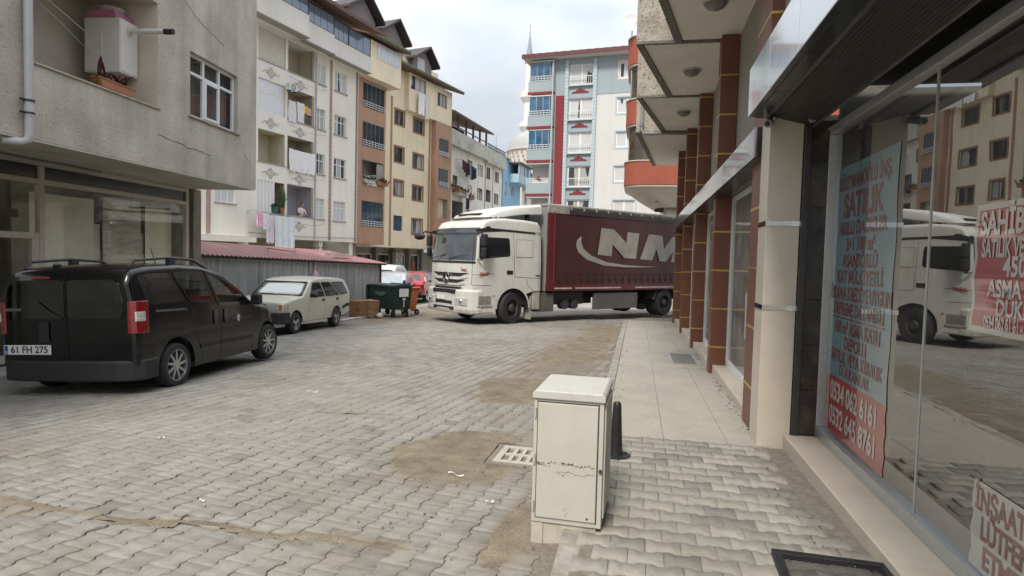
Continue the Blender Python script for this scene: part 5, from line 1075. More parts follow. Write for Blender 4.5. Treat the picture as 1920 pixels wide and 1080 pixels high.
MB().box(-7, 3.8, 2.5, 2.7, wz(14.5), wz(16.4)).build('terrace_wall', mat('terrace_dark', (.06,.045,.04), .9, var=.2), WH)
q = MB()
for i in range(34): q.box(4.0+i*.2, 4.03+i*.2, -.4, -.37, wz(14.3), wz(15.0))
q.box(4.0, 10.7, -.42, -.35, wz(14.95), wz(15.03)).box(4.0, 10.7, -.42, -.35, wz(14.6), wz(14.65)).build('terrace_railing', dark_metal, WH)
for k in range(8):
    m = [cl_maroon, cl_maroon, cl_dark, cl_dark, mat('cloth_grey', (.25,.27,.3), .9), cl_dark, cl_dark, cl_dark][k]
    hang('garment', ['maroon shirt at the left end of the dark washing row','second maroon garment on the dark washing row','black trousers in the dark washing row after the maroon','black jumper left of the grey garment','grey garment in the middle of the dark washing row','black shirt right of the grey garment','dark garment second from the right of the washing row','dark garment at the right end of the dark washing row'][k], 'clothing', WH, -4.4+.52*k, -.75, wz(11.75-.05*k), .46, [1.0,1.2,1.5,1.2,1.5,1.5,1.3,1.1][k], m, 30+k, LG)
hang('garment', 'black and white garment hanging below the white block planters', 'clothing', WH, -2.9, -.75, wz(8.35), .9, 1.6, cl_dark, 41, LG)
hang('garment', 'small white garment above the black one under the planters', 'clothing', WH, -3.2, -.8, wz(8.5), .55, .6, cl_white, 42, LG)
MB().tube([(-4.7,-.75,wz(11.8)),(-.4,-.75,wz(11.4))], .012, 6).box(-4.72,-4.66,-.8,0,wz(11.74),wz(11.8)).box(-.44,-.38,-.8,0,wz(11.34),wz(11.4)).build('washing_line', alu, WH)
MB().box(-5.4, -2.6, -.75, -.002, wz(8.0), wz(8.32)).build('balcony_slab', parap, WH)
plant('leafy planter at the left of the white block balcony', WH, -4.9, -.6, wz(8.33), 'box', 1.6); plant('leafy planter in the middle of the white block balcony', WH, -3.5, -.6, wz(8.33), 'box', 1.5)
plant('red geraniums under the white-framed window of the white block', WH, -.6, -.2, wz(8.0), 'box', 1.5, flowers=mat('petal_red', (.5,.06,.05), .8))
plant('green window-box plants at the left edge of the white block', WH, -6.3, -.2, wz(8.6), 'box', 1.3)

# ---------------- light blue and small cream houses
LB = thing('light_blue_house', 'light blue house with a glazed top balcony beyond the white block', 'building', (-17.93, 90.87, -1.9), R_(84))
lz = lambda z: z+1.9
lbl = mat('light_blue_render', (.24,.42,.58), .9, var=.05, stain=(.22,.38,.52)); holes = [(-3.1,-1.0,lz(10.6),lz(12)), (-5.6,-4.6,lz(10.3),lz(12.3)), (-3.1,-1.0,lz(7.6),lz(9))]
wm = MB(); wall_holes(wm, -6.4, 2.0, -1, lz(15.4), holes, .15); wm.quad((2.0,0,-1),(2.0,8,-1),(2.0,8,lz(15.4)),(2.0,0,lz(15.4))); wm.build('wall', lbl, LB)
for h in holes: facade_window(LB, h[0], h[1], h[2], h[3], white_frame, pane_mix, 1, 0)
MB().box(-3.6, 2.6, -1.4, -.002, lz(12.4), lz(13.6)).build('balcony', mat('pale_blue_render', (.36,.48,.55), .9, var=.05), LB)
g = MB().box(-3.5, 2.5, -1.35, -1.3, lz(13.62), lz(15.0)).build('glazing', pane_light, LB); q = MB()
for i in range(7): x = -3.5+6*i/6; q.box(x-.06, x+.06, -1.42, -1.355, lz(13.6), lz(15.0))
q.build('glazing_frame', lbl, g)
MB().box(-3.9, 2.9, -1.8, 4, lz(15.05), lz(15.25)).box(-6.6, -3.9, -.3, 5, lz(15.4), lz(15.55)).build('roof', mat('roof_grey', (.16,.15,.15), .8), LB)
CH = thing('small_cream_house', 'small cream house between the blue house and the blue-grey block', 'building', (-17.65, 93.5, -1.9), R_(84))
holes = [(1.6,3.2,lz(10.0),lz(11.6)), (5.5,7.5,lz(9.8),lz(11.4))]
wm = MB(); wall_holes(wm, .2, 9.5, -1, lz(13.6), holes, .15); wm.build('wall', wht, CH)
for h in holes: facade_window(CH, h[0], h[1], h[2], h[3], white_frame, pane_mix, 1, 0)
MB().box(.4, 8, -1.0, -.002, lz(11.9), lz(13.0)).build('balcony', cream_w, CH); MB().box(.5, 7.9, -.95, -.9, lz(13.02), lz(14.3)).build('glazing', pane_light, CH); MB().box(.1, 9.6, -1.4, 5, lz(14.35), lz(14.55)).build('roof', mat('roof_grey',(0,0,0)), CH)

# ---------------- blue-grey block facing us
BL = thing('blue_grey_apartment_block', 'white and blue-grey apartment block with a tall red stripe behind the lorry', 'building', (-5.18, 53.3, -1.2), R_(-8))
qz = lambda z: z+1.2
bl = mat('blue_grey_render', (.31,.365,.395), .9, var=.06, scale=1.4, stretch=(1,1,.25), stain=(.275,.34,.38), sscale=.7); wr = mat('white_wall_render', (.57,.565,.55), .9, var=.05, scale=1.4, stretch=(1,1,.25), stain=(.6,.59,.56), sscale=.6); redm = mat('red_render', (.20,.03,.035), .85, var=.06); trim_b = mat('pale_blue_trim', (.42,.49,.53), .85, var=.05)
Zs = [16.35, 13.48, 10.68, 7.84, 5.0]; holes = []
for z in Zs: holes.append((-1.0, 1.04, qz(z), qz(z+1.78)))
RW = [(3.18,4.9,16.72),(3.05,4.8,13.85),(3.05,4.8,11.05),(3.0,4.8,8.24),(3.0,4.8,5.4)]
for a, b, z in RW: holes += [(a, b, qz(z), qz(z+1.3)), (6.6, 8.0, qz(z), qz(z+1.3))]
wm = MB(); wall_holes(wm, -2.25, 9.2, -1, qz(18.6), holes, .18); wm.quad((9.2,0,-1),(9.2,10,-1),(9.2,10,qz(18.6)),(9.2,0,qz(18.6))).quad((-2.25,0,-1),(-2.25,1.5,-1),(-2.25,1.5,qz(18.6)),(-2.25,0,qz(18.6)))
wm.build('wall', wr, BL)
cov = MB(); wall_holes(cov, -2.25, 1.34, qz(2), qz(18.58), [(-1.0,1.04,qz(z),qz(z+1.78)) for z in Zs], .02, y=-.05); wall_holes(cov, 1.34, 9.2, qz(15.5), qz(18.58), [(RW[0][0]-.14,RW[0][1]+.14,qz(16.58),qz(18.16)),(6.46,8.14,qz(16.58),qz(18.16))], .02, y=-.03)
cov.build('blue_panel', bl, BL)
MB().box(-2.15, -1.06-.35, -.12, -.052, qz(2), qz(15.55)).build('red_stripe', redm, BL)
for u in (-1.40, 1.02):
    z = 2; q = MB().box(u+.05, u+.31, -.20, -.052, qz(2), qz(18.4))
    while z < 18.4: q.box(u+.03, u+.33, -.22, -.053, qz(z), qz(z+.27)); z += .30
    q.build('quoin', trim_b, BL)
for i, z in enumerate(Zs):
    facade_window(BL, -1.0, 1.04, qz(z), qz(z+1.78), white_frame, pane_light if i < 3 else pane_mix, 1, 0, y=.1, bar=.11)
    r = MB(); r.box(-.98, 1.02, -.16, -.12, qz(z+.68), qz(z+.74)).box(-.98, 1.02, -.16, -.12, qz(z+.04), qz(z+.09))
    for k in range(12): x = -.96+k*.178; r.box(x-.015, x+.015, -.15, -.13, qz(z+.09), qz(z+.68))
    r.build('balconet_rail', mat('rail_white',(0,0,0)), BL)
    MB().box(-1.06, 1.1, -.28, -.052, qz(z-.1), qz(z-.02)).build('balconet_sill', trim_b, BL)
    if i < 4:
        o = [(-.78,0),(.70,0),(.62,.12),(.38,.14),(.30,.26),(.12,.30),(-.04,.44),(-.2,.30),(-.38,.26),(-.46,.14),(-.70,.12)]
        MB().prism([(x, qz(z-.66)+y) for x, y in o], -.09, -.052, 'y').build('red_crest', redm, BL)
for i, (a, b, z) in enumerate(RW):
    facade_window(BL, a, b, qz(z), qz(z+1.3), white_frame, pane_light, 1, 0, y=.1, bar=.1, surround=(mat('cream_trim', (.6,.56,.5), .8) if i == 0 else trim_b)); facade_window(BL, 6.6, 8.0, qz(z), qz(z+1.3), white_frame, pane_light, 1, 0, y=.1, bar=.1, surround=trim_b)
# left balcony stack
bg_blue = mat('balcony_glass_blue', (.035,.11,.20), .1, var=.5, scale=1.5, spec=.6, coat=.9); S_z = [15.78, 12.88, 10.02, 7.16, 4.3]
for i, z in enumerate(S_z):
    if i < 4: MB().box(-4.56, -2.25, -.55, -.45, qz(z-.11), qz(z+.10)).build('red_band', redm, BL)
    p = MB().box(-4.52, -2.26, -.5, .6, qz(z+.102 if i < 4 else z), qz(z+.98)).build('balcony', bl, BL)
    r = MB()
    for zz in (1.04, 1.22, 1.4): r.box(-4.5, -2.5, -.53, -.50, qz(z+zz-.025), qz(z+zz+.02))
    for k in range(8): r.box(-4.48+k*.28, -4.45+k*.28, -.525, -.505, qz(z+.98), qz(z+1.4))
    r.build('balcony_rail', mat('rail_white',(0,0,0)), p)
    if i < 3:
        g = MB().box(-4.4, -2.6, -.42, -.40, qz(z+.99), qz(z+2.65)).build('balcony_glass', bg_blue, BL); f = MB()
        for x in (-4.4, -3.8, -3.2, -2.63): f.box(x, x+.035, -.45, -.425, qz(z+.99), qz(z+2.65))
        f.build('glass_frame', trim_b, g)
    else:
        MB().box(-4.35, -2.5, 1.2, 1.3, qz(z), qz(z+2.6)).build('balcony_back', wr, BL); MB().box(-3.1, -2.6, 1.15, 1.195, qz(z+.9), qz(z+2.2)).build('balcony_door', pane_light, BL)
    MB().box(-2.5, -2.25, -.45, .6, qz(z+.98), qz(z+2.78)).build('balcony_post', bl, BL)
    MB().box(-4.5, -2.26, -.48, 1.3, qz(z+2.62), qz(z+2.74)).build('balcony_slab', wr, BL)
MB().prism([(-3.6,qz(8.45)),(-3.3,qz(8.3)),(-3.0,qz(8.36)),(-3.25,qz(8.5)),(-3.3,qz(8.72)),(-3.45,qz(8.8)),(-3.5,qz(8.62)),(-3.75,qz(8.55))][::-1], -.53, -.502, 'y').build('red_emblem', redm, BL)
MB().box(-4.3, -2.2, .6, 9, -1, qz(18.6)).build('side_wall', wr, BL)
MB().box(-4.95, 9.6, -1.0, 10, qz(18.62), qz(18.78)).build('roof_soffit', wr, BL)
MB().box(-5.0, 9.7, -1.06, -1.002, qz(18.6), qz(18.95)).build('gutter', mat('gutter_red', (.10,.03,.03), .6), BL)
rr = MB(); n = 60; rr.grid([[(-5+14.7*i/n, y, qz(z)+.03*math.sin(i*2.2)) for i in range(n+1)] for y, z in ((-1.0,18.97),(4.5,20.3),(10,18.97))]); rr.build('roof', mat('red_tiles', (.30,.13,.10), .8, var=.2, scale=10), BL)
MB().tube([(-2.32,-.6,qz(18.5)),(-2.32,-.6,qz(2))], .05, 8).build('drainpipe', mat('pvc_grey',(0,0,0)), BL)

# ---------------- mosque
MQ = thing('mosque', 'grey domed mosque with pencil minarets behind the apartment blocks', 'building', (-23.4, 139, -3))
stone = mat('mosque_stone', (.52,.50,.46), .9, var=.1, scale=.5, stain=(.42,.4,.37), sscale=.3); lead = mat('lead_dome', (.36,.36,.35), .7, var=.12, scale=.6)
mz = lambda z: z+3
MB().lathe([(6.4,mz(0)),(6.4,mz(21.5)),(6.9,mz(21.6)),(6.9,mz(22.2)),(6.2,mz(22.3))], n=40).build('body', stone, MQ, smooth=30)
dr = MB().lathe([(6.1,mz(22.3)),(6.1,mz(25.2)),(6.5,mz(25.3)),(6.5,mz(25.6)),(6.0,mz(25.7))], n=40).build('drum', stone, MQ, smooth=30)
q = MB()
for k in range(60):
    for j in range(3): a = k*2*math.pi/60+.05*j; q.box(6.12*math.cos(a)-.17, 6.12*math.cos(a)+.17, 6.12*math.sin(a)-.17, 6.12*math.sin(a)+.17, mz(22.7+j*.85), mz(23.15+j*.85)) if (k+j) % 2 else None
q.build('drum_stones', mat('drum_brick', (.30,.24,.19), .9), dr)
MB().lathe([(6.0,mz(25.7)),(5.9,mz(26.4)),(5.3,mz(27.8)),(4.2,mz(29.0)),(2.6,mz(29.9)),(.9,mz(30.35)),(.3,mz(30.5)),(.2,mz(31.5)),(.02,mz(32))], n=40).build('dome', lead, MQ, smooth=40)
for i, (x, y, s) in enumerate(((-2.2, 2, 0), (-13.6, 20, -21.2))):
    m = MB().lathe([(1.15,mz(0)),(1.15,mz(30.2+s)),(1.5,mz(30.7+s)),(1.95,mz(31.3+s)),(1.95,mz(32.4+s)),(1.0,mz(32.45+s)),(.98,mz(36.8+s)),(1.4,mz(37.3+s)),(1.8,mz(37.9+s)),(1.8,mz(39.3+s)),(.9,mz(39.35+s)),(.88,mz(45.6+s)),(1.05,mz(45.7+s))], (x, y, 0), n=20).build('minaret', mat('minaret_white', (.66,.65,.62), .85, var=.05), MQ, smooth=30)
    MB().lathe([(1.05,mz(45.7+s)),(.45,mz(49.3+s)),(.12,mz(52+s)),(.05,mz(52.1+s)),(.13,mz(52.6+s)),(.04,mz(53+s)),(.09,mz(53.6+s)),(.01,mz(54.8+s))], (x, y, 0), n=18).build('spire', mat('spire_lead', (.25,.27,.31), .6, var=.08), m, smooth=30)

# ---------------- terracotta balconies at the far corner of the side street
TB = thing('terracotta_balcony_block', 'corner block with rounded terracotta balconies across the side street', 'building', (1.6, 31.5, -.65))
tz = lambda z: z+.65
terr = mat('terracotta_render', (.29,.075,.045), .85, var=.08, stain=(.24,.065,.04)); tbw = mat('tb_render', (.50,.46,.38), .9, var=.06, stain=(.42,.38,.31))
MB().box(-.35, 9, .3, 9, -.2, tz(14)).build('wall', tbw, TB)
def outline(g=0, r=.85):
    x0, y0, x1, y1 = -2.4+g, -1.2+g, 9, 3.0-g; P = [(x1, y0)]
    for k in range(9): a = R_(270-k*90/8); P.append((x0+r+(r)*math.cos(a), y0+r+r*math.sin(a)))
    for k in range(9): a = R_(180-k*90/8); P.append((x0+r+r*math.cos(a), y1-r+r*math.sin(a)))
    P.append((x1, y1)); return P[::-1]
for i, (a, b) in enumerate(((5.29,6.41),(8.16,9.33),(11.0,12.26))):
    bo = MB().prism(outline(), tz(a), tz(b), 'z').build('balcony', terr, TB, bevel=.02)
    MB().prism(outline(-.03), tz(b+.001), tz(b+.05), 'z').build('balcony_cap', tbw, bo)
    if i < 2: MB().prism(outline(.15), tz(b+.06), tz([8.1, 10.95][i]), 'z').build('balcony_glazing', mat('brown_glass', (.06,.045,.03), .12, var=.4, scale=1.2, coat=.8), TB)
    MB().prism(outline(.03), tz(a-.07), tz(a-.003), 'z').build('balcony_slab', tbw, bo)
cn = MB(); P = []
for q, z in ((0,5.21),(.25,5.1),(.75,4.75),(1.35,4.4),(1.5,4.3)): P.append([(x*(1) + (q if x < 2 else 0), y + (q*.5 if y < 1 else 0), tz(z)) for x, y in outline(.05)])
cn.grid(P, True).build('soffit_cove', tbw, TB, smooth=50)
MB().lathe([(.12,0),(.2,0),(.2,.06),(.12,.06)], (-.75,-.55,tz(4.72)), 'y', closed=True).build('round_vent', mat('vent_rust', (.12,.08,.05), .8, var=.4), TB)
MB().box(-.32, 9, -.02, .29, -.2, tz(4.3)).build('ground_floor', tbw, TB)
t = thing('satellite_dish', 'white satellite dish on the top terracotta balcony', 'satellite dish', root_matrix(TB) @ Vector((-2.25, -.9, tz(12.31))), R_(30))
m = MB().lathe([(.001,.0),(.2,.02),(.4,.075),(.52,.13),(.53,.125),(.4,.06),(.2,.005),(.001,-.012)], n=28); c, s_ = math.cos(R_(68)), math.sin(R_(68))
m.v = [(x, y*c - z*s_, .55 + y*s_ + z*c) for x, y, z in m.v]; m.build('dish', mat('dish_white', (.62,.62,.62), .4, var=.06), t, smooth=50)
MB().tube([(0,0,0),(0,0,.4)], .03).tube([(0,-.06,.2),(-.1,-.75,.55)], .016).sphere((-.1,-.78,.58), (.06,.08,.06), 8, 6).build('mast', mat('pvc_grey',(0,0,0)), t, smooth=40)
# ================================================================== vehicles
class Body:
    """a car shell lofted along x (forward); y is left"""
    def __init__(s, top, bot, Wp, belt, roof, tumble=.12, lower=.06, arches=(), r=.09, crown=.03, bow=.0, bowx=1e9, sm_=.05):
        s.tp = np.array(top, float); s.bp = np.array(bot, float); s.wp = np.array(Wp, float); s.belt, s.roof, s.tum, s.low = belt, roof, tumble, lower
        s.arch = arches; s.r, s.crown, s.bw, s.bx, s.sm = r, crown, bow, bowx, sm_; s.x0, s.x1 = s.tp[0,0], s.tp[-1,0]
    def top(s, x):
        if not s.sm: return float(np.interp(x, s.tp[:,0], s.tp[:,1]))
        o = np.linspace(-1, 1, 9)*s.sm; return float(np.mean(np.interp(np.clip(x+o, s.x0, s.x1), s.tp[:,0], s.tp[:,1])))
    def bot(s, x):
        z = float(np.interp(x, s.bp[:,0], s.bp[:,1]))
        for xa, za, ra in s.arch:
            if abs(x-xa) < ra: z = max(z, za+math.sqrt(ra*ra-(x-xa)**2))
        return min(z, s.top(x)-.06)
    def W(s, x): return float(np.interp(x, s.wp[:,0], s.wp[:,1]))
    def side(s, x, z):
        w = s.W(x)
        if z > s.belt: w *= 1 - s.tum*((z-s.belt)/(s.roof-s.belt))**1.25
        elif z < .5*s.belt: w *= 1 - s.low*((.5*s.belt-z)/(.5*s.belt))**2
        return w
    def bow(s, x, y): return s.bw*(y/s.W(s.bx if x > s.bx else x))**2*sm((x-s.bx+.5)/.5) if s.bw else 0
    def section(s, x, nz=8):
        zb, zt = s.bot(x), s.top(x); r = min(s.r, (zt-zb)*.45); P = []
        for k in range(nz+1): z = zb+(zt-r-zb)*k/nz; P.append((s.side(x, z), z))
        w = s.side(x, zt-r)
        for k in range(1, 6): a = k/5*math.pi/2; P.append((w-r+r*math.cos(a), zt-r+r*math.sin(a)))
        ye = P[-1][0]
        for k in range(1, 7): y = ye*(1-k/6); P.append((y, zt+s.crown*(1-(y/ye)**2)))
        full = P + [(-y, z) for y, z in P[-2::-1]]
        return [(x - s.bow(x, y), y, z) for y, z in full]
    def stations(s, n):
        xs = set(np.linspace(s.x0, s.x1, n).tolist()) | set(s.tp[:,0].tolist()) | set(s.wp[:,0].tolist())
        for xa, za, ra in s.arch:
            for k in range(15): xs.add(xa-ra*math.cos(math.pi*k/14)); 
            xs.add(xa-ra-.002); xs.add(xa+ra+.002)
        return sorted(x for x in xs if s.x0 <= x <= s.x1)
    def shell(s, n=40, nz=8, side_holes=(), front_holes=(), rear_holes=()):
        """the painted skin; window openings are left out of it"""
        S_ = [s.section(x, nz) for x in s.stations(n)]; m = MB().grid(S_); k = len(S_[0])
        def inside(p, poly):
            c = False; j = len(poly)-1
            for i in range(len(poly)):
                (xi, zi), (xj, zj) = poly[i], poly[j]
                if (zi > p[1]) != (zj > p[1]) and p[0] < (xj-xi)*(p[1]-zi)/(zj-zi)+xi: c = not c
                j = i
            return c
        if side_holes or front_holes:
            keep = []
            for f in m.f:
                c = [sum(m.v[i][a] for i in f)/len(f) for a in range(3)]; drop = False
                if abs(c[1]) > .45*s.W(c[0]) and any(inside((c[0], c[2]), h) for h in side_holes) and c[2] < s.top(c[0])-s.r*.5: drop = True
                if any(inside((c[1], c[2]), h) for h in front_holes) and c[0] > .5*(s.x0+s.x1)-.6: drop = True
                if not drop: keep.append(f)
            m.f = keep
        if rear_holes:
            sec = S_[0]; hw = sorted((z, y) for x, y, z in sec if y >= 0); zs = [z for z, y in hw]; ys = [y for z, y in hw]; z0, z1 = zs[0], max(zs); N = 44
            fw = lambda z: max(.02, float(np.interp(z, zs, ys)))
            G = [[(s.x0, fw(z)*(-1+2*i/N), z) for i in range(N+1)] for z in [z0+(z1-z0)*j/N for j in range(N+1)]]
            for j in range(N):
                for i in range(N):
                    q = [G[j][i], G[j][i+1], G[j+1][i+1], G[j+1][i]]; c = (sum(p[1] for p in q)/4, sum(p[2] for p in q)/4)
                    if not any(inside(c, h) for h in rear_holes): m.quad(*q)
        else: m.f.append(tuple(range(k)))
        e = (len(S_)-1)*k; m.f.append(tuple(range(e, e+k))[::-1]); return m
    def _fan(s, poly, fn, K=4, step=.05, cent=None, rim=.012):
        P = []
        for (a, b), (c, d) in zip(poly, poly[1:]+poly[:1]):
            n = max(1, int(math.hypot(c-a, d-b)/step))
            P += [(a+(c-a)*i/n, b+(d-b)*i/n) for i in range(n)]
        c = cent or (sum(p[0] for p in P)/len(P), sum(p[1] for p in P)/len(P)); n = len(P); m = MB()
        rows = [[fn(c[0]+(p[0]-c[0])*q, c[1]+(p[1]-c[1])*q, 0) for p in P] for q in [k/K for k in range(K+1)]] + [[fn(p[0], p[1], -rim) for p in P]]
        return m.grid(rows, True)
    def side_patch(s, poly, sg=1, off=.006, **k): return s._fan(rnd(poly, k.pop('rad', .0)), lambda x, z, d: (x, sg*(s.side(x, z)+off+d), z), **k)
    def xf(s, z, lo=None, y=0, w=None):
        if w: z = z - s.crown*(1-min(1, abs(y)/w)**2)
        t = s.tp[s.tp[:,0] >= (lo if lo is not None else s.tp[np.argmax(s.tp[:,1]),0])]; return float(np.interp(z, t[::-1,1], t[::-1,0]))
    def front_patch(s, poly, off=.01, **k): return s._fan(rnd(poly, k.pop('rad', .0)), lambda y, z, d: (s.xf(z, None, y, s.W(s.xf(z))*.9)+off+d - s.bow(s.xf(z), y), y, z), **k)
    def rear_patch(s, poly, off=.006, **k): return s._fan(rnd(poly, k.pop('rad', .0)), lambda y, z, d: (s.x0-off-d, y, z), **k)
    def line(s, pts, sg=1, w=.006, off=.0015):
        m = MB(); P = []
        for (a, b), (c, d) in zip(pts[:-1], pts[1:]):
            n = max(1, int(math.hypot(c-a, d-b)/.06)); P += [(a+(c-a)*i/n, b+(d-b)*i/n) for i in range(n)]
        P.append(pts[-1])
        for (a, b), (c, d) in zip(P[:-1], P[1:]):
            l = math.hypot(c-a, d-b) or 1; nx, nz = -(d-b)/l*w/2, (c-a)/l*w/2
            f = lambda x, z: (x, sg*(s.side(x, z)+off), z)
            m.quad(f(a-nx,b-nz), f(c-nx,d-nz), f(c+nx,d+nz), f(a+nx,b+nz))
        return m
def rnd(poly, r):
    if not r: return list(poly)
    out = []; n = len(poly)
    for i in range(n):
        p = Vector(poly[i]); a = Vector(poly[i-1])-p; b = Vector(poly[(i+1) % n])-p; q = min(r, a.length*.45, b.length*.45)
        pa, pb = p+a.normalized()*q, p+b.normalized()*q
        for k in range(5): t = k/4; out.append(tuple(pa*(1-t)**2 + p*2*t*(1-t) + pb*t*t))
    return out
car_glass = mat('car_glass', (.012,.014,.015), .03, var=.3, spec=.6, coat=1.0)
tint_glass = mat_glass('tinted_car_glass', (.26,.285,.28), ior=1.5); clear_car = mat_glass('clear_car_glass', (.70,.74,.72), ior=1.38)
wheel_rim = mat('alloy_rim', (.45,.45,.45), .3, .8, var=.12); chrome = mat('chrome', (.65,.65,.65), .12, 1, var=.03); hub_dark = mat('wheel_dark', (.02,.02,.02), .7)
seam = mat('panel_gap', (.006,.006,.006), .9); plate_w = mat('plate_white', (.66,.66,.64), .5, var=.04); plate_b = mat('plate_blue', (.02,.07,.32), .5); ink = mat('plate_ink', (.008,.008,.01), .6)
red_lamp = mat('red_lamp', (.20,.007,.010), .12, var=.25, scale=18, coat=.8); clear_lamp = mat('clear_lamp', (.5,.5,.48), .1, .2, var=.4, scale=25, coat=.9); amber = mat('amber_lamp', (.45,.22,.05), .2, var=.2, coat=.5)
def wheel(parent, x, y, r, w, side, style='spokes', rim=None, n=8, steer=0, rimr=.66):
    h = node('wheel', parent, (x, y, r), (0, 0, steer)); s = side
    tp = [(r*rimr,-w/2),(r*.9,-w/2),(r*.97,-w*.40),(r,-w*.28),(r,-w*.03),(r*.985,-w*.02),(r*.985,w*.02),(r,w*.03),(r,w*.28),(r*.97,w*.40),(r*.9,w/2),(r*rimr,w/2)]
    MB().lathe(tp, axis='y', n=36).build('tyre', rubber, h, smooth=35)
    rm = rim or wheel_rim; R = r*rimr+.004; o = s*(w/2-.012)
    m = MB().lathe([(R, -w/2+.01), (R, w/2-.004), (R*.93, s*w/2 if s > 0 else w/2-.004), (R*.90, w/2-.03), (R*.88, -w/2+.02)], axis='y', n=36)
    if s < 0: m.v = [(a, -b, c) for a, b, c in m.v]
    if style == 'spokes':
        for k in range(n):
            a = 2*math.pi*k/n; d = Vector((math.cos(a), 0, math.sin(a))); q = Vector((-math.sin(a), 0, math.cos(a)))
            p0, p1 = d*R*.14, d*R*.92 + q*R*.10; ww = R*.085
            v = [p0-q*ww*1.1, p0+q*ww*1.1, p1+q*ww*.8, p1-q*ww*.8]; m.add([tuple(Vector((p.x, o-s*.005, p.z))) for p in v]+[tuple(Vector((p.x, o-s*.05, p.z))) for p in v], [(0,1,2,3),(4,7,6,5),(0,4,5,1),(1,5,6,2),(2,6,7,3),(3,7,4,0)])
        m.tube([(0,o-s*.06,0),(0,o+s*.002,0)], R*.2, 16)
    elif style == 'three':
        for k in range(3):
            a = 2*math.pi*k/3+.5
            P = [(R*.2*math.cos(a-.6), R*.2*math.sin(a-.6)), (R*.93*math.cos(a-.38), R*.93*math.sin(a-.38)), (R*.93*math.cos(a), R*.93*math.sin(a)), (R*.93*math.cos(a+.38), R*.93*math.sin(a+.38)), (R*.2*math.cos(a+.6), R*.2*math.sin(a+.6))]
            m.prism(P, o-s*.03, o, 'y')
        m.tube([(0,o-s*.04,0),(0,o+s*.004,0)], R*.3, 16)
    elif style == 'lorry':
        m.lathe([(R*.88,o-s*.10),(R*.72,o-s*.13),(R*.5,o-s*.12),(R*.46,o-s*.02),(R*.36,o+s*.02),(.001,o+s*.03)], axis='y', n=28)
        for k in range(10): a = k*2*math.pi/10; m.tube([(R*.6*math.cos(a), o-s*.13, R*.6*math.sin(a)), (R*.6*math.cos(a), o-s*.085, R*.6*math.sin(a))], .018, 6)
    else:
        m.lathe([(R*.9,o-s*.02),(R*.5,o),(R*.2,o-s*.01),(.001,o)], axis='y', n=24)
    m.build('rim', rm, h, smooth=35)
    MB().lathe([(.001,o-s*.07),(R*.88,o-s*.06)], axis='y', n=24).build('brake', hub_dark, h) if style in ('spokes','three') else None
    return h
def arch_liner(parent, arches, W):
    for xa, za, ra in arches:
        for s in (1, -1): MB().grid([[(xa+ra*.99*q*math.cos(a), s*y, za+ra*.99*q*math.sin(a)) for a in [math.pi*k/12 for k in range(13)]] for y, q in ((W*.97, 1), (W*.5, 1), (W*.5, .01))]).build('wheel_arch', hub_dark, parent)

# ------------------------------------------------ black van
VAN = thing('parked_van', 'black people-carrier van with roof rails parked at the left kerb, rear towards us', 'van', (-6.91, 7.15, gz(-6.2, 7.2)-.055), (R_(0), 0, R_(94.7)))
VAN.rotation_euler = (R_(-2.4), 0, R_(94.7)); VAN.scale = (1, 1.08, 1)
van_paint = mat('van_black', (.004,.0043,.005), .2, .0, var=.1, scale=2, coat=.4, spec=.3)
van_plast = mat('van_plastic', (.018,.018,.019), .6, var=.2, scale=9)
VA = [(.03, .30, .375), (2.46, .29, .37)]
vb = Body([(-.70,1.36),(-.69,1.46),(-.66,1.54),(-.56,1.60),(-.3,1.635),(.3,1.65),(.8,1.62),(1.15,1.53),(1.5,1.37),(1.9,1.08),(2.05,1.01),(2.5,.93),(2.85,.81),(3.0,.70),(3.08,.56),(3.10,.44)],
          [(-.7,.44),(-.4,.24),(.5,.22),(2.0,.22),(2.9,.24),(3.1,.28)], [(-.70,.80),(-.68,.835),(-.62,.86),(-.4,.875),(.3,.88),(2.2,.875),(2.7,.84),(2.95,.76),(3.1,.58)], 1.02, 1.64, .15, .05, VA, r=.09, crown=.025, bow=.16, bowx=2.95)
VW = {'sliding_door_window': [(.14,1.52),(.76,1.52),(.88,1.08),(.34,1.15)], 'front_door_window': [(.86,1.52),(1.22,1.44),(1.62,1.20),(1.86,1.0),(1.14,1.045),(1.0,1.06)]}
VR = [[(.02,1.47),(.62,1.47),(.72,1.38),(.755,1.06),(.70,.99),(.02,.985)], [(-.02,1.47),(-.60,1.47),(-.68,1.38),(-.715,1.06),(-.66,.99),(-.02,.985)]]
VF = [(-.62,1.50),(.62,1.50),(.72,1.14),(-.72,1.14)]
body = vb.shell(130, 36, list(VW.values()), [VF], VR).build('body', van_paint, VAN, smooth=32, merge=True)
def seats(root, rows, z, w, m):
    for x in rows:
        for sg in (1, -1):
            o = MB().prism([(x,z),(x+.42,z),(x+.40,z+.12),(x+.12,z+.14),(x-.06,z+.62),(x-.16,z+.60),(x-.04,z+.05)], sg*(w-.23), sg*(w+.23), 'y').build('seat', m, root, bevel=.04, seg=3)
            MB().box(x-.20, x-.11, sg*w-.12, sg*w+.12, z+.66, z+.86).build('headrest', m, o, bevel=.04, seg=3)
seat_m = mat('seat_grey', (.06,.06,.062), .9, var=.15)
seats(VAN, (.55, 1.35), .42, .36, seat_m)
MB().prism([(1.75,.55),(2.05,.95),(1.75,.99),(1.6,.9)], -.72, .72, 'y').build('dashboard', van_plast, VAN, bevel=.03); MB().box(-.6,2.2,-.76,.76,.28,.34).build('floor', hub_dark, VAN)
sw = MB(); sw.lathe([(.17,-.012),(.19,0),(.17,.012),(.155,0)], (0,0,0), 'x', 20, closed=True); sw.v = [(x*.9+1.55-.3*zz_, y+.36, zz_*.9+.95+x*.3) for x, y, zz_ in sw.v]; sw.build('steering_wheel', van_plast, VAN, smooth=40)
arch_liner(VAN, VA, .86)
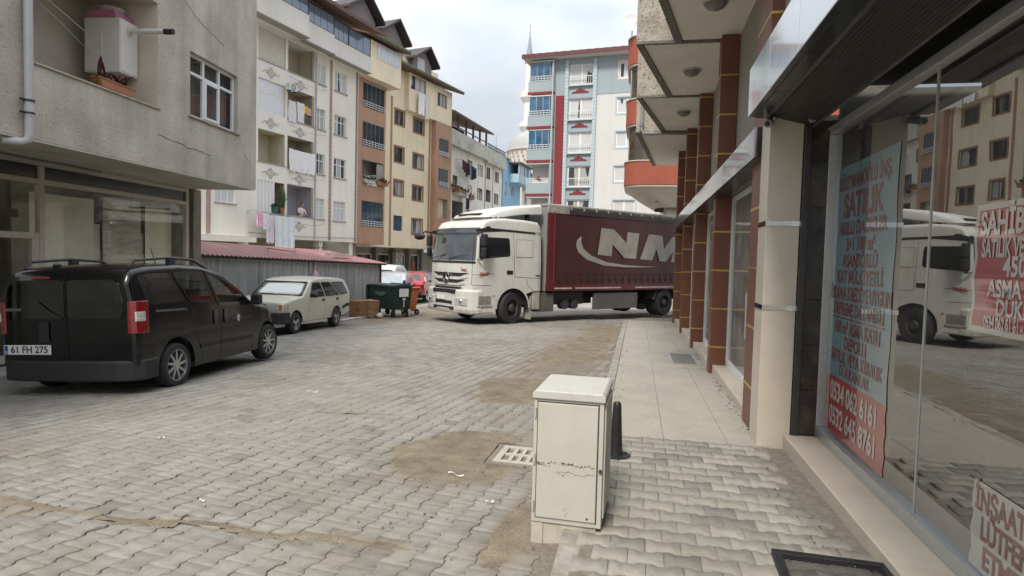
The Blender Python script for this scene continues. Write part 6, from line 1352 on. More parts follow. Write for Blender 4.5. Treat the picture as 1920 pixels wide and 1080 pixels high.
MB().box(-.55, 2.9, -.78, .78, .2, .27).build('underbody', hub_dark, VAN)
for sg in (1, -1):
    for nm, poly in (('sliding_door_window', [(.14,1.52),(.76,1.52),(.88,1.08),(.34,1.15)]), ('front_door_window', [(.86,1.52),(1.22,1.44),(1.62,1.20),(1.86,1.0),(1.14,1.045),(1.0,1.06)]), ('quarter_panel', [(-.55,1.52),(.02,1.54),(.26,1.15),(-.38,1.13),(-.50,1.22)])):
        o = vb.side_patch(poly, sg, .004, rad=.05, rim=.0).build(nm, (tint_glass if nm[0] == 's' else clear_car) if nm != 'quarter_panel' else mat('van_quarter', (.013,.013,.015), .2, coat=.8), VAN, smooth=50)
        if nm != 'quarter_panel':
            fr = vb.line(poly+[poly[0]], sg, .05, .007).build('window_seal', mat('seal_gloss', (.008,.008,.009), .15, coat=.5), o)
    vb.line([(.04,1.57),(.30,1.1),(.42,.72),(.52,.50),(.58,.26)], sg).build('door_gap', seam, body); vb.line([(.80,1.56),(1.02,1.05),(1.06,.7),(1.02,.25)], sg).build('door_gap', seam, body)
    vb.line([(1.92,1.02),(2.02,.8),(1.98,.6),(1.9,.24)], sg).build('door_gap', seam, body); vb.line([(-.62,1.56),(-.66,1.2),(-.63,.5)], sg, .008).build('door_gap', seam, body)
    vb.line([(-.36,1.055),(.26,1.035)], sg, .028, .002).build('slide_rail', mat('rail_grey', (.16,.16,.17), .3, .6), body); vb.line([(-.36,1.035),(.26,1.015)], sg, .012, .003).build('slide_gap', seam, body)
    vb.side_patch([(.52,.515),(1.0,.505),(1.0,.455),(.54,.46)], sg, .014, rad=.015).build('side_moulding', van_plast, VAN); vb.side_patch([(1.03,.505),(1.93,.485),(1.90,.435),(1.03,.455)], sg, .014, rad=.015).build('side_moulding', van_plast, VAN)
    for x in (.90, 1.16): vb.side_patch([(x-.045,.97),(x+.045,.97),(x+.055,.76),(x-.04,.76)], sg, .016, rad=.03).build('door_handle', mat('handle_black', (.008,.008,.009), .3, coat=.5), VAN)
    MB().tube([(-.52,sg*.66,1.615),(-.42,sg*.67,1.70),(.2,sg*.675,1.735),(.75,sg*.665,1.705),(1.12,sg*.64,1.575),(1.2,sg*.63,1.52)], [.014,.019,.019,.019,.018,.012], 10).box(.20,.32,sg*.645,sg*.70,1.60,1.725).build('roof_rail', mat('rail_black', (.035,.036,.038), .35, .2), VAN, smooth=40)
    mh = MB().prism([(1.85,sg*.89),(1.85,sg*1.06),(1.92,sg*1.06),(1.98,sg*.99),(1.99,sg*.92)], .975, 1.155, 'z').box(1.9, 1.97, sg*.80, sg*.90, 1.0, 1.05).build('wing_mirror', mat('mirror_black', (.01,.01,.011), .3, coat=.5), VAN, bevel=.028, seg=3)
    MB().prism([(sg*.905,1.0),(sg*1.03,1.0),(sg*1.04,1.08),(sg*1.02,1.13),(sg*.92,1.13)], 1.838, 1.846, 'x').build('mirror_glass', car_glass, mh)
    # tail lights wrap the corner
    pl = [(-.716,sg*.765),(-.713,sg*.805),(-.685,sg*.858),(-.62,sg*.886),(-.56,sg*.896),(-.52,sg*.898),(-.52,sg*.85),(-.6,sg*.80),(-.66,sg*.765)]
    tl = MB().prism(pl, .80, 1.20, 'z').build('tail_light', red_lamp, VAN, bevel=.012)
    MB().prism([(-.70,sg*.85),(-.69,sg*.864),(-.62,sg*.892),(-.575,sg*.898),(-.575,sg*.86),(-.66,sg*.80)], .95, 1.07, 'z').build('reversing_lamp', clear_lamp, tl, bevel=.008)
    for i, x in enumerate((.03, 2.46)): wheel(VAN, x, sg*.775, .30, .20, sg, 'spokes', n=9, rimr=.70)
    vb.front_patch([(sg*.42,.80),(sg*.62,.84),(sg*.66,.70),(sg*.45,.66)], .012, rad=.03).build('headlight', clear_lamp, VAN)
vb.side_patch([(.0-.12+.09*math.cos(a), .83+.075*math.sin(a)) for a in [k*math.pi/10 for k in range(20)]], -1, .003).build('fuel_flap', van_paint, VAN, smooth=50)
m = vb.side_patch([(1.52,.86),(1.57,.80),(1.53,.735),(1.48,.79)], -1, .004, K=1).build('diamond_sticker', mat('sticker_silver', (.6,.6,.6), .4), VAN); vb.side_patch([(1.525,.82),(1.545,.79),(1.53,.77),(1.51,.79)], -1, .006, K=1).build('sticker_core', van_plast, m)
vb.front_patch([(-.62,1.50),(.62,1.50),(.72,1.14),(-.72,1.14)], .012, rad=.06, rim=0).build('windscreen', clear_car, VAN, smooth=50)
bm_ = MB().prism([(-.70,-.80),(-.75,-.62),(-.77,-.3),(-.77,.3),(-.75,.62),(-.70,.80),(-.60,.885),(-.36,.892),(-.36,.80),(-.5,.7),(-.5,-.7),(-.36,-.80),(-.36,-.892),(-.60,-.885)], .215, .47, 'z').build('rear_bumper', van_plast, VAN, bevel=.025, seg=3)
for poly in ([(.02,1.47),(.62,1.47),(.72,1.38),(.755,1.06),(.70,.99),(.02,.985)], [(-.02,1.47),(-.60,1.47),(-.68,1.38),(-.715,1.06),(-.66,.99),(-.02,.985)]):
    o = vb.rear_patch(poly, .005, rad=.06, rim=0).build('rear_window', mat_glass('rear_tint', (.06,.068,.066), ior=1.75), VAN)
MB().box(-.7075,-.7005,-.005,.005,.47,1.5).box(-.7075,-.7005,-.79,.79,.968,.974).build('door_gap', seam, VAN)
MB().box(-.722,-.706,.22,.34,.70,.95).build('rear_handle', van_plast, VAN, bevel=.015)
MB().box(-.715,-.70,.18,.40,1.485,1.515).build('brake_light', red_lamp, VAN, bevel=.004)
p = MB().box(-.722,-.708,.20,.80,.545,.665).build('number_plate', plate_w, VAN, bevel=.004); MB().box(-.7225,-.722,.745,.79,.552,.658).build('plate_band', plate_b, p)
text('61 FH 275', .118, ink, p, (-.7225, .47, .605), (R_(90), 0, R_(-90)), 'plate_number', sx=.95, bold=.002); text('TR', .035, plate_w, p, (-.7235,.768,.575), (R_(90),0,R_(-90)), 'plate_letters')
MB().box(-.7135,-.709,.56,.76,1.09,1.125).build('rear_sticker', mat('sticker_dim', (.10,.10,.10), .5), VAN); MB().tube([(-.712,.05,.99),(-.722,.2,1.08),(-.722,.35,1.2)], .008, 6).build('wiper', van_plast, VAN)
MB().tube([(.95,.0,1.66),(.85,.0,1.90)], [.008,.003], 6).build('aerial', black_plastic, VAN); MB().sphere((-.45,.3,1.65), (.06,.035,.03), 10, 6).build('antenna_base', black_plastic, VAN, smooth=50)

# ------------------------------------------------ cream estate car
KA = thing('parked_estate_car', 'old cream estate car with black bumper parked before the corrugated shed', 'car', (-8.75, 15.70, gz(-8.1,15.6)), (0, math.atan(-SLOPE)*-1, R_(-87.7)))
kp = mat('estate_cream', (.53,.51,.42), .38, var=.05, scale=2, coat=.25, stain=(.42,.39,.30), sscale=2)
KAa = [(-.03,.255,.315), (2.18,.255,.315)]
kb_ = Body([(-.99,.80),(-.96,.92),(-.80,1.20),(-.70,1.27),(-.4,1.31),(.4,1.335),(1.0,1.315),(1.28,1.27),(1.36,1.235),(1.85,.885),(1.95,.875),(2.4,.825),(2.72,.765),(2.78,.72),(2.80,.50),(2.80,.42)],
           [(-1,.40),(-.6,.29),(.4,.27),(1.6,.27),(2.6,.33),(2.8,.36)], [(-1,.63),(-.93,.68),(-.5,.705),(1.5,.715),(2.3,.705),(2.7,.68),(2.8,.655)], .84, 1.3, .15, .10, KAa, r=.055, crown=.025, bow=.05, bowx=2.7, sm_=.03)
KW = [[(1.27,1.20),(.88,1.21),(.72,.86),(1.43,.86),(1.52,.87)], [(.80,1.21),(.30,1.21),(-.16,.87),(.64,.86)], [(.20,1.205),(-.52,1.20),(-.77,.90),(-.26,.875)]]
kbod = kb_.shell(120, 30, KW, [[(-.54,1.20),(.54,1.20),(.62,.92),(-.62,.92)]]).build('body', kp, KA, smooth=32, merge=True); seats(KA, (.15, .95), .32, .30, mat('seat_brown', (.12,.10,.085), .9, var=.2)); MB().box(-.8,2.0,-.62,.62,.30,.34).build('floor', hub_dark, KA)
MB().prism([(1.45,.5),(1.9,.80),(1.6,.87),(1.42,.78)], -.6, .6, 'y').build('dash', black_plastic, KA, bevel=.03); arch_liner(KA, KAa, .69); MB().box(-.8,2.6,-.62,.62,.25,.31).build('underbody', hub_dark, KA)
for sg in (1, -1):
    for poly in ([(1.27,1.20),(.88,1.21),(.72,.86),(1.43,.86),(1.52,.87)], [(.80,1.21),(.30,1.21),(-.16,.87),(.64,.86)], [(.20,1.205),(-.52,1.20),(-.77,.90),(-.26,.875)]):
        o = kb_.side_patch(poly, sg, .004, rad=.03, rim=0).build('side_window', clear_car, KA, smooth=50); kb_.line(poly+[poly[0]], sg, .03, .007).build('window_seal', black_plastic, o)
    kb_.line([(.13,1.2),(.0,1.02)], sg, .02, .006).build('window_bar', kp, KA)
    for P in ([(1.5,.85),(1.58,.6),(1.62,.3)], [(.68,.85),(.62,.5),(.72,.29)], [(-.2,.85),(-.1,.65)]): kb_.line(P, sg, .008).build('door_gap', seam, kbod)
    for x in (.78, -.06): kb_.side_patch([(x-.07,.79),(x+.07,.79),(x+.06,.735),(x-.06,.735)], sg, .012, rad=.02).build('door_handle', black_plastic, KA)
    mh = MB().sphere((1.42,sg*.80,.90), (.05,.10,.06), 12, 8).tube([(1.44,sg*.68,.86),(1.43,sg*.76,.88)], .02).build('wing_mirror', black_plastic, KA, smooth=45)
    for x in (-.03, 2.18): wheel(KA, x, sg*.635, .258, .165, sg, 'three', n=5, rimr=.62)
    kb_.line([(-.9,.56),(-.7,.57),(-.4,.5)], sg, .09, .012).build('bumper_end', van_plast, KA)
    hl = kb_.front_patch([(sg*.30,.725),(sg*.575,.725),(sg*.575,.585),(sg*.30,.585)], .014, rad=.02).build('headlight', clear_lamp, KA); kb_.front_patch([(sg*.585,.725),(sg*.655,.715),(sg*.655,.585),(sg*.585,.585)], .012, rad=.015).build('indicator', amber, KA)
    a0 = [(2.18+.335*math.cos(a), .255+.335*math.sin(a)) for a in [math.pi*k/14 for k in range(1, 14)]]; kb_.line(a0, sg, .03, .008).build('arch_lip', kp, KA, smooth=60)
    a0 = [(-.03+.335*math.cos(a), .255+.335*math.sin(a)) for a in [math.pi*k/14 for k in range(1, 14)]]; kb_.line(a0, sg, .03, .008).build('arch_lip', kp, KA, smooth=60)
kb_.front_patch([(-.28,.72),(.28,.72),(.28,.585),(-.28,.585)], .012).build('grille', black_plastic, KA)
ws = kb_.front_patch([(-.56,1.215),(.56,1.215),(.64,.915),(-.64,.915)], .014, rad=.04, rim=0).build('windscreen', mat_glass('windscreen_bright', (.6,.62,.62), ior=2.4), KA, smooth=50)
q = MB(); P4 = [(-.57,1.225),(.57,1.225),(.655,.905),(-.655,.905)]
for (a, b), (c, d) in zip(P4, P4[1:]+P4[:1]): q.tube([(kb_.xf(b+(d-b)*i/6, None, a+(c-a)*i/6, .7)+.012, a+(c-a)*i/6, b+(d-b)*i/6) for i in range(7)], .014, 6)
q.build('windscreen_seal', black_plastic, KA, smooth=50)
kb_.front_patch([(-.56,1.22),(.56,1.22),(.63,.96),(-.63,.96)], -.04, rim=0).build('windscreen_glare', mat('glare_pale_blue', (.60,.63,.70), .4, .3, var=.1, scale=3), KA, smooth=50)  # pale blue sheet behind the glass: the windscreen's bright reflection put into colour
MB().tube([(1.86,.1,.905),(1.83,-.45,.925)], .008, 6).tube([(1.86,.62,.90),(1.83,.15,.92)], .008, 6).build('wiper', black_plastic, KA)
MB().prism([(2.74,-.70),(2.86,-.62),(2.90,-.3),(2.90,.3),(2.86,.62),(2.74,.70),(2.50,.735),(2.48,.70),(2.6,.6),(2.6,-.6),(2.48,-.70),(2.50,-.735)], .27, .535, 'z').build('front_bumper', van_plast, KA, bevel=.03, seg=3)
kb_.side_patch([(2.5,.74),(2.68,.70),(2.70,.55),(2.52,.56)], 1, .003).build('filler_patch', mat('body_filler', (.42,.37,.26), .8, var=.2, scale=8), KA)

# ------------------------------------------------ lorry
LO = thing('lorry', 'white lorry with a dark red curtain-sided body turning out of the side street', 'lorry', (-4.72, 20.05, gz(-4.5, 20.0)-.01), R_(230))
lw = mat('lorry_white', (.56,.55,.515), .4, var=.07, scale=1.3, coat=.25, stain=(.45,.42,.35), sscale=1.8, stretch=(1,1,.45)); lgrime = mat('lorry_grime', (.36,.34,.30), .6, var=.2, scale=3, stain=(.22,.2,.17), sscale=2)
LA = [(.15,.52,.64)]
lb = Body([(-1.02,3.06),(-1.0,3.18),(-.9,3.26),(-.4,3.30),(.4,3.31),(.9,3.27),(1.25,3.18),(1.45,3.06),(1.55,2.93),(1.60,2.84),(1.605,2.82),(1.70,1.96),(1.705,1.92),(1.725,1.28),(1.73,.5),(1.735,.40)],
          [(-1.02,1.05),(-.7,1.05),(.79,.62),(.8,.44),(1.74,.40)], [(-1.02,1.29),(-.9,1.325),(1.2,1.33),(1.5,1.315),(1.62,1.28),(1.735,1.22)], 2.0, 3.3, .06, .0, LA, r=.11, crown=.02, bow=.20, bowx=1.58, sm_=0)
cab = lb.shell(50).build('cab', lw, LO, smooth=30)
MB().box(-.95, .85, -1.2, 1.2, .62, 1.2).build('cab_floor', hub_dark, LO); [MB().grid([[(.15+.63*math.cos(a), s_*y, .52+.63*math.sin(a)) for a in [math.pi*k/12 for k in range(13)]] for y in (1.31, .7)]).build('wheel_arch', hub_dark, LO) for s_ in (1, -1)]
FP = lambda poly, nm, m, off=.01, par=None, rad=.02, **k: lb.front_patch(poly, off, rad=rad, **k).build(nm, m, par or LO, smooth=50)
scr = FP([(-1.17,2.80),(1.17,2.80),(1.22,1.99),(-1.22,1.99)], 'windscreen', mat('lorry_screen', (.05,.055,.06), .04, var=.5, scale=2, coat=1, spec=.7), .012, rad=.06)
for a, b, zc in ((-.9,-.15,2.0),(.05,.85,2.0)): MB().tube([(1.75,a,zc+.02),(1.72,(a+b)/2,zc+.09),(1.70,b,zc+.16)], .012, 6).build('wiper', black_plastic, scr)
FP([(-1.24,2.98),(1.24,2.98),(1.235,2.79),(-1.235,2.79)], 'sun_visor', mat('visor_smoke', (.02,.024,.024), .12, coat=.6), .035, rad=.03)
FP([(-1.24,1.965),(1.24,1.965),(1.24,1.90),(-1.24,1.90)], 'scuttle', black_plastic, .014, rad=.01)
for z0, z1, a in ((1.50,1.60,1.02),(1.30,1.385,.86)): FP([(-a,z1),(a,z1),(a*.8,z1-.04),(a*.62,z0),(-a*.62,z0),(-a*.8,z1-.04)], 'grille_slot', black_plastic, .018, cent=(0,(z0+z1)/2))
FP([(-1.0,1.47),(1.0,1.47),(.62,1.395),(-.62,1.395)], 'grille_bar', lw, .03, cent=(0,1.44)); FP([(-.92,1.28),(.92,1.28),(.62,1.22),(-.62,1.22)], 'grille_bar', lw, .03, cent=(0,1.25))
FP([(-.78,1.17),(.78,1.17),(.46,.93),(-.46,.93)], 'lower_grille', black_plastic, .05)
# round three-pointed badge
em = MB().lathe([(.155,.0),(.18,.0),(.18,.03),(.155,.03)], (1.752,0,1.44), 'x', 28, closed=True)
for k in range(3):
    a = math.pi/2+k*2*math.pi/3; c, s_ = math.cos(a), math.sin(a); p = (1.775, .162*c, 1.44+.162*s_); q = [(1.762, .03*math.cos(a+dd), 1.44+.03*math.sin(a+dd)) for dd in (1.05,-1.05)]; em.add([p, q[0], (1.79,0,1.44), q[1]], [(0,1,2),(0,2,3)])
em.build('badge', chrome, LO, smooth=30); MB().lathe([(.001,0),(.156,0)], (1.75,0,1.44), 'x', 24).build('badge_back', black_plastic, LO)
text('Axor', .14, mat('red_script', (.30,.02,.02), .5), LO, (1.655, .78, 1.70), (R_(90), 0, R_(90)), shear=.3, sx=1.1, bold=.004); text('2640', .15, mat('red_script',(0,0,0)), LO, (1.28, 1.335, 1.58), (R_(90), 0, R_(180)), shear=.25, sx=1.15, bold=.004)
# bumper
pl = [(1.30,-1.345),(1.48,-1.335),(1.62,-1.26),(1.70,-1.12),(1.80,-.78),(1.85,-.3),(1.85,.3),(1.80,.78),(1.70,1.12),(1.62,1.26),(1.48,1.335),(1.30,1.345),(1.30,1.2),(1.5,1.0),(1.5,-1.0),(1.30,-1.2)]
bu = MB().prism(pl, .42, 1.10, 'z').build('bumper', lw, LO, bevel=.10, seg=4); MB().prism([(x+(.015 if x > 1.5 else 0), y*1.003) for x, y in pl], .38, .52, 'z').build('bumper_lip', lgrime, bu, bevel=.03)
for z0, z1, w_ in ((.64,.74,.46),(.46,.56,.56)): MB().box(1.80,1.858,-w_,w_,z0,z1).build('bumper_slot', black_plastic, bu, bevel=.01)
MB().box(1.78,1.862,-.62,.62,.97,1.095).build('bumper_mouth', black_plastic, bu, bevel=.02)
p = MB().box(1.855,1.87,-.42,.10,.76,.88).build('number_plate', plate_w, LO, bevel=.004); MB().box(1.870,1.8705,-.41,-.36,.77,.87).build('plate_band', plate_b, p); 
for sg in (1,-1):
    hl = MB().prism([(1.66,sg*1.12),(1.735,sg*1.10),(1.795,sg*.90),(1.835,sg*.62),(1.80,sg*.56),(1.70,sg*.60)], .62, .86, 'z').build('headlight', clear_lamp, LO, bevel=.02)
    MB().sphere((1.775,sg*.86,.735), (.06,.09,.09), 12, 8).build('lens', chrome, hl, smooth=50)
    wheel(LO, .15, sg*1.15, .52, .30, sg, 'lorry', mat('lorry_rim', (.05,.048,.045), .7, .2, var=.3), steer=R_(12), rimr=.56)
    for dy in (0, .32): wheel(LO, -7.5, sg*(1.13-dy), .52, .28, sg, 'lorry', mat('lorry_rim',(0,0,0)), rimr=.56)
    for dy in (0,): wheel(LO, -9.0, sg*1.13, .52, .28, sg, 'lorry', mat('lorry_rim',(0,0,0)), rimr=.56)
    sd = lambda poly, nm, m, off=.005, rad=.04, par=None: lb.side_patch(poly, sg, off, rad=rad).build(nm, m, par or LO, smooth=50)
    sd([(1.42,2.70),(.30,2.70),(.27,2.14),(1.46,2.04)], 'side_window', mat('lorry_window', (.010,.011,.012), .04, coat=1), .006, .08)
    sd([(1.58,2.90),(1.2,2.99),(-1.0,2.92),(-1.0,2.86),(1.2,2.92),(1.50,2.83)], 'black_band', black_plastic, .008, .01)
    sd([(.03,2.66),(-.64,2.66),(-.64,2.13),(.03,2.13)], 'blank_window', lw, .006, .06); lb.line([(.04,2.67),(-.65,2.67),(-.65,2.12),(.04,2.12),(.04,2.67)], sg, .008, .009).build('panel_gap', seam, cab)
    for P in ([(1.60,2.8),(1.66,1.98),(1.665,1.25),(.98,1.24)], [(.14,2.84),(.09,1.5)], [(1.66,1.56),(.9,1.60)], [(.09,1.5),(-1.0,1.45)], [(-.42,1.45),(-.45,1.25),(-.68,1.06)]): lb.line(P, sg, .012, .003).build('panel_gap', seam, cab)
    sd([(.40,1.70),(.16,1.70),(.16,1.58),(.40,1.58)], 'door_handle', black_plastic, .01, .02); sd([(-.78,1.56),(-1.0,1.56),(-1.0,1.53),(-.78,1.53)], 'side_marker', black_plastic, .01, .01)
    f0 = [(.15+.66*math.cos(a), .52+.66*math.sin(a)) for a in [math.pi*k/16 for k in range(0, 17)]]; lb.line(f0, sg, .06, .03).build('arch_lip', lw, LO, smooth=60)
    sd([(1.2,3.02),(1.04,3.03),(1.04,2.99),(1.2,2.98)], 'marker_lamp', black_plastic, .02, .01)
    MB().box(1.0,1.46,sg*1.31,sg*1.345,.66,.92).build('step_recess', mat('step_dirty', (.20,.19,.17), .7, var=.3), LO); MB().box(.96,1.5,sg*1.25,sg*1.36,.60,.655).box(.90,1.5,sg*1.25,sg*1.36,.40,.45).build('step', lgrime, LO, bevel=.01)
    sd([(.92,.95),(.86,.95),(.86,.90),(.92,.90)], 'amber_marker', amber, .012, .01) if sg > 0 else None
    mr_ = MB().box(1.38,1.52,sg*1.44,sg*1.66,2.42,2.78).box(1.39,1.51,sg*1.44,sg*1.64,2.08,2.38).build('wing_mirror', black_plastic, LO, bevel=.04, seg=3); MB().tube([(1.50,sg*1.30,2.84),(1.47,sg*1.46,2.84),(1.45,sg*1.47,2.0),(1.50,sg*1.30,2.02)], .022, 8).build('mirror_arm', black_plastic, mr_, smooth=40)
MB().tube([(1.55,-1.2,2.86),(1.80,-1.25,2.88),(1.95,-1.28,2.80)], .03, 8).sphere((1.98,-1.30,2.72), (.12,.30,.12), 14, 8).build('front_mirror', black_plastic, LO, smooth=40)
# roof wind deflector
df = MB(); P = []
for x, z, w_ in ((1.02,3.34,.85),(.85,3.44,.98),(.4,3.60,1.08),(-.3,3.74,1.14),(-1.0,3.83,1.17),(-1.10,3.83,1.17)):
    zb_ = 3.33 if x > .6 else 3.33+.20*min(1,(.6-x)/1.2); P.append([(x,w_,zb_),(x,w_*.99,z-.06),(x,w_*.93,z),(x,0,z+.03),(x,-w_*.93,z),(x,-w_*.99,z-.06),(x,-w_,zb_)])
df.grid(P); df.f.append(tuple(range(7))); df.build('wind_deflector', lw, LO, smooth=45); MB().box(.55,.95,-.6,.6,3.36,3.47).box(-.66,-.56,.95,1.1,3.30,3.52).box(-.66,-.56,-1.1,-.95,3.30,3.52).build('deflector_mount', black_plastic, LO)
# body
red_c = mat('curtain_red', (.060,.015,.017), .55, var=.18, scale=1.6, stretch=(1,1,.35), stain=(.042,.013,.013), sscale=.9, bump=.15, bscale=4); red_s = mat('frame_red', (.10,.016,.02), .45, var=.12, scale=2)
canvas = mat('canvas_dirty', (.30,.28,.245), .85, var=.25, scale=3, stain=(.16,.15,.13), sscale=2)
X0, X1 = -1.28, -9.3; YB = 1.30
bx = MB().box(X1, X0-.02, -YB+.05, YB-.03, 1.03, 3.80).build('load_body', mat('bulkhead', (.25,.25,.25), .6, var=.1), LO)
for sg in (1,-1):
    g_ = MB().grid([[(X0-.28+(X1-X0+.28)*i/120, sg*(YB+.0015*math.sin(i*1.9)+.010*math.sin(i*.35)*(.35+.65*math.sin(j/8*3.14))+.006*math.sin(i*.17+j)), 1.27+(3.66-1.27)*j/8) for i in range(121)] for j in range(9)])
    cu = g_.build('curtain', red_c, LO, smooth=60)
    MB().box(X0-.29, X0, sg*(YB-.05), sg*(YB+.015), 1.03, 3.60).build('corner_post', red_s, LO, bevel=.02); MB().box(X0-.30, X0-.26, sg*(YB+.0), sg*(YB+.03), 1.28, 3.64).build('tension_pole', mat('pole_red', (.22,.03,.04), .4), LO)
    MB().box(X1, X0-.0, sg*(YB-.06), sg*(YB+.01), 1.03, 1.262).build('side_rail', red_s, LO, bevel=.008)
    q = MB(); 
    for a, b in ((X0-.35,X0-1.15),(X0-1.3,X0-3.6),(X0-4.4,X0-7.9)): q.box(a, b, sg*(YB+.012), sg*(YB+.016), 1.10, 1.15)
    q.build('reflector_strip', mat('strip_white', (.42,.38,.36), .6, var=.3, scale=4), LO)
    st_ = MB(); bk_ = MB()
    for i in range(22):
        x = X0-.5-i*.355; st_.add([(x,sg*(YB+.022),1.62),(x-.03,sg*(YB+.022),1.62),(x-.03,sg*(YB+.022),1.26),(x,sg*(YB+.022),1.26)],[(0,1,2,3)]); bk_.box(x-.045,x+.015,sg*(YB+.018),sg*(YB+.04),1.36,1.46)
        if i < 21: st_.add([(x-.03,sg*(YB+.02),1.60),(x-.355,sg*(YB+.02),1.66),(x-.355,sg*(YB+.02),1.64),(x-.03,sg*(YB+.02),1.58)],[(0,1,2,3)])
    st_.build('strap', mat('strap_dark', (.03,.02,.022), .7), LO); bk_.build('buckle', mat('buckle_dark', (.035,.03,.03), .5, .4), LO, bevel=.006)
    MB().box(X1, X0-.9, sg*(YB-.02), sg*(YB+.02), 3.60, 3.76).build('top_rail', mat('rail_dirty_black', (.035,.03,.03), .6, var=.4, scale=3), LO)
    MB().box(X0-.95, X0+.02, sg*(YB-.03), sg*(YB+.03), 3.58, 3.88).build('corner_cap', canvas, LO, bevel=.03)
    # chassis side
    MB().box(-5.9, -3.6, sg*1.14, sg*1.25, .36, .94).build('side_guard', mat('guard_grey', (.085,.085,.085), .6, var=.2, scale=2), LO, bevel=.01)
    MB().box(-1.7, -.95, sg*.75, sg*1.22, .36, .98).build('battery_box', mat('box_dirty', (.09,.085,.075), .7, var=.25, scale=3), LO, bevel=.02)
    for x in (-2.3, -2.75): MB().tube([(x,sg*.9,.56),(x,sg*1.15,.56)], .16, 16).build('air_tank', mat('tank_dark', (.04,.04,.04), .5), LO, smooth=40)
    MB().grid([[(-7.5+.62*math.cos(a), sg*y, .55+.62*math.sin(a)) for a in [R_(8+164*k/12) for k in range(13)]] for y in (1.28,.72)]).build('mudguard', mat('guard_black', (.05,.05,.05), .6), LO)
    MB().box(-.66,-.62,sg*.95,sg*1.29,.14,.9).build('mudflap', lgrime, LO); MB().box(-1.0,-.70,sg*1.05,sg*1.30,.45,1.05).build('rear_fender', lgrime, LO, bevel=.02)
MB().box(X1-.02, X0, -YB-.0, YB+.0, 3.80, 3.90).build('roof_sheet', canvas, LO, bevel=.03)
for i in range(14): MB().box(X0-1.0-i*.6, X0-1.05-i*.6, 1.29, 1.335, 3.74, 3.83).build('roof_hook', canvas, LO)
MB().box(X1, .9, -.42, -.30, .72, 1.02).box(X1, .9, .30, .42, .72, 1.02).box(-8.5,-6.9,-.25,.25,.4,.6).box(-7.1,-6.9,-1.0,1.0,.44,.6).build('chassis', mat('chassis_black', (.015,.015,.015), .7), LO); MB().box(-3.3,-1.8,.4,1.0,.55,1.0).box(-3.3,-1.8,-1.0,-.4,.55,1.0).build('fuel_tank', mat('tank_dark',(0,0,0)), LO, bevel=.04)
cx_ = lambda px: -(3.62+(px-1290)*.0076); cz_ = lambda py: 3.22-(py-246)*.00503
let = mat('letter_grey', (.30,.285,.26), .7, var=.14, scale=3, stain=(.22,.2,.18), sscale=2)
def glyph(pts, name): return MB().prism([(cx_(a), cz_(b)) for a, b in pts], YB+.016, YB+.019, 'y').build(name, let, LO)
glyph([(1290,432),(1310,245),(1395,250),(1487,342),(1490,262),(1577,266),(1558,452),(1475,450),(1388,355),(1384,440)], 'letter')
glyph([(1588,456),(1650,266),(1755,272),(1772,372),(1838,275),(1940,280),(1915,472),(1835,470),(1848,385),(1790,468),(1738,465),(1712,378),(1680,460)], 'letter')
glyph([(1182,310),(1158,335),(1148,370),(1165,420),(1220,468),(1330,505),(1480,517),(1600,515),(1740,508),(1600,506),(1480,500),(1350,482),(1250,440),(1198,395),(1182,350)], 'swoosh')

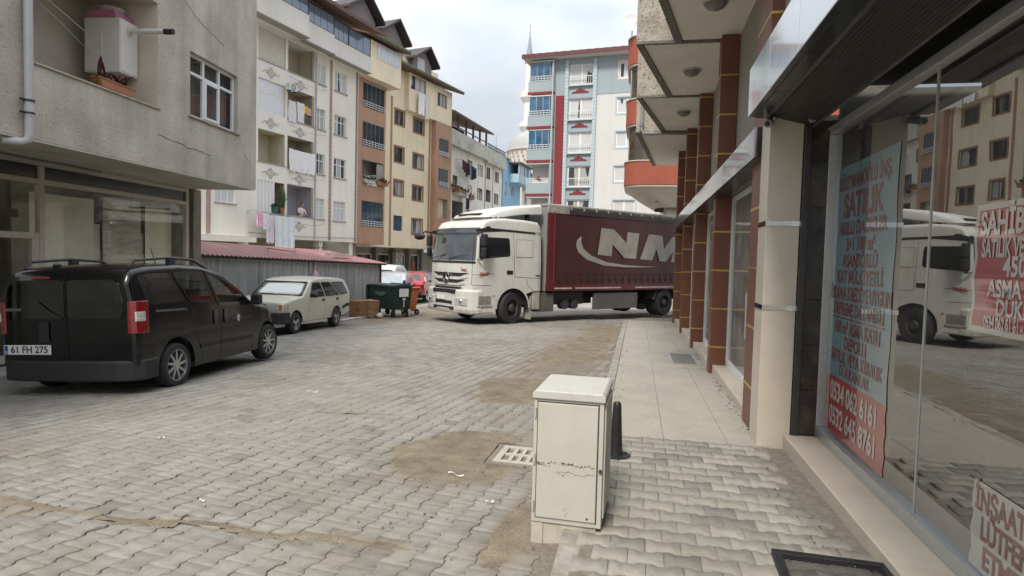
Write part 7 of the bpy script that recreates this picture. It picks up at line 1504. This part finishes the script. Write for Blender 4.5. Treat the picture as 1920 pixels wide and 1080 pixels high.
# ------------------------------------------------ cars farther down the street
def plain_car(name, lab, cat, loc, rz, paint, kind, grp='cars parked beyond the skips'):
    t = thing(name, lab, cat, loc, rz, grp)
    if kind == 'van':
        b = Body([(-.75,1.5),(-.72,1.62),(-.5,1.74),(.3,1.78),(1.1,1.74),(1.5,1.55),(2.0,1.15),(2.6,1.02),(3.0,.85),(3.15,.5)], [(-.75,.35),(3.15,.3)], [(-.75,.80),(-.6,.86),(2.6,.86),(3.15,.65)], 1.08, 1.76, .13, .05, [(.1,.3,.36),(2.5,.3,.36)], r=.1, crown=.03)
        wins = [[(-.5,1.58),(.25,1.6),(.35,1.12),(-.55,1.12)], [(.38,1.6),(1.05,1.58),(1.1,1.1),(.45,1.12)], [(1.12,1.55),(1.4,1.48),(1.8,1.12),(1.18,1.1)]]; rw = [(-.62,1.52),(.62,1.52),(.68,1.08),(-.68,1.08)]; wx = (.1,2.5); tl = (.82,1.3)
    else:
        b = Body([(-.85,.85),(-.8,.95),(-.6,1.05),(-.25,1.36),(.0,1.42),(.6,1.46),(1.0,1.42),(1.35,1.3),(1.95,.95),(2.7,.82),(3.05,.68),(3.12,.45)], [(-.85,.38),(3.1,.3)], [(-.85,.70),(-.6,.82),(2.6,.82),(3.12,.62)], .92, 1.44, .16, .05, [(.0,.29,.34),(2.45,.29,.34)], r=.09, crown=.03)
        wins = [[(-.3,1.28),(.35,1.36),(.4,.96),(-.45,.98)], [(.45,1.36),(1.0,1.34),(1.6,.95),(.5,.95)]]; rw = None; wx = (0,2.45); tl = (.72,.92)
    b.shell(36).build('body', paint, t, smooth=32); arch_liner(t, b.arch, .82); MB().box(-.6,2.9,-.7,.7,.22,.32).build('underbody', hub_dark, t)
    for sg in (1,-1):
        for w_ in wins: b.side_patch(w_, sg, .005, rad=.05).build('side_window', car_glass, t, smooth=50)
        for x in wx: wheel(t, x, sg*.74, .3, .19, sg, 'plain')
        MB().box(b.x0-.02, b.x0+.16, sg*.66, sg*.83, tl[0], tl[1]).build('tail_light', red_lamp, t, bevel=.02); MB().sphere((1.75,sg*.93,1.0), (.06,.09,.07), 10, 6).build('wing_mirror', black_plastic, t, smooth=45)
        b.front_patch([(sg*.40,.76),(sg*.64,.74),(sg*.64,.6),(sg*.42,.6)], .015, rad=.03).build('headlight', clear_lamp, t)
    b.front_patch([(-.58,b.roof-.12),(.58,b.roof-.12),(.68,b.belt+.08),(-.68,b.belt+.08)], .015, rad=.05).build('windscreen', mat('screen_pale', (.25,.28,.3), .06, coat=1), t, smooth=50)
    if rw: b.rear_patch(rw, .006, rad=.05).build('rear_window', car_glass, t)
    else:
        m = MB(); P = [(-.58,1.06),(-.29,1.32)]; m.quad((-.60,-.62,1.075),(-.60,.62,1.075),(-.27,.52,1.372),(-.27,-.52,1.372)); m.build('rear_window', car_glass, t)
    MB().box(b.x0-.05, b.x0+.1, -.72, .72, .36, .56).build('rear_bumper', van_plast, t, bevel=.03); return t
plain_car('parked_van', 'small white van with tinted rear windows beyond the shed end', 'van', (-13.3, 31.5, gz(0,31.5)), R_(97), mat('white_paint', (.62,.63,.65), .3, var=.03, coat=.4), 'van')
plain_car('parked_car', 'red hatchback parked behind the orange bin', 'car', (-10.9, 29.0, gz(0,29)), R_(100), mat('red_paint', (.33,.02,.025), .3, var=.08, coat=.5), 'car')
plain_car('parked_car', 'silver car mostly hidden behind the green skip', 'car', (-11.0, 27.2, gz(0,27)), R_(-78), mat('silver_paint', (.42,.44,.46), .3, .3, var=.04, coat=.5), 'car')
plain_car('parked_car', 'dark blue car with a red tail light beyond the red hatchback', 'car', (-13.0, 37.5, gz(0,37.5)), R_(98), mat('navy_paint', (.02,.03,.055), .3, var=.08, coat=.5), 'car')

# ================================================================== shed, skip, bins
SH = thing('corrugated_shed', 'low shed of grey corrugated sheet with a dull red lean-to roof', 'shed', (-10.67, 13.5, gz(0,13.5)), R_(90-9.7))
Ls = 8.15; sl_ = -.0262      # local x runs away along the wall
galv = mat('galvanised_sheet', (.44,.46,.465), .5, .45, var=.25, scale=1.6, stretch=(5,1,.4), stain=(.30,.29,.27), sscale=1.2)
P = []; n = int(Ls/.022)
for j in range(5):
    z = [0,.5,1,1.5,1.84][j]; row = []
    for i in range(n+1):
        u = Ls*i/n; ph = (u % .20)/.20; y = 0 if ph < .4 else (-.03*min(1,(ph-.4)/.1) if ph < .8 else -.03*(1-(ph-.8)/.2)); row.append((u, y+.012*math.sin(u*1.3+j*.4), u*-.0205 - .03 + z*(1-.004*u)+ (sl_+.0205)*u*(z/1.84)))
    P.append(row)
wall = MB().grid(P).build('wall', galv, SH); MB().quad((Ls,0,-.25),(Ls,2.4,-.25),(Ls,2.4,1.95),(Ls,0,1.62)).build('end_wall', galv, SH)
MB().box(Ls-.05, Ls+.05, -.06, .04, -.25, 1.63).build('corner_post', mat('post_black', (.02,.02,.02), .7), SH)
j_ = MB()
for u in (2.1, 4.2, 6.1): j_.box(u, u+.012, -.045, -.035, u*-.0205, 1.80+sl_*u)
j_.build('sheet_joint', mat('joint_dark', (.06,.06,.06), .8), wall)
P = []; n = int((Ls+.3)/.025)
for y, dz in ((-.22,-.02),(.6,.12),(1.4,.24),(2.4,.40)): P.append([(u, y, 1.86+dz+sl_*u+.016*math.sin(u*2*math.pi/.15)) for u in [-.1+(Ls+.3)*i/n for i in range(n+1)]])
P2 = [[(a, b, c-.012) for a, b, c in r] for r in P]
rf = MB().grid(P).grid(P2).build('roof', mat('dull_red_sheet', (.25,.115,.11), .65, var=.2, scale=2.5, stretch=(1,.3,1), stain=(.31,.21,.19), sscale=1.6), SH, smooth=70)
MB().add([(-.1,-.2,1.82),(Ls+.15,-.2,1.82+sl_*Ls),(Ls+.15,-.2,1.77+sl_*Ls),(-.1,-.2,1.77)],[(0,1,2,3)]).box(0,.1,0,.1,0,.1).build('eave_board', mat('post_black',(0,0,0)), SH)
for a, b in (((5.9,.3),(6.9,.5)),((6.3,1.0),(7.4,1.3))): MB().box(a[0],b[0],a[1],b[1],1.86+.13+.14*a[1]*.6+sl_*a[0]-.02,1.90+.13+.14*a[1]*.6+sl_*a[0]).build('roof_board', mat('board_white', (.5,.47,.44), .8, var=.2), rf)
c_ = MB(); c_.tube([(2.6,.1,2.0-.07),(3.2,.7,2.12-.07),(4.2,.5,2.05-.08),(5.0,1.2,2.16-.1)], .012, 6).build('cable', black_plastic, rf)
t = thing('hanging_bag', 'knotted pinkish plastic bag hanging on the corrugated shed wall', 'bag', root_matrix(SH) @ Vector((4.42, -.09, 1.16)), R_(80))
MB().lathe([(.001,0),(.09,.01),(.12,.06),(.10,.14),(.05,.22),(.02,.28),(.03,.33),(.05,.38),(.02,.5),(.004,.56)], n=14).build('bag', mat('bag_pink', (.55,.42,.42), .5, var=.2, scale=10), t, smooth=60)
# green skip
SK = thing('rubbish_container', 'dark green four-wheeled rubbish container at the street edge', 'rubbish container', (-7.80, 19.25, gz(-7.8,19.3)), R_(152.3))
# local x: along the long face (away to the left), y: towards the back is negative
gp = mat('skip_green', (.013,.033,.025), .5, var=.2, scale=3, stain=(.04,.05,.04), sscale=2); Lk, Dk = 1.32, .82
tub = MB(); za, zb2 = .26, 1.46
tub.add([(.06,-.05,za),(Lk-.12,-.05,za),(Lk-.12,-Dk+.06,za),(.06,-Dk+.06,za),(0,0,zb2),(Lk,0,zb2),(Lk,-Dk,zb2),(0,-Dk,zb2)],[(0,3,2,1),(0,1,5,4),(1,2,6,5),(2,3,7,6),(3,0,4,7)]); tub.build('tub', gp, SK, bevel=.03)
MB().box(-.04,Lk+.04,-.02,.045,1.40,1.50).box(-.04,Lk+.04,-Dk-.045,-Dk+.02,1.40,1.50).box(-.045,.02,-Dk,0,1.402,1.498).box(Lk-.02,Lk+.045,-Dk,0,1.402,1.498).build('rim', gp, SK, bevel=.015)
ld = MB().grid([[(-.02+(Lk+.04)*i/8, -Dk*j/8, 1.51+.035*math.sin(math.pi*j/8)) for i in range(9)] for j in range(9)]).box(.2,1.1,-Dk-.03,-Dk+.05,1.5,1.56).build('lid', mat('lid_grey', (.045,.05,.05), .45, var=.2), SK, smooth=50)
MB().box(Lk+.04,Lk+.13,-Dk*.9,.02,.70,1.44).build('lid_flap', mat('skip_dark', (.014,.035,.026), .5, var=.3), SK, bevel=.02)
bd = MB().prism([(.98,1.14),(.38,1.14),(.40,1.07),(.55,.95),(.80,.95),(.96,1.07)], -.012, .012, 'y').build('relief_badge', mat('badge_greygreen', (.095,.12,.11), .6, var=.4, scale=25), SK)
def endplate(y0, y1, z0, z1, x, m, nm, par=SK): return MB().box(x, x-.01, y0, y1, z0, z1).build(nm, m, par)
pl_ = endplate(-.62, -.22, .92, 1.33, -.012, plate_w, 'notice_plate'); MB().sphere((-.024,-.42,1.17), (.004,.07,.075), 12, 8).box(-.024,-.022,-.50,-.34,1.02,1.09).box(-.024,-.022,-.58,-.26,.955,.985).build('notice_print', mat('print_blue', (.05,.06,.12), .6), pl_)
MB().tube([(-.0,-.42,.80),(-.05,-.42,.80)], .06, 14).box(-.03,-.01,-.44,-.40,.40,.80).build('drain_plug', mat('plug_pale', (.45,.43,.38), .7, var=.3), SK, smooth=40)
for x in (.16, Lk-.2):
    for y in (-.12, -Dk+.14):
        w_ = node('castor', SK, (x, y, 0)); MB().lathe([(.04,-.03),(.1,-.03),(.11,-.015),(.11,.015),(.1,.03),(.04,.03)], (0,0,.11), 'y', 18, closed=True).build('tyre', rubber, w_, smooth=40); MB().box(-.04,.04,-.05,.05,.12,.27).build('fork', dark_metal, w_)
for c in kids(SK):
    if c.type == 'MESH':
        for v in c.data.vertices:
            if v.co.z > .22: v.co.z = .22 + (v.co.z-.22)*.66
# orange bin
t = thing('wheelie_bin', 'orange two-wheeled bin standing right of the green container', 'bin', (-7.95, 21.0, gz(-7.9,21)), R_(-30))
ob = mat('bin_orange', (.44,.14,.05), .5, var=.1, scale=3)
MB().add([(-.18,-.22,.12),(.18,-.22,.12),(.18,.2,.12),(-.18,.2,.12),(-.24,-.30,.92),(.24,-.30,.92),(.24,.30,.92),(-.24,.30,.92)],[(0,3,2,1),(0,1,5,4),(1,2,6,5),(2,3,7,6),(3,0,4,7)]).build('tub', ob, t, bevel=.03)
MB().box(-.27,.27,-.34,.33,.925,.98).build('lid', ob, t, bevel=.025); MB().box(-.1,.1,-.275,-.262,.5,.76).build('sticker', plate_w, t)
for s_ in (-1,1):
    w_ = node('wheel', t, (s_*.22,.2,.1)); MB().lathe([(.03,-.025),(.1,-.025),(.1,.025),(.03,.025)], axis='x', n=18, closed=True).build('tyre', rubber, w_, smooth=40); MB().lathe([(.001,.02),(.04,.02)], axis='x', n=12).build('hub', plate_w, w_)
MB().tube([(-.2,.34,.9),(.2,.34,.9)], .018).build('handle', ob, t)
# discarded cupboards and bags beside the skip
wood = mat('cupboard_wood', (.25,.125,.06), .6, var=.25, scale=2, stretch=(1,1,8)); 
t = thing('discarded_cupboard', 'orange-brown discarded cupboard lying between the estate car and the skip', 'cupboard', (-9.12, 18.75, gz(0,18.3)), R_(-20))
MB().box(0,.50,0,.4,0,.55).build('carcass', wood, t, bevel=.006); MB().box(.02,.48,-.022,-.002,.03,.52).build('door', wood, t, bevel=.006); MB().box(.41,.44,-.035,-.023,.22,.32).build('handle', dark_metal, t)
t = thing('discarded_drawer_unit', 'torn pale brown drawer unit leaning by the skip', 'cupboard', (-8.70, 18.95, gz(0,18.9)), (0, R_(4), R_(-12)))
MB().box(0,.36,0,.3,0,.58).build('carcass', mat('chipboard', (.30,.17,.09), .8, var=.35, scale=6), t, bevel=.005); MB().box(.03,.33,-.02,-.002,.05,.27).build('drawer_front', mat('torn_veneer', (.38,.24,.14), .8, var=.5, scale=9), t)
for i, (x, y, s_, c, lab) in enumerate(((-7.75,20.3,.16,(.55,.52,.47),'small pale rubbish bag below the orange bin'),(-7.62,20.0,.11,(.5,.42,.33),'crumpled tan bag under the right end of the green container'),(-8.2,19.05,.10,(.6,.58,.55),'white crumpled bag under the green container'))):
    m = MB().sphere((0,0,s_*.8), (s_*1.2,s_,s_*.85), 14, 9); r = random.Random(i); m.v = [(a+r.gauss(0,s_*.06), b+r.gauss(0,s_*.06), max(0,c_+r.gauss(0,s_*.06))) for a, b, c_ in m.v]
    o = m.build('rubbish_bag', mat('bag%d' % i, c, .5, var=.2, scale=12), smooth=30, merge=True); o.location = (x, y, gz(0,y)); tag(o, lab, 'bag', 'rubbish bags by the skip')
t = thing('street_lamp', 'slender grey street lamp with a double arm beyond the lorry roof', 'street lamp', (-20.0+8.3, 75, gz(0,75)), 0)
MB().tube([(0,0,0),(0,0,9.2)], [.09,.06], 10).build('pole', mat('lamp_grey', (.4,.4,.4), .5), t, smooth=40); MB().tube([(-2.6,0,9.2),(2.9,0,9.1)], .04, 8).build('arm', mat('lamp_grey',(0,0,0)), t)
MB().sphere((-2.6,0,9.2), (1.0,.2,.12), 12, 6).sphere((2.9,0,9.05), (.3,.15,.1), 10, 6).build('lamp_head', mat('lamp_pale', (.55,.57,.58), .4), t, smooth=40)

# lettering becomes plain mesh
bpy.context.view_layer.update(); dg = bpy.context.evaluated_depsgraph_get()
for o in [o for o in bpy.data.objects if o.type == 'FONT']:
    me = bpy.data.meshes.new_from_object(o.evaluated_get(dg)); nm = o.name.split('.')[0]; ob_ = bpy.data.objects.new(nm, me); COL.objects.link(ob_)
    ob_.parent = o.parent; ob_.location = o.location; ob_.rotation_euler = o.rotation_euler; ob_.scale = o.scale
    bpy.data.objects.remove(o)
